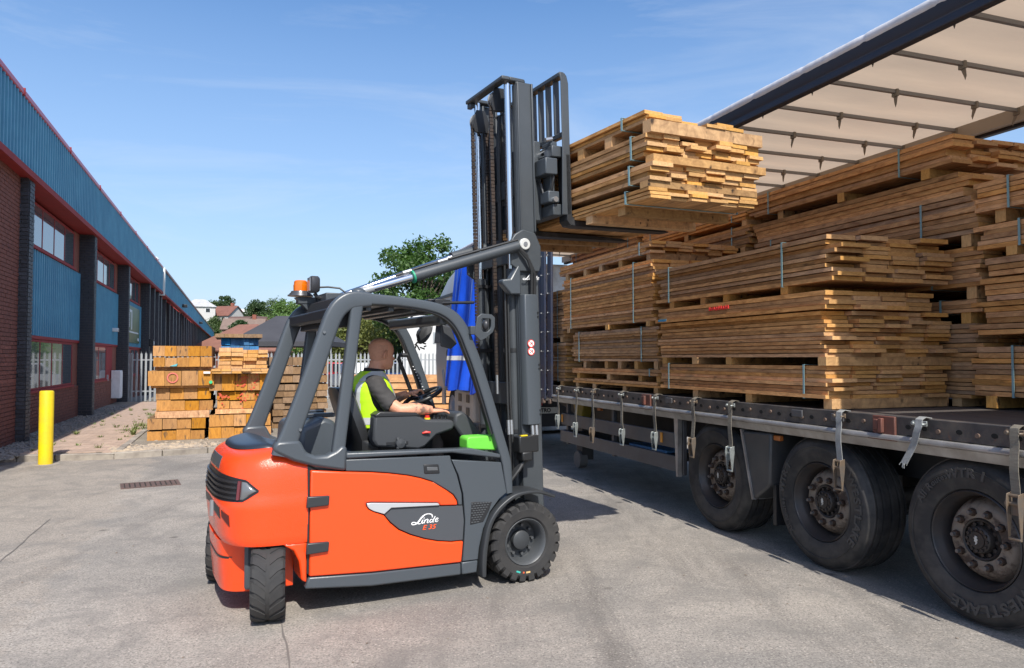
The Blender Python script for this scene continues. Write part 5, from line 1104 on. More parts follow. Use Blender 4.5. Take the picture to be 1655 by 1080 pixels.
ratchet_strap(-.30, .31, 'grey ratchet strap with dull twisted buckle hanging over the middle trailer tyre', web=webg_m, rm=ratd_m, handle=.2)
ratchet_strap(-.985, .246, 'frayed grey strap end with no buckle flung over the rail between two trailer tyres', web=webg_m, lean=.11, frayed=True)
ratchet_strap(-1.615, .33, 'tan ratchet strap with long brown buckle hanging over the rearmost trailer tyre', rm=ratd_m, handle=.24)

# ================================================================ TIMBER PACKS
w_board = wood('board_side_brightened', (0.70, 0.36, 0.135), (0.33, 0.14, 0.048)); w_end = wood('board_end', (0.69, 0.385, 0.135), (0.48, 0.24, 0.075), end=True, rnd=.15)  # sides brightened in colour to offset the shade under the trailer roof
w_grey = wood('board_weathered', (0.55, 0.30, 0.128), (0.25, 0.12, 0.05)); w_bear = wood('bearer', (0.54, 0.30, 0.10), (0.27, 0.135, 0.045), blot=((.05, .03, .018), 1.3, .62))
def plank_mesh(name, seed, mats, warp=.04):
    r = random.Random(seed); m = MB(); n = 3; rg = []
    for i in range(n + 1):
        x = -.5 + i / n; j = lambda: r.uniform(-warp, warp)
        rg.append([(x, -.5 + j() * .12, -.5 + j()), (x, .5 + j() * .12, -.5 + j()), (x, .5 + j() * .12, .5 + j()), (x, -.5 + j() * .12, .5 + j())])
    m.loft(rg); m.m[-2:] = [1, 1]; return m.mesh(name, mats, 0)
w_load = wood('load_side_sunlit', (0.58, 0.305, 0.105), (0.28, 0.13, 0.04)); w_lend = wood('load_end', (0.67, 0.37, 0.115), (0.46, 0.235, 0.065), end=True, rnd=.16)  # darker copy of the trailer timber, for the load out in the sun
PLL = [plank_mesh('plank_lifted', 30 + k, [w_load, w_lend]) for k in range(4)]
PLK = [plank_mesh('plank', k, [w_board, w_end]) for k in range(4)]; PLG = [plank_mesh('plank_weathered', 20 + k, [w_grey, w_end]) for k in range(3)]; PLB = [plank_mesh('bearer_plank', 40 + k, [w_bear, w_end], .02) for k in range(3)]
bandm = mat('pack_band', (.22, .36, .38), .45)
PACKS = 'strapped packs of sawn timber'
def pack(label, origin, rot, L, Wd, H, ncol, nlay, bands=(.15, .85), name='timber_pack', jag=.028, full=True, gap_block=False, meshes=PLK, group=PACKS, skip=None, bear_below=(), bear_h=.07, wjit=.05, name2='plank', bsticks=None, inset=.0, endface=1, cat='timber pack'):
    """boards along local x from 0 to L, across local y from 0 to -Wd, up from z=0 (bearers under it are part of the pack)"""
    t = thing(name, label, cat, origin, rot, group)
    bh = bear_h if bear_below else 0.0
    for bx in bear_below: put('bearer', rng.choice(PLB), t, (bx, -Wd / 2 + rng.uniform(-.02, .02), bh / 2), (0, 0, R(90)), (Wd * rng.uniform(.96, 1.02), .085, bh - .001))
    if gap_block and bh: put('bearer', PLB[0], t, (L / 2, -Wd + .06, bh / 2), (0, 0, 0), (L * .96, .05, bh - .004))  # added lengthwise board, blocks sky showing through the bearer gaps
    lh = H / nlay
    for k in range(nlay):
        ws = [rng.uniform(1 - wjit, 1 + wjit) for _ in range(ncol)]; tot = sum(ws); gap = rng.uniform(.0, .006) * ncol; y = max(-.02, min(.016, rng.gauss(0, .010))); wide = (Wd - gap) * rng.uniform(.965, 1.0)
        for c in range(ncol):
            w = wide * ws[c] / tot
            if full or c == 0 or c == ncol - 1 or k in (0, nlay - 1):
                if not (skip and skip(k, c)):
                    th = lh * (rng.uniform(.80, .945) if k < nlay - 1 else .98); e0 = rng.gauss(0, jag) ; e1 = rng.gauss(0, jag); e0 = max(-.07, min(.07, e0)); e1 = max(-.07, min(.07, e1))
                    put(name2, rng.choice(meshes), t, ((L + e0 + e1) / 2 + rng.uniform(-.004, .004), y - w / 2, bh + lh * k + th / 2), (rng.uniform(-.006, .006), 0, rng.uniform(-.0035, .0035)), (L + e1 - e0, w - .003, th))
            y -= w + gap / ncol
    for f in bands:
        s_ = L * f; m = MB(); z0, z1 = bh - .004, bh + H + .008; yo = .016
        for (y0, y1, a, b) in ((yo - .003, yo, z0, z1), (-Wd - yo, -Wd - yo + .003, z0, z1)): m.box(s_ - .009, s_ + .009, y0, y1, a, b)
        m.box(s_ - .009, s_ + .009, -Wd - yo, yo, z1, z1 + .002); m.box(s_ - .009, s_ + .009, -Wd - yo, yo, z0 - .002, z0); 
        o = m.build('band', bandm, t, smooth=0)
    return t
def tp(label, s0, s1, v0, v1, z0, z1, ncol, nlay, **k):
    """pack on the trailer: z0 is the underside of its boards; bearers hang below it"""
    bh = k.get('bear_h', .07) if k.get('bear_below') else 0
    if v0 > 1: k['gap_block'] = True
    return pack(label, ft(s0, v0, z0 - bh), TR, s1 - s0, v1 - v0, z1 - z0, ncol, nlay, **k)
B3 = (.10, 1.2, 2.3)
# near row, rear stack
tp('lowest timber pack at the trailer edge with sunlit board ends, standing on the deck', -.10, 2.32, .02, 1.24, 1.325, 1.575, 5, 8, bear_below=(.03, .95, 1.8), bear_h=.078, bands=(.1, .93))
tp('deep middle timber pack of the front stack with uneven stepped board ends', -.10, 2.36, .02, 1.28, 1.645, 2.00, 5, 11, bear_below=(.03, 1.25, 1.75, 2.36), bear_h=.068, bands=(), jag=.045)
thin_p = tp('thin four layer timber pack with red paint marks under the dark weathered pack', -.10, 2.36, .02, 1.10, 2.012, 2.155, 4, 4, bands=(), jag=.03)
tm_ = MB(); paint_r = mat('paint_red', (.70, .04, .03), .7)
for k in range(9): a = 1.22 + k * .036; tm_.box(a, a + rng.uniform(.014, .030), .0, .012, rng.uniform(.072, .08), rng.uniform(.10, .112))
tag(tm_.build('paint_mark', paint_r, thin_p, smooth=0), kind='stuff')
MB().box(2.30, 2.46, .0, .012, .012, .035).build('paint_mark', mat('paint_blue', (.05, .25, .42), .7), thin_p, smooth=0)
tp('upper timber pack of the front stack with weathered brown board ends', -.16, 2.36, .03, 1.20, 2.225, 2.58, 4, 10, bear_below=(.55, 1.35, 1.75, 2.3), bear_h=.066, bands=(.22, .92), jag=.05, meshes=PLG + PLK[:1])
# near row, second stack
tp('low timber pack on bearers at the foot of the second trailer stack', 2.44, 4.66, .05, 1.20, 1.31, 1.37, 5, 2, bear_below=(.05, .8, 1.6, 2.15), bear_h=.06, bands=(), full=True)
tp('thin timber pack with open bearer gaps low in the second trailer stack', 2.42, 4.70, .05, 1.20, 1.44, 1.51, 5, 2, bear_below=(.05, .45, 1.2, 2.1), bear_h=.068, bands=(.08,))
tp('greyish timber pack in the lower middle of the second trailer stack', 2.46, 4.72, .06, 1.22, 1.60, 1.985, 5, 12, bear_below=(.06, .5, .9, 1.3, 1.9), bear_h=.088, bands=(.15, .9), meshes=PLG)
tp('tall sunlit timber pack in the upper part of the second trailer stack', 2.52, 5.02, .04, 1.22, 2.05, 2.73, 5, 18, bear_below=(.1, 1.1, 2.3), bear_h=.062, bands=(.17, .88), jag=.025)
tp('top timber pack of the second trailer stack, raised on short bearers under the lifted load', 2.62, 5.10, .05, 1.20, 2.81, 2.94, 6, 4, bear_below=(.05, .7, 1.2, 1.7, 2.3), bear_h=.078, bands=(.08,), jag=.05)
# near row, third stack by the webbing
tp('timber pack behind the dark curtain webbing, lower of its stack', 5.08, 7.5, .10, 1.25, 1.31, 1.86, 4, 13, bear_below=B3, bear_h=.065, bands=(.1, .9), full=False, meshes=PLG)
tp('timber pack behind the dark curtain webbing, upper of its stack', 5.10, 7.5, .10, 1.25, 1.94, 2.62, 4, 15, bear_below=B3, bear_h=.07, bands=(.1, .9), full=False, meshes=PLG)
# far row, rear stack (long sides to the camera, runs out of the picture)
tp('bottom timber pack by the right edge with its band near the end', -2.85, -.36, 1.25, 2.42, 1.345, 1.72, 5, 9, bear_below=(.2, 1.3, 2.38), bear_h=.09, bands=(.1, .885), full=False)
tp('large timber pack with a bulging band, second from the deck by the right edge', -2.85, -.37, 1.25, 2.42, 1.815, 2.25, 5, 10, bear_below=(.2, 1.3, 2.05), bear_h=.085, bands=(.1, .80), full=False, jag=.06)
tp('three layer timber pack on top of the large pack at the right edge', -2.85, -.43, 1.25, 2.42, 2.262, 2.40, 5, 3, bands=(), full=False, jag=.06)
tp('upper timber pack with two pale bands in the stack at the right edge', -2.85, -.40, 1.25, 2.42, 2.475, 2.66, 5, 5, bear_below=(.2, 1.3, 2.2), bear_h=.07, bands=(.1, .87), full=False, jag=.05)
tp('highest timber pack at the right edge, overlapped by the long top pack', -2.85, -.34, 1.25, 2.42, 2.77, 3.00, 5, 6, bear_below=(.2, 1.3, 2.3), bear_h=.10, bands=(.1, .88), full=False, jag=.05)
# far row, middle stack
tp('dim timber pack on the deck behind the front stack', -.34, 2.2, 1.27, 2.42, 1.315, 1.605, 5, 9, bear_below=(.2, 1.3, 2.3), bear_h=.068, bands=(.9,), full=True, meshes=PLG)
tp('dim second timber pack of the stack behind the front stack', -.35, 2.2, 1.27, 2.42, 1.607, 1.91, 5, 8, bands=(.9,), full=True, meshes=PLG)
tp('thin dim timber pack with a pale band between two gaps behind the front stack', -.36, 2.2, 1.27, 2.42, 2.00, 2.10, 5, 3, bear_below=(.12, 1.3, 2.3), bear_h=.088, bands=(.13, .9), full=True)
tp('timber pack with one pale band seen past the upper corner of the front stack', -.37, 2.2, 1.26, 2.42, 2.205, 2.52, 5, 9, bear_below=(.08, 1.3, 2.3), bear_h=.10, bands=(.16, .9), full=True, jag=.03)
tp('long brown timber pack under the topmost pack, with a loose slanting band', -.32, 2.32, 1.25, 2.38, 2.62, 2.92, 5, 7, bear_below=(.06, 1.3, 2.3), bear_h=.098, bands=(.17, .9), full=True, jag=.05, meshes=PLG + PLK[:1])
tp('thin timber pack lying on the long brown pack under the topmost bearers', -.27, 2.36, 1.25, 2.20, 2.93, 3.14, 4, 5, bands=(), full=True, jag=.045, meshes=PLG + PLK[:1])
tp('topmost timber pack of the trailer load, close under the white roof', -.17, 2.40, 1.25, 2.44, 3.225, 3.46, 5, 7, bear_below=(.25, 1.2, 2.1), bear_h=.085, bands=(.2, .88), full=True, jag=.045)
# far row, third stack
tp('timber pack close under the roof, behind the far end of the topmost pack', 2.46, 4.9, 1.25, 2.42, 3.245, 3.50, 5, 7, bear_below=(.1, 1.3, 2.3), bear_h=.072, bands=(.12, .9), full=True)
tp('highest timber pack at the front of the trailer, half hidden by the lifted load', 4.98, 7.4, 1.22, 2.42, 2.86, 3.46, 5, 15, bear_below=(.1, 1.3, 2.3), bear_h=.08, bands=(.12, .9), full=False)
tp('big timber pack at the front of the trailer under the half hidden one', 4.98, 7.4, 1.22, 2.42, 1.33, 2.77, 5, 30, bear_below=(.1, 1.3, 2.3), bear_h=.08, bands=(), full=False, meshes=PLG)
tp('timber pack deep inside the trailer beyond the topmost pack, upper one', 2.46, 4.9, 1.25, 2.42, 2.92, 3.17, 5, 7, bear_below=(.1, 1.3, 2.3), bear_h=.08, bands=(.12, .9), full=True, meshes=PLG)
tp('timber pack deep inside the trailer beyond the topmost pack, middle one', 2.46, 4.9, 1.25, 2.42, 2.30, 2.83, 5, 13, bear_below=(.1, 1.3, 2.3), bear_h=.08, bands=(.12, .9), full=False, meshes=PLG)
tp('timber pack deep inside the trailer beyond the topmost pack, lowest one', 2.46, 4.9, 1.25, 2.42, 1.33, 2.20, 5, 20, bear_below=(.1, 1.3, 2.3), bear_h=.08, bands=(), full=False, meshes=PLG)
# --- the load on the forks, tilted with the mast
FM = Matrix.Translation(FO) @ Matrix.Rotation(FR, 4, 'Z') @ Matrix.Rotation(-TL, 4, 'Y')
def fm(x, y, z): return FM @ Vector((x, y, z))
def lp(label, y0, y1, x0, x1, z0, z1, ncol, nlay, **k):
    """boards along the truck's y; local x of the pack = -y of the truck from the far end to the near end"""
    bh = k.get('bear_h', .07) if k.get('bear_below') else 0
    rot = (Matrix.Rotation(FR, 4, 'Z') @ Matrix.Rotation(-TL, 4, 'Y') @ Matrix.Rotation(R(90), 4, 'Z')).to_euler()
    return pack(label, fm(x0, y0, z0 - bh), tuple(rot), y1 - y0, x1 - x0, z1 - z0, ncol, nlay, group='packs lifted on the forks', wjit=.14, meshes=PLL, **k)
Y0, Y1 = -1.42, 1.10
lp('lowest pack lifted on the forks, with stained baulks hanging under it', Y0 + .0, Y1, .56, 1.60, 2.705, 2.78, 6, 3, bear_below=(.34, .72, 1.75, 2.17), bear_h=.062, bands=(.09,), jag=.02)
lp('second pack from below lifted on the forks, its sunlit ends stepped', Y0 - .01, Y1, .55, 1.60, 2.825, 2.945, 6, 4, bear_below=(.04, 1.2, 2.3), bear_h=.045, bands=(.07,), jag=.022)
lp('third pack lifted on the forks, resting on a clean pale cross board', Y0, Y1, .56, 1.64, 3.0, 3.15, 7, 5, bear_below=(.0, 1.2, 2.3), bear_h=.055, bands=(.06,), jag=.026)
lp('loose top boards of the lifted load above a thick weathered baulk', Y0 + .02, Y1 - .1, .57, 1.60, 3.236, 3.312, 6, 3, bear_below=(-.02, .44, .80, 1.5, 2.2), bear_h=.086, bands=(.10,), jag=.05, skip=lambda k, c: (k == 2 and c in (2, 3, 5)) or (k == 1 and c == 3))
# ================================================================ DRIVER
skin_m = mat('skin', (0.68, 0.335, 0.21), 0.5, col2=(0.60, 0.27, 0.165), vs=14, bump=.1, bs=90)
_t = skin_m.node_tree; N_, L_k = _t.nodes, _t.links; _b = N_['Principled BSDF']; _b.inputs['Subsurface Weight'].default_value = .12; _b.inputs['Subsurface Radius'].default_value = (.012, .005, .003)
# tattoos: dark print on the forearms only
_src = _b.inputs['Base Color'].links[0].from_socket; _co = N_.new('ShaderNodeTexCoord'); _sep = N_.new('ShaderNodeSeparateXYZ'); L_k.new(_co.outputs['Object'], _sep.inputs[0])
def _band(sock, a, b, e=.012):
    r1 = N_.new('ShaderNodeMapRange'); r1.inputs[1].default_value = a - e; r1.inputs[2].default_value = a + e; r2 = N_.new('ShaderNodeMapRange'); r2.inputs[1].default_value = b - e; r2.inputs[2].default_value = b + e; r2.inputs[3].default_value = 1; r2.inputs[4].default_value = 0
    L_k.new(sock, r1.inputs[0]); L_k.new(sock, r2.inputs[0]); m_ = N_.new('ShaderNodeMath'); m_.operation = 'MULTIPLY'; L_k.new(r1.outputs[0], m_.inputs[0]); L_k.new(r2.outputs[0], m_.inputs[1]); return m_.outputs[0]
_bx, _bz = _band(_sep.outputs[0], -.775, -.655), _band(_sep.outputs[2], 1.2, 1.345)
_n = N_.new('ShaderNodeTexNoise'); _n.inputs['Scale'].default_value = 26; _n.inputs['Detail'].default_value = 4; L_k.new(_co.outputs['Object'], _n.inputs['Vector']); _r = N_.new('ShaderNodeMapRange'); _r.inputs[1].default_value = .42; _r.inputs[2].default_value = .56; L_k.new(_n.outputs[0], _r.inputs[0])
_m1 = N_.new('ShaderNodeMath'); _m1.operation = 'MULTIPLY'; L_k.new(_bx, _m1.inputs[0]); L_k.new(_bz, _m1.inputs[1]); _m2 = N_.new('ShaderNodeMath'); _m2.operation = 'MULTIPLY'; L_k.new(_m1.outputs[0], _m2.inputs[0]); L_k.new(_r.outputs[0], _m2.inputs[1]); _m3 = N_.new('ShaderNodeMath'); _m3.operation = 'MULTIPLY'; _m3.inputs[1].default_value = .75; L_k.new(_m2.outputs[0], _m3.inputs[0])
_mm = N_.new('ShaderNodeMixRGB'); _mm.inputs[2].default_value = (.055, .06, .055, 1); L_k.new(_m3.outputs[0], _mm.inputs[0]); L_k.new(_src, _mm.inputs[1]); L_k.new(_mm.outputs[0], _b.inputs['Base Color'])
pe = thing('person', 'bald driver in yellow high visibility vest and dark polo shirt sitting in the forklift', 'person', FO, FR)
def ell(cx, cy, cz, a, b, n=20, p=2.3, tilt=0.0):
    out = []
    for k in range(n):
        t = 2 * math.pi * k / n; c, s_ = math.cos(t), math.sin(t); x = a * math.copysign(abs(c) ** (2 / p), c); y = b * math.copysign(abs(s_) ** (2 / p), s_); out.append((cx + x, cy + y, cz + x * tilt))
    return out
TOR = [(1.01, -.955, .13, .17), (1.08, -.965, .155, .185), (1.16, -.972, .158, .186), (1.26, -.985, .148, .19), (1.36, -.995, .136, .198), (1.43, -.998, .122, .20), (1.48, -.99, .102, .175), (1.515, -.978, .08, .125), (1.545, -.968, .064, .078)]
bd = MB(); bd.loft([ell(cx, 0, z, a - .012, b - .012) for z, cx, a, b in TOR]); bd.tube([(-.965, 0, 1.50), (-.945, .0, 1.56), (-.925, .005, 1.62)], [.066, .060, .058], 18)
# head, turned a little away from the camera
HD = [(0.0, .060, -.005, .030), (.05, .080, -.022, .044), (.14, .090, -.05, .057), (.24, .093, -.072, .064), (.36, .090, -.088, .069), (.48, .085, -.098, .0725), (.58, .090, -.103, .0745), (.68, .091, -.104, .075), (.78, .080, -.100, .072), (.87, .062, -.087, .064), (.94, .036, -.065, .050), (.985, .008, -.035, .028), (1.0, -.008, -.018, .012)]
HH = .238; yaw = R(10); hc = Vector((-.905, .005, 1.548)); HM = Matrix.Translation(hc) @ Matrix.Rotation(yaw, 4, 'Z') @ Matrix.Rotation(R(2), 4, 'Y')
hr = []
for t, f, b_, w in HD:
    cx, a = (f + b_) / 2, (f - b_) / 2; ring = []
    for k in range(28):
        th = 2 * math.pi * k / 28; c, s_ = math.cos(th), math.sin(th); pw = 2.25; ring.append(HM @ Vector((cx + a * math.copysign(abs(c) ** (2 / pw), c), w * math.copysign(abs(s_) ** (2 / pw), s_), t * HH)))
    hr.append(ring)
bd.loft(hr)
bd.loft([[HM @ Vector(p) for p in r] for r in ([(.080, -.012, .125), (.080, .012, .125), (.080, .008, .118), (.080, -.008, .118)], [(.105, -.016, .088), (.105, .016, .088), (.085, .014, .072), (.085, -.014, .072)], [(.117, -.010, .083), (.117, .010, .083), (.10, .01, .072), (.10, -.01, .072)])])
for sy in (-1, 1):
    e = MB(); e.ico((0, 0, 0), 1, 2); bd.add([HM @ Vector((-.014 + v[0] * .020 + v[2] * .007, sy * .078 + v[1] * .010 + (v[0] < 0) * sy * .011, .112 + v[2] * .034)) for v in e.v], e.f)
# arms and hands
ARM = {-1: [(-1.012, -.185, 1.455), (-.99, -.235, 1.395), (-.93, -.283, 1.305), (-.868, -.315, 1.262), (-.80, -.325, 1.265), (-.74, -.33, 1.268), (-.68, -.335, 1.262), (-.635, -.337, 1.258)], 1: [(-.985, .185, 1.455), (-.94, .235, 1.39), (-.87, .27, 1.31), (-.83, .27, 1.275), (-.78, .255, 1.285), (-.72, .235, 1.31), (-.665, .215, 1.335), (-.62, .20, 1.352)]}
for sy, p in ARM.items(): bd.tube(p, [.055, .056, .05, .047, .048, .045, .036, .029], 16)
# near hand: laid over the levers, fingers forward and down
def finger(p0, d, nrm, L, r, bend):
    pts = [Vector(p0)]; dd = Vector(d).normalized(); nn = Vector(nrm)
    for k, f in enumerate((.45, .32, .23)):
        pts.append(pts[-1] + dd * L * f); dd = (dd * math.cos(bend) - nn * math.sin(bend)).normalized()
    return pts, [r, r * .95, r * .88, r * .72]
pc = Vector((-.59, -.337, 1.252)); bd.loft([[pc + Vector((x, y * k, z * k2)) for y, z in ((-.040, -.006), (-.03, -.014), (.03, -.014), (.040, -.006), (.036, .010), (0, .015), (-.036, .010))] for x, k, k2 in ((-.06, .62, 1.1), (-.03, .9, 1.1), (.0, 1.0, 1.0), (.03, .98, .9))])
for i, (yy, L) in enumerate(((-.030, .062), (-.010, .074), (.011, .080), (.031, .072))):
    q, r_ = finger(pc + Vector((.022, yy, .001)), (1, yy * 1.5, -.14), (0, 0, 1), L, .0092, .30); bd.tube(q, r_, 8)
q, r_ = finger(pc + Vector((-.03, .033, -.002)), (.75, .62, -.2), (0, 0, 1), .062, .0105, .22); bd.tube(q, r_, 8)
# far hand: fingers closed round the wheel rim
wc = cw_ + (e1 * math.cos(.55) + e2 * math.sin(.55)) * .15 if False else Vector((-.565, .185, 1.355)); pc = wc + Vector((-.022, .012, .018)); ad = (Vector((-.565, .19, 1.352)) - Vector((-.62, .20, 1.352)))
bd.loft([[Vector((-.615, .20, 1.352)) + Vector((x, y * k - .0, z * k + x * .25)) for y, z in ((-.038, -.010), (-.025, -.018), (.025, -.018), (.038, -.008), (.032, .012), (0, .018), (-.032, .012))] for x, k in ((-.01, .7), (.025, .95), (.055, 1.0), (.075, .92))])
for i, yy in enumerate((-.030, -.010, .010, .030)):
    q, r_ = finger(Vector((-.548, .20 + yy, 1.378)), (.8, 0, .05), (0, 0, 1), .075, .0098, 1.05); bd.tube(q, r_, 8)
q, r_ = finger(Vector((-.60, .165, 1.348)), (.7, -.45, -.15), (0, 0, 1), .06, .0108, .4); bd.tube(q, r_, 8)
o = bd.build('body_source', skin_m, smooth=0); md = o.modifiers.new('r', 'REMESH'); md.mode = 'VOXEL'; md.voxel_size = .0042; md2 = o.modifiers.new('s', 'SMOOTH'); md2.iterations = 3; md2.factor = .5
dg = bpy.context.evaluated_depsgraph_get(); me = bpy.data.meshes.new_from_object(o.evaluated_get(dg)); bpy.data.objects.remove(o); me.name = 'body'
me.polygons.foreach_set('use_smooth', [True] * len(me.polygons)); me.materials.clear(); me.materials.append(skin_m); me.materials.append(mat('stubble', (.58, .29, .185), .75, col2=(.48, .235, .15), vs=60))
HI = HM.inverted()
for p_ in me.polygons:
    q = HI @ p_.center
    if .06 < q.z < .185 and q.x < .012 - .10 * max(0, q.z - .15) and q.z > .062 + .25 * max(0, q.x + .06): p_.material_index = 1 if abs(q.y) < .0765 or q.x < -.035 else 0
put('body', me, pe)
# face: eyes, brows, mouth, shaved hair
for sy in (-1, 1):
    m = MB(); m.ico(HM @ Vector((.080, sy * .031, .125)), .0105, 2); m.build('eye', mat('eye_dark', (.05, .035, .03), .2), pe)
    m = MB(); m.tube([HM @ Vector((.088, sy * .016, .142)), HM @ Vector((.089, sy * .033, .146)), HM @ Vector((.078, sy * .05, .141))], [.003, .004, .0025], 6); m.build('eyebrow', mat('brow', (.12, .07, .045), .9), pe)
m = MB(); m.tube([HM @ Vector((.088, -.022, .050)), HM @ Vector((.0965, 0, .052)), HM @ Vector((.088, .022, .050))], [.002, .0042, .002], 6); m.build('lips', mat('lips', (.33, .11, .09), .5), pe)
# clothes
shirt_m = mat('polo_charcoal', (.040, .038, .038), .85, col2=(.055, .052, .05), vs=6, bump=.3, bs=22)
m = MB(); m.loft([ell(cx, 0, z, a - .002, b - .002, 24) for z, cx, a, b in TOR[:-1]] + [ell(-.966, 0, 1.54, .070, .088, 24)])
for sy, p in ARM.items():
    pp = [Vector(v) for v in p]; el = [pp[0] + Vector((-.0, -sy * .05, .0)), pp[0], pp[1], pp[2], pp[2] * .85 + pp[3] * .15]; m.tube(el, [.062, .066, .064, .062, .064], 18)
o = m.build('shirt_source', shirt_m, smooth=0); md = o.modifiers.new('r', 'REMESH'); md.mode = 'VOXEL'; md.voxel_size = .008; md2 = o.modifiers.new('s', 'SMOOTH'); md2.iterations = 5
dg = bpy.context.evaluated_depsgraph_get(); me = bpy.data.meshes.new_from_object(o.evaluated_get(dg)); bpy.data.objects.remove(o); me.name = 'polo_shirt'
for v in me.vertices:
    n_ = noise.noise(v.co * 16); v.co += v.normal * (n_ * .009 + .004 * noise.noise(Vector((v.co.x * 14, v.co.y * 14, v.co.z * 46))))
me.polygons.foreach_set('use_smooth', [True] * len(me.polygons)); me.materials.clear(); me.materials.append(shirt_m); put('polo_shirt', me, pe)
m = MB(); m.loft([ell(-.963, 0, 1.527, .072, .082, 22), ell(-.958, 0, 1.556, .069, .074, 22, tilt=-.12), ell(-.958, 0, 1.553, .075, .081, 22, tilt=-.12), ell(-.963, 0, 1.522, .082, .094, 22)], cap=False); m.build('collar', mat('collar_black', (.02, .02, .021), .9), pe, smooth=60)
# vest: torso shell with arm holes and a wide neck, reflective bands
hv_m = mat('hi_vis', (.50, .80, .015), .55, col2=(.42, .72, .012), vs=7, bump=.25, bs=20); refl_m = mat('reflective_tape', (.50, .52, .53), .35)
VR = [(1.13, -.962, .182, .196), (1.19, -.965, .184, .198), (1.26, -.973, .178, .202), (1.33, -.982, .168, .208), (1.39, -.990, .156, .210), (1.44, -.994, .138, .205), (1.475, -.992, .116, .182), (1.50, -.985, .102, .150), (1.52, -.978, .090, .122), (1.535, -.974, .082, .105)]
def vest_pt(t, k):
    i = min(int(t * (len(VR) - 1)), len(VR) - 2); u = t * (len(VR) - 1) - i; z, cx, a, b = [VR[i][q] + (VR[i + 1][q] - VR[i][q]) * u for q in range(4)]
    c, s_ = math.cos(k), math.sin(k); return Vector((cx + a * math.copysign(abs(c) ** (2 / 2.3), c), b * math.copysign(abs(s_) ** (2 / 2.3), s_), z))
NV, NK = 80, 160; vm = MB(); ids = {}
def in_hole(p): 
    for sy in (-1, 1):
        if p.y * sy > .10:
            dx = (p.x + .985 + (1.38 - p.z) * -.12) / .066; dz = (p.z - 1.375) / .125
            if dx * dx + dz * dz < 1: return True
    return False
g = [[vest_pt(j / NV, 2 * math.pi * i / NK) for i in range(NK)] for j in range(NV + 1)]
vs = [p for r in g for p in r]; fs = []; mi = []
for j in range(NV):
    for i in range(NK):
        q = [(j, i), (j, (i + 1) % NK), (j + 1, (i + 1) % NK), (j + 1, i)]; c = sum((g[a][b] for a, b in q), Vector()) / 4
        if in_hole(c): continue
        fs.append(tuple(a * NK + b for a, b in q))
from collections import Counter
ec = Counter()
for f_ in fs:
    for a, b in zip(f_, f_[1:] + f_[:1]): ec[(min(a, b), max(a, b))] += 1
bv = {v for e, c in ec.items() if c == 1 for v in e}
for i in bv:
    p = vs[i]
    for sy in (-1, 1):
        if p.y * sy > .08:
            cxx = -.985 - (1.38 - p.z) * -.12; dx = (p.x - cxx) / .066; dz = (p.z - 1.375) / .125; r_ = math.hypot(dx, dz)
            if .8 < r_ < 1.3: nz_ = 1.375 + dz / r_ * .125; vs[i] = Vector((-.985 - (1.38 - nz_) * -.12 + dx / r_ * .066, p.y, nz_))
vm.add(vs, fs)
vo = vm.build('hi_vis_vest', hv_m, pe, smooth=60, fix=False); sm = vo.modifiers.new('sol', 'SOLIDIFY'); sm.thickness = .005; sm.offset = 1
def tape(cond, off):
    m = MB(); vs2 = []; f2 = []
    for j in range(NV):
        for i in range(NK):
            q = [(j, i), (j, (i + 1) % NK), (j + 1, (i + 1) % NK), (j + 1, i)]; c = sum((g[a][b] for a, b in q), Vector()) / 4
            if cond(c, j, i) and not in_hole(c):
                ctr = Vector((-.985, 0, c.z)); b0 = len(vs2)
                for a, b in q: d = g[a][b] - Vector((-.985, 0, g[a][b].z)); vs2.append(g[a][b] + d.normalized() * off + Vector((0, 0, off * .6 if c.z > 1.46 else 0)))
                f2.append((b0, b0 + 1, b0 + 2, b0 + 3))
    m.add(vs2, f2); return m
tape(lambda c, j, i: 1.155 < c.z < 1.205, .0075).build('reflective_band', refl_m, vo, smooth=60, fix=False)
for sy in (-1, 1): tape(lambda c, j, i: c.z >= 1.205 and .098 < c.y * sy < .150, .0078).build('reflective_brace', refl_m, vo, smooth=60, fix=False)
# trousers and shoes
tr_m = mat('trousers_brown', (.075, .058, .050), .9, col2=(.10, .08, .07), vs=8, bump=.3, bs=25)
m = MB(); m.loft([ell(-.955, 0, 1.03, .145, .18), ell(-.96, 0, 1.09, .158, .188)])
for sy in (-1, 1): m.tube([(-.95, sy * .10, 1.07), (-.80, sy * .13, 1.08), (-.66, sy * .14, 1.085), (-.575, sy * .14, 1.06), (-.53, sy * .14, .98), (-.515, sy * .14, .85), (-.505, sy * .14, .72)], [.10, .092, .082, .075, .068, .060, .055], 16)
o = m.build('trouser_source', tr_m, smooth=0); md = o.modifiers.new('r', 'REMESH'); md.mode = 'VOXEL'; md.voxel_size = .010; md2 = o.modifiers.new('s', 'SMOOTH'); md2.iterations = 4
dg = bpy.context.evaluated_depsgraph_get(); me = bpy.data.meshes.new_from_object(o.evaluated_get(dg)); bpy.data.objects.remove(o); me.name = 'trousers'; me.polygons.foreach_set('use_smooth', [True] * len(me.polygons)); me.materials.clear(); me.materials.append(tr_m); put('trousers', me, pe)
for sy in (-1, 1): m = MB(); m.loft([[(x, sy * .14 + y * k, .628 + z * h) for y, z in ((-.045, 0), (.045, 0), (.042, .05), (.02, .085), (-.02, .085), (-.042, .05))] for x, k, h in ((-.56, .8, .9), (-.50, 1, 1.2), (-.40, 1.05, .8), (-.31, .8, .5))]); m.build('shoe', black_m, pe, smooth=50)

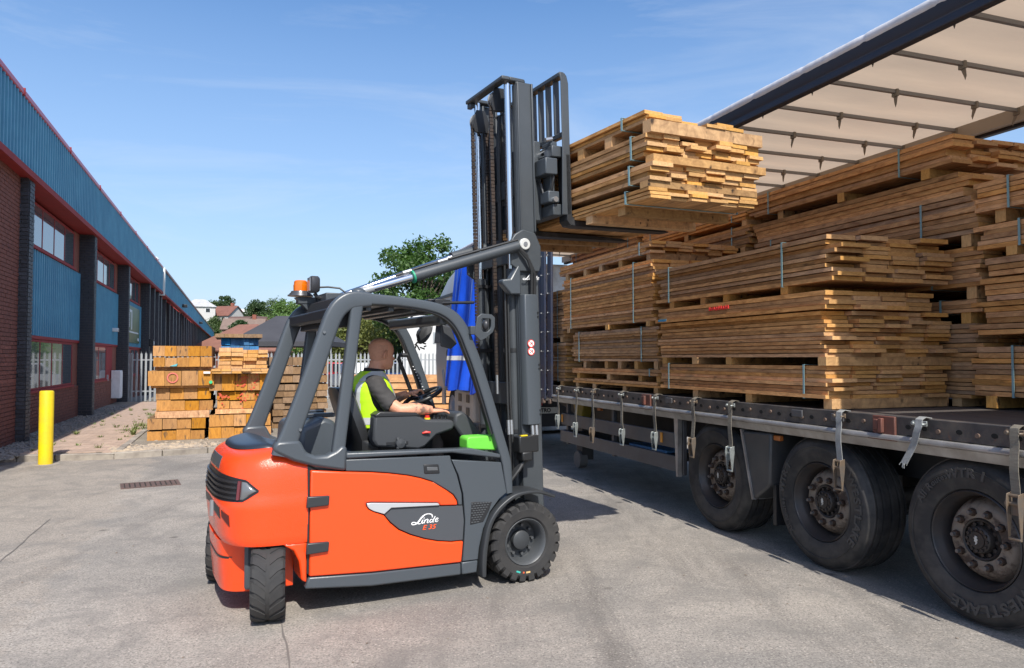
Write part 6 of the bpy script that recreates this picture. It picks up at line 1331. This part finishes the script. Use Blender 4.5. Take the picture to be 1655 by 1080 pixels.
# ================================================================ YARD STACKS
w_baulk = wood('baulk_side', (.36, .20, .075), (.17, .085, .035)); w_bend = wood('baulk_end', (.54, .25, .045), (.35, .145, .026), end=True, rnd=.16, blot=((.16, .09, .04), 1.0, .60))
w_dark = wood('old_baulk', (.16, .105, .065), (.085, .055, .038)); w_dend = wood('old_baulk_end', (.30, .185, .095), (.16, .095, .05), end=True, rnd=.3)
BK = [plank_mesh('baulk', 60 + k, [w_baulk, w_bend], .012) for k in range(3)]; BD = [plank_mesh('old_baulk', 70 + k, [w_dark, w_dend], .015) for k in range(3)]
w_blue = wood('blue_baulk', (.04, .17, .36), (.025, .10, .24), rnd=.15); w_blend = wood('blue_baulk_end', (.045, .22, .46), (.02, .10, .25), end=True, rnd=.2)
BB = [plank_mesh('blue_baulk', 80 + k, [w_blue, w_blend], .012) for k in range(2)]
YG = 'stacks of timber by the fence'
RB = R(110.5)
def fwd(o, s, v, z): return Vector((o.x, o.y, 0)) + ub * s - nb_ * v + Vector((0, 0, z))
def yp(o, label, off, w, z0, z1, nc, nl, L=2.5, meshes=BK, s0=0.0, **k):
    k.setdefault('bands', ()); return pack(label, fwd(o, s0, off, z0), RB, L, w, z1 - z0, nc, nl, meshes=meshes, group=YG, jag=k.pop('jag', .02), wjit=k.pop('wjit', .03), name2='baulk', full=True, **k)
def xbar(o, label, off, w, z0, z1, s0=.1, mesh=None):     # loose plank lying across a stack
    t = thing('cross_plank', label, 'plank', fwd(o, s0, off + w / 2, (z0 + z1) / 2), RB + R(90)); put('board', mesh or rng.choice(PLK), t, scale=(w, .2, z1 - z0 - .004)); return t
A = Vector((-6.86, 13.95, 0)); z = .088
yp(A, 'bottom pair of baulk layers in the left yard stack beside the pavers', 0, 1.02, z, .50, 4, 2)
xbar(A, 'long grey plank lying across the left yard stack above the bottom baulks', .13, .95, .505, .635)
yp(A, 'shadowed brown baulks in the middle of the left yard stack', .15, 1.0, .64, 1.07, 4, 2, s0=.05)
xbar(A, 'brown cross plank under the widest baulks of the left yard stack', .05, 1.1, 1.072, 1.118)
s5 = yp(A, 'single layer of wide baulks with a pink ring mark in the left yard stack', .0, 1.17, 1.12, 1.405, 4, 1, s0=-.08)
xbar(A, 'dark cross plank under the upper pair of baulk layers of the left yard stack', .1, 1.0, 1.41, 1.475, s0=.25)
s7 = yp(A, 'top pair of bright baulk layers on the left yard stack', .09, 1.07, 1.478, 1.878, 5, 2)
pink = mat('paint_pink', (.62, .16, .12), .7); cyan_ = mat('paint_cyan', (.10, .42, .48), .7); gr_ = mat('paint_green', (.04, .50, .22), .7)
m = MB(); m.lathe([(.075, -.100), (.10, -.100), (.10, -.098), (.075, -.098)], c=(.076, -.43, .15), ax='x', n=20, cap=False); m.build('paint_ring', pink, s5, smooth=0)
m = MB(); m.cyl((-.026, -1.10, .06), (-.005, -1.10, .06), .032, n=14); m.build('paint_dot', gr_, s5, smooth=0)
MB().box(-.028, -.005, -1.09, -.97, .225, .265).build('label', white_m, s5, smooth=0)
m = MB(); m.prism([(-.28, .01), (-.40, .01), (-.42, .06)], -.026, -.005, ax='x'); m.build('paint_mark', cyan_, s7, smooth=0)
A2 = Vector((-5.86, 14.35, 0))
yp(A2, 'bottom pair of pale baulk layers in the yard stack next to the forklift', 0, 1.15, z, .54, 5, 2)
xbar(A2, 'clean pale cross plank low in the yard stack next to the forklift', .11, 1.0, .555, .645)
r1 = yp(A2, 'red sprayed baulks in the middle of the yard stack next to the forklift', .14, .96, .655, .985, 4, 2, s0=.04)
r2 = yp(A2, 'wide dark baulks with red spray under plank cover, yard stack next to the forklift', .0, 1.17, 1.01, 1.335, 5, 1, s0=-.02)
paint_o = mat('paint_spray', (.55, .09, .04), .8)
m = MB()
for k in range(70):
    yy = -(rng.choice((.42, .62, .85, 1.05)) + rng.gauss(0, .04)); m.ico((-.022, yy, .15 + rng.gauss(0, .06)), rng.uniform(.005, .022), 1, .3, sc=(.05, 1.2, 1))
tag(m.build('paint_mark', paint_o, r2, smooth=0), kind='stuff')
m = MB()
for k in range(70): m.ico((-.020, -(rng.choice((.1, .45, .78)) + rng.gauss(0, .05)), .2 + rng.gauss(0, .07)), rng.uniform(.005, .022), 1, .3, sc=(.05, 1.2, 1))
tag(m.build('paint_mark', paint_o, r1, smooth=0), kind='stuff')
yp(A2, 'weathered grey cover planks overhanging the front of the red sprayed stack', .04, 1.12, 1.345, 1.43, 6, 2, meshes=PLG, s0=-.22)
yp(A2, 'low pack of short boards lying on the cover planks of the red sprayed stack', .26, .86, 1.435, 1.82, 4, 5, meshes=PLK, s0=1.0, L=1.4, jag=.03, wjit=.14)
A3 = Vector((-5.72, 15.4, 0))
yp(Vector((-6.62, 15.0, 0)), 'narrow pack of thin boards just behind the left yard stack', .62, .48, z, 1.86, 2, 20, meshes=PLG, L=2.4, jag=.03)
A4 = Vector((-7.5, 19.0, 0))
yp(A4, 'brown baulks under the blue ones in the yard stack by the marquee', 0, .98, z, 1.78, 4, 8, meshes=BK)
yp(A4, 'two layers of blue painted baulks on top of a yard stack by the marquee', .02, .94, 1.80, 2.17, 4, 2, meshes=BB)
yp(A4, 'dark cover boards on top of the blue painted baulks', -.12, 1.15, 2.175, 2.27, 5, 1, meshes=BD, s0=-.15)
A5 = Vector((-5.38, 16.4, 0))
yp(A5, 'dark weathered boards at the foot of the old yard stack behind the forklift pillars', .08, 1.2, z, 1.06, 5, 7, meshes=BD, jag=.03)
yp(A5, 'greying baulks in the top of the old yard stack behind the forklift pillars', .0, 1.28, 1.10, 1.67, 5, 3, meshes=BD, jag=.03)
for (o_, dz) in ((Vector((-4.3, 21.6, 0)), 0),):
    pack('long pile of pale boards lying lengthwise in front of the palisade fence', Vector((-5.0, 22.2, .088)), R(3), 6.5, 1.1, 1.0, 4, 5, bands=(), full=False, group=None, bear_below=(.3, 2.0, 4, 6.2), jag=.15, name2='board')
# ================================================================ FENCE, MARQUEE, CARS, VAN, LORRY
P0, P1 = Vector((-13.75, 26.6, .085)), Vector((-1.2, 29.6, .085)); dv = P1 - P0; ang = math.atan2(dv.y, dv.x); LN = dv.length
fn = thing('palisade_fence', 'galvanised steel palisade fence with pointed pales behind the timber stacks', 'fence', P0, ang)
pl_m = mat('pale_galvanised', (.43, .45, .455), .5, metal=.25, col2=(.34, .36, .36), vs=4, rnd=.10)
m = MB(); w = .035
prof = [(-w, 0), (-w * .6, .012), (-w * .25, .012), (0, .0), (w * .25, .012), (w * .6, .012), (w, 0)]
vs = []; hs = [1.70, 1.76, 1.72, 1.83, 1.72, 1.76, 1.70]
for (dx, dy), h in zip(prof, hs): vs += [(dx, -dy, .02), (dx, -dy, h), (dx, -dy + .004, .02), (dx, -dy + .004, h)]
fs = []
for i in range(6): a, b = 4 * i, 4 * (i + 1); fs += [(a, b, b + 1, a + 1), (a + 2, a + 3, b + 3, b + 2), (a + 1, b + 1, b + 3, a + 3)]
fs += [(0, 1, 3, 2), (24, 26, 27, 25)]
m.add(vs, fs); pm_ = m.mesh('pale', pl_m, 0)
n = int(LN / .155)
for k in range(n): put('pale', pm_, fn, (k * .155 + .08, -.03, rng.uniform(-.01, .01)), (0, rng.uniform(-.012, .012), 0))
for z_ in (.35, 1.48): m = MB(); m.box(0, LN, -.022, .022, z_, z_ + .05); m.build('rail', galv_m, fn, smooth=0)
for k in range(6): MB().box(k * LN / 5 - .05, k * LN / 5 + .05, .024, .12, 0, 1.75).build('post', galv_m, fn, smooth=0)
mq = thing('marquee', 'black pop up marquee with a peaked roof behind the fence', 'marquee', (-10.1, 34.0, .25), R(2))
tent_m = mat('tent_black', (.042, .042, .048), .7, col2=(.055, .055, .062), vs=1.5, bump=.2, bs=4)
m = MB(); hw, hd = 2.2, 2.0; m.add([(-hw, -hd, 2.13), (hw, -hd, 2.13), (hw, hd, 2.13), (-hw, hd, 2.13), (-.75, 0, 3.35), (.3, 0, 3.35)], [(0, 1, 5, 4), (1, 2, 5), (2, 3, 4, 5), (3, 0, 4)]); m.build('canopy', tent_m, mq, smooth=0, fix=False)
m = MB(); m.add([(-hw, -hd, 2.13), (hw, -hd, 2.13), (hw, hd, 2.13), (-hw, hd, 2.13), (-hw, -hd, 1.92), (hw, -hd, 1.92), (hw, hd, 1.92), (-hw, hd, 1.92)], [(0, 4, 5, 1), (1, 5, 6, 2), (2, 6, 7, 3), (3, 7, 4, 0)]); m.build('valance', tent_m, mq, smooth=0, fix=False)
for x_ in (-hw + .03, hw - .03):
    for y_ in (-hd + .03, hd - .03): MB().box(x_ - .025, x_ + .025, y_ - .025, y_ + .025, 0, 2.1).build('leg', galv_m, mq, smooth=0)
carglass = mat('car_glass', (.02, .025, .03), .05)
def car(x, y, rz, colr, label):
    t = thing('parked_car', label, 'car', (x, y, 0), rz, 'cars parked behind the fence'); pm2 = mat('car_paint_%d' % int(colr[0] * 999 + colr[2] * 77), colr, .25, coat=.5)
    m = MB(); m.loft([[(px, yy * k, pz) for px, pz in ((-2.1, .35), (-2.15, .62), (-2.05, .88), (-1.0, .93), (1.0, .93), (1.95, .80), (2.12, .58), (2.08, .30), (1.2, .22), (-1.3, .22))] for yy, k in ((-.86, 1), (-.8, 1.08), (.8, 1.08), (.86, 1))]); m.build('body', pm2, t, bevel=.04)
    m = MB(); m.loft([[(px, yy, pz) for px, pz in ((-1.75, .93), (-1.25, 1.42), (.15, 1.46), (1.05, .93))] for yy in (-.68, .68)]); c_ = m.build('cabin', pm2, t, bevel=.05)
    for sy in (-1, 1):
        m = MB(); m.prism([(-1.55, .97), (-1.18, 1.36), (-.45, 1.38), (-.45, .97)], sy * .685 - .004, sy * .685 + .004); m.build('window', carglass, c_, smooth=0)
        m = MB(); m.prism([(-.37, .97), (-.37, 1.38), (.12, 1.39), (.82, .97)], sy * .685 - .004, sy * .685 + .004); m.build('window', carglass, c_, smooth=0)
        for wx in (-1.3, 1.3): m = MB(); m.lathe([(.0, -.11), (.2, -.11), (.31, -.10), (.32, .0), (.31, .1), (0, .1)], c=(wx, sy * .78, .32), n=20); m.build('wheel', rub_m, t)
    m = MB(); m.prism([(.20, 1.42), (1.0, .96), (1.02, .97), (.22, 1.435)], -.6, .6); m.build('windscreen', carglass, c_, smooth=0)
    return t
car(-9.6, 38.2, R(185), (.40, .02, .03), 'red car parked behind the fence, seen beside the forklift rear pillar')
car(-7.5, 37.6, R(78), (.70, .71, .72), 'white car parked end on behind the fence beside the driver')
car(-5.9, 38.0, R(4), (.03, .06, .16), 'dark blue car parked behind the fence in front of the driver')
car(-12.5, 39.0, R(10), (.25, .27, .3), 'silver grey car parked behind the fence under the marquee edge')
car(-2.6, 37.5, R(80), (.08, .10, .13), 'dark grey car parked behind the fence by the lorry cab')
vn = thing('caravan', 'white motor caravan with a framed side window standing behind the fence', 'caravan', (-3.75, 33.6, 0), R(4))
vm_ = mat('caravan_white', (.60, .60, .585), .35); m = MB(); m.prism([(-1.15, .5), (-1.2, 2.6), (-1.0, 3.5), (-.85, 3.6), (4.6, 3.6), (4.7, .5)], 0, 2.2); m.build('body', vm_, vn, bevel=.06)
wn_ = MB().box(.15, 1.5, -.02, .02, 2.3, 2.85).build('window', mat('frame_grey', (.35, .37, .38), .4), vn, bevel=.02); MB().box(.22, 1.43, -.03, -.021, 2.37, 2.78).build('pane', mat('pane_grey', (.22, .26, .28), .1), wn_, smooth=0)
MB().box(-1.18, -1.0, -.012, .0, .6, 3.0).build('corner_panel', mat('panel_light', (.62, .63, .64), .4), vn, smooth=0)
for wx in (.2, 3.6): m = MB(); m.lathe([(0, -.1), (.33, -.1), (.34, .1), (0, .1)], c=(wx, .12, .34), n=20); m.build('wheel', rub_m, vn)
# lorry tractor in front of the trailer
lo = thing('lorry_tractor', 'silver grey lorry cab standing at the front of the trailer behind the blue curtain', 'lorry', ft(0, 0, 0), TR)
cab_m = mat('cab_silver', (.36, .345, .34), .38, metal=.25, col2=(.30, .285, .28), vs=2); cabd = mat('cab_dark', (.05, .05, .055), .45); tank_m = mat('skirt_beige', (.50, .44, .38), .55, col2=(.40, .35, .30), vs=3)
m = MB(); rg = []
for z_, x0, x1, w in ((.95, 10.95, 12.95, 1.21), (1.6, 10.95, 13.02, 1.23), (2.3, 10.95, 12.98, 1.23), (2.9, 10.95, 12.85, 1.22), (3.1, 10.95, 12.7, 1.20), (3.45, 10.98, 12.2, 1.12), (3.66, 11.0, 11.7, 1.02), (3.72, 11.02, 11.4, .9)):
    ring = []
    for k in range(32):
        t = 2 * math.pi * k / 32; c, s_ = math.cos(t), math.sin(t); p_ = 7; ring.append(((x0 + x1) / 2 + (x1 - x0) / 2 * math.copysign(abs(c) ** (2 / p_), c), -1.25 + w * math.copysign(abs(s_) ** (2 / p_), s_), z_))
    rg.append(ring)
m.loft(rg); cb = m.build('cab', cab_m, lo, smooth=40)
MB().box(10.96, 12.9, -.03, -.012, 3.02, 3.08).build('cab_moulding', cabd, cb, smooth=0)
m = MB(); m.prism([(11.75, 2.0), (11.75, 2.85), (12.4, 2.85), (12.75, 2.0)], -.015, .005); m.build('side_window', carglass, cb, smooth=0)
m = MB(); m.box(12.5, 13.0, -.01, .22, 2.95, 3.05); m.build('visor', black_m, cb, bevel=.02)
m = MB(); m.cyl((11.45, -.02, 1.75), (11.45, .012, 1.75), .09, n=18); m.build('air_intake', black_m, cb)
m = MB(); m.prism([(12.0, .6), (12.0, 1.4), (11.75, 1.0), (11.75, .6)], -.05, .0); m.build('wheel_arch', cab_m, lo, bevel=.02)
m = MB(); m.box(9.45, 10.95, -.55, -.02, .36, .98); ts = m.build('side_skirt', tank_m, lo, bevel=.05)
for z_ in (.48, .74): 
    for a in (9.75, 10.35): MB().box(a, a + .22, -.021, -.008, z_, z_ + .16).build('step_opening', black_m, ts, smooth=0)
for s_ in (11.5, 8.55):
    for v in (.30, 2.2):
        m = MB(); m.lathe([(.0, -.12), (.28, -.13), (.30, -.16), (.45, -.16), (.51, -.12), (.52, 0), (.51, .12), (.45, .15), (0, .15)], c=(s_, -v, .52), n=32); wlo = m.build('wheel', rub_m, lo, smooth=40)
        if v < 1: m = MB(); m.lathe([(.30, .17), (.24, .165), (.2, .16), (.12, .2), (.0, .2)], c=(s_, -v, .52), n=24, cap=False); m.build('rim', mat('rim_blue_grey', (.20, .24, .30), .4), wlo)
MB().box(7.75, 11.5, -1.7, -.8, .62, .95).build('chassis', cham_m, lo, smooth=0)
MB().box(7.70, 7.745, -2.3, -.2, .42, .95).build('rear_bar', mat('bar_black', (.015, .016, .022), .5), lo, smooth=0)
pt = MB().box(7.675, 7.698, -1.10, -.58, .655, .765).build('number_plate', mat('plate_white', (.62, .61, .57), .5), lo, bevel=.004)
text('lettering', 'TRO', .10, black_m, pt, bold=.003, wide=.95, M=Matrix.Translation((7.672, -.84, .708)) @ Matrix.Rotation(R(-90), 4, 'Z') @ RX)
for v in (.62, 1.9): MB().box(7.66, 7.698, -v - .16, -v + .06, .80, .90).build('tail_lamp', mat('tail_red', (.32, .02, .025), .3), lo, bevel=.01)
for v in (.62, 1.9): MB().box(7.652, 7.659, -v - .02, -v + .05, .81, .89).build('lamp_lens', mat('lens_white', (.5, .42, .42), .3), lo, smooth=0)

# ================================================================ HILL, HOUSES, TREES
hill_m = mat('hill_grass', (.075, .10, .035), .95, col2=(.13, .13, .055), vs=.05)
hm = MB(); vs = []; NX, NY = 60, 24
def hz(x, y): 
    t = max(0, (y - 75) / 200); q = max(0, min(1, (x + 230) / 120)) * max(0, min(1, (70 - x) / 60)); return 15.5 * (t ** 1.15 if t < 1 else 1) * (q * q * (3 - 2 * q)) + .5 * noise.noise((x * .03, y * .03, 0))
for j in range(NY + 1):
    for i in range(NX + 1): x = -240 + 330 * i / NX; y = 70 + 250 * j / NY; vs.append((x, y, hz(x, y) - .55 + (.0 if j else -2)))
hm.add(vs, [(j * (NX + 1) + i, j * (NX + 1) + i + 1, (j + 1) * (NX + 1) + i + 1, (j + 1) * (NX + 1) + i) for j in range(NY) for i in range(NX)])
tag(hm.build('hill', hill_m, smooth=60, fix=False), kind='structure')
def W_(px, Y): return (px - 827.5) * Y / 1195.0
def house(x, y, z, w, d, h, rh, rz, wallc, roofc, label, hip=False, chim=True):
    t = thing('house', label, 'house', (x, y, z), rz)
    wm = mat('house_wall_%d' % int(wallc[0] * 999), wallc, .8); rm = mat('house_roof_%d' % int(roofc[0] * 999 + roofc[2] * 99), roofc, .8, col2=tuple(v * .75 for v in roofc), vs=1.2)
    m = MB(); m.box(-w / 2, w / 2, -d / 2, d / 2, -3, h)
    if not hip: m.prism([(-d / 2, h), (d / 2, h), (0, h + rh * .97)], -w / 2, w / 2, ax='x')
    m.build('wall', wm, t, smooth=0)
    e = .35; r_ = MB(); q = w / 2 * (.35 if hip else 1) + (0 if hip else e)
    r_.add([(-w / 2 - e, -d / 2 - e, h - .15), (w / 2 + e, -d / 2 - e, h - .15), (w / 2 + e, d / 2 + e, h - .15), (-w / 2 - e, d / 2 + e, h - .15), (-q, 0, h + rh + .06), (q, 0, h + rh + .06)], [(0, 1, 5, 4), (2, 3, 4, 5)] + ([(1, 2, 5), (3, 0, 4)] if hip else []))
    ro = r_.build('roof', rm, t, smooth=0, fix=False); sm = ro.modifiers.new('s', 'SOLIDIFY'); sm.thickness = .15
    if chim: MB().box(w * .2, w * .2 + .7, -.3, .4, h + rh * .5, h + rh + .8).build('chimney', rbrick_m, ro, smooth=0)
    for k in range(max(1, int(w / 3))):
        xx = -w / 2 + (k + .5) * w / max(1, int(w / 3)); f = MB().box(xx - .6, xx + .6, -d / 2 - .05, -d / 2 - .003, h * .35, h * .8).build('window', white_m, t, smooth=0); MB().box(xx - .5, xx + .5, -d / 2 - .07, -d / 2 - .053, h * .39, h * .76).build('pane', carglass, f, smooth=0)
    return t
RED = (.21, .09, .065); BRN = (.13, .075, .06); WHT = (.50, .49, .47); PALE = (.62, .60, .56)
house(W_(352, 70), 78, 0, 7.5, 9, 2.6, 2.6, R(-24), (.20, .085, .065), (.25, .115, .08), 'near brick house with a large red tiled roof beyond the warehouse', hip=True, chim=False)
house(W_(322, 190), 190, 12.4, 7, 8, 2.6, 1.9, R(25), WHT, (.46, .46, .46), 'pale roofed white house at the left end of the hillside', hip=True, chim=False)
house(W_(338, 200), 200, 11.6, 7, 8, 2.4, 1.6, R(-10), WHT, (.44, .44, .45), 'small pale roofed bungalow next to the left end house on the hillside', hip=True, chim=False)
house(W_(367, 195), 195, 10.6, 6, 7, 2.3, 2.6, R(-18), WHT, RED, 'white hillside house with a red roof between two green trees')
house(W_(385, 215), 215, 12.3, 8, 8, 2.2, 1.6, R(8), WHT, (.62, .61, .59), 'long white roofed house on the crest of the hillside', hip=True, chim=False)
house(W_(406, 170), 170, 7.4, 9.5, 8, 2.0, 1.9, R(-4), (.33, .24, .17), BRN, 'low hillside house with a dark brown roof', chim=False)
house(W_(421, 150), 150, 5.0, 4.2, 7, 3.2, 2.0, R(72), WHT, BRN, 'white gabled house below the bright green hillside trees', chim=False)
house(W_(395, 140), 140, 4.6, 7, 7, 2.6, 2.0, R(12), (.30, .20, .15), (.20, .14, .11), 'brown grey house half hidden by hillside bushes', chim=True)

leafs = {}
def leaf_mat(nm, a, b):
    if nm in leafs: return leafs[nm]
    m = mat('leaf_' + nm, a, .55, col2=b, vs=.55, lo=.35, hi=.65); nt = m.node_tree; b_ = nt.nodes['Principled BSDF']; tr_ = nt.nodes.new('ShaderNodeBsdfTranslucent'); tr_.inputs[0].default_value = (a[0] * 1.6, a[1] * 1.7, a[2] * .9, 1); mx_ = nt.nodes.new('ShaderNodeMixShader'); mx_.inputs[0].default_value = .25; o_ = nt.nodes['Material Output']; nt.links.new(b_.outputs[0], mx_.inputs[1]); nt.links.new(tr_.outputs[0], mx_.inputs[2]); nt.links.new(mx_.outputs[0], o_.inputs[0]); leafs[nm] = m; return m
bark_m = mat('bark', (.11, .085, .065), .95, col2=(.06, .048, .038), vs=6, bump=.5, bs=20)
def tree(x, y, z, H, Rw, label, lm, n_cl=60, n_leaf=90, ls=.16, trunk=.3, base=.32, seed=1, name='tree', cr=None, squash=1.0, group=None, inner=.25):
    r = random.Random(seed); t = thing(name, label, 'tree' if name == 'tree' else 'shrub', (x, y, z), r.uniform(0, 6), group)
    tk = MB(); top = H * .62; pts = [(0, 0, -.4), (r.uniform(-.1, .1), r.uniform(-.1, .1), H * .2), (r.uniform(-.25, .25), r.uniform(-.25, .25), H * .42), (r.uniform(-.3, .3), r.uniform(-.3, .3), top)]; tk.tube(pts, [trunk * 1.2, trunk, trunk * .75, trunk * .3], 9)
    cz, ch = H * (base + 1) / 2, H * (1 - base) / 2; cen = []
    for i in range(n_cl):
        while True:
            v = Vector((r.uniform(-1, 1), r.uniform(-1, 1), r.uniform(-1, 1)))
            if inner < v.length < 1: break
        c = Vector((v.x * Rw, v.y * Rw, cz + v.z * ch)); c += Vector((1, 1, .6)) * 0.18 * Rw * noise.noise(c * .8 + Vector((seed, 0, 0))); cen.append(c)
    for i, c in enumerate(cen):
        if i % 3 == 0:
            a = Vector(pts[2]) * r.uniform(.6, 1.25); mid = a * .5 + c * .5 + Vector((0, 0, .06 * H)); tk.tube([a, mid, c], [trunk * .34, trunk * .2, trunk * .06], 5)
    tk.build('trunk', bark_m, t, smooth=50)
    vs, fs = [], []; crr = cr or Rw * .26
    for c in cen:
        q = crr * r.uniform(.6, 1.3)
        for k in range(n_leaf):
            d = Vector((r.gauss(0, 1), r.gauss(0, 1), r.gauss(0, .75))).normalized() * q * r.random() ** .45; p = c + d; nrm = (d.normalized() * .5 + Vector((r.gauss(0, 1), r.gauss(0, 1), r.gauss(0, 1) + .5)).normalized()).normalized(); u = nrm.orthogonal().normalized(); u.rotate(Matrix.Rotation(r.uniform(0, 6.28), 3, nrm)); w = nrm.cross(u); s_ = ls * r.uniform(.6, 1.3); b = len(vs)
            vs += [p - u * s_, p + w * s_ * .5 + nrm * s_ * .12, p + u * s_, p - w * s_ * .5 + nrm * s_ * .12]; fs.append((b, b + 1, b + 2, b + 3))
    me = bpy.data.meshes.new('crown'); me.from_pydata([tuple(v) for v in vs], [], fs); me.materials.append(lm); put('crown', me, t); return t
G1 = leaf_mat('oak', (.060, .125, .020), (.035, .080, .015)); G2 = leaf_mat('olive', (.19, .20, .055), (.12, .15, .04)); G3 = leaf_mat('dark', (.045, .085, .024), (.03, .06, .018)); G4 = leaf_mat('bright', (.12, .20, .045), (.08, .15, .035)); G5 = leaf_mat('hill', (.08, .125, .035), (.055, .09, .028))
tree(W_(684, 42), 42, 0, 8.4, 3.0, 'tall open crowned green tree rising behind the forklift roof and tilt rams', G1, 140, 110, .13, .22, .28, 5, cr=.66)
tree(W_(735, 46), 46, 0, 7.8, 2.4, 'green tree half hidden behind the lorry cab', G1, 45, 80, .16, .2, .3, 6, cr=.65)
tree(W_(668, 46), 46, 0, 5.4, 1.2, 'dark green tree seen through the cab just ahead of the driver', G3, 40, 110, .15, .15, .08, 7, cr=.6)
for i, (px, Y, h, w_, lm, lab) in enumerate(((548, 50, 4.9, 2.2, G2, 'olive green bush beside the rear pillar of the forklift'), (585, 47, 4.9, 1.9, G2, 'yellow green bush seen through the cab above the driver'), (617, 52, 4.7, 2.0, G4, 'bright bush seen through the cab just beyond the driver head'), (520, 54, 4.6, 2.2, G4, 'bright green bush behind the right end of the marquee'), (690, 52, 5.0, 2.2, G5, 'dull green bush behind the white caravan'))):
    tree(W_(px, Y), Y, 0, h, w_, lab, lm, 60, 130, .13, .12, .02, 30 + i, name='bush', cr=.75, group='bushes behind the fence')
HT = 'trees on the hillside'
for i, (px, Y, zt, w_, h, lm, lab) in enumerate((
    (345, 205, 17.6, 2.3, 7, G5, 'small round tree left of the tall one on the hillside crest'), (361, 205, 19.2, 3.0, 9, G3, 'tall dark tree on the hillside crest above the red roofed house'), (391, 220, 16.0, 3.0, 6, G3, 'low dark tree behind the white roofed crest house'),
    (430, 190, 18.2, 4.6, 13, G5, 'largest round tree on the hillside, left of the beacon'), (415, 188, 16.6, 3.2, 10, G3, 'darker tree against the left flank of the largest hillside tree'), (461, 185, 16.6, 3.6, 11, G4, 'yellow green tree right of the largest hillside tree'), (482, 195, 17.2, 3.8, 11, G3, 'almost black tree under the beacon bracket'),
    (450, 150, 10.6, 4.2, 8, G4, 'bright green tree low on the hillside above the marquee'), (475, 145, 10.4, 4.2, 8, G4, 'bright green tree behind the forklift rear pillar'), (500, 140, 9.6, 4.2, 8, G4, 'bright green tree between the forklift rear pillars'), (432, 160, 11.2, 3.2, 7, G4, 'bright tree beside the white gabled house'),
    (352, 175, 11.2, 3.0, 6, G5, 'round tree in front of the white hillside houses'), (375, 160, 8.6, 3.0, 5, G5, 'bush like tree below the red roofed hillside house'), (391, 130, 8.2, 2.4, 6, G3, 'dark tree beside the brown grey house'), (407, 128, 6.8, 2.6, 5, G4, 'green tree in front of the dark brown roof'), (400, 200, 13.0, 3.0, 5, G5, 'hedge like tree right of the long white roofed house'), (335, 170, 9.2, 3.0, 5, G5, 'tree at the foot of the left end hillside house'), (420, 215, 14.5, 4, 6, G5, 'pale tree on the skyline behind the largest hillside tree'))):
    tree(W_(px, Y), Y, zt - h, h, w_, lab, lm, 60, 130, .27, .3, .05, 60 + i, cr=w_ * .36, group=HT, inner=.35)
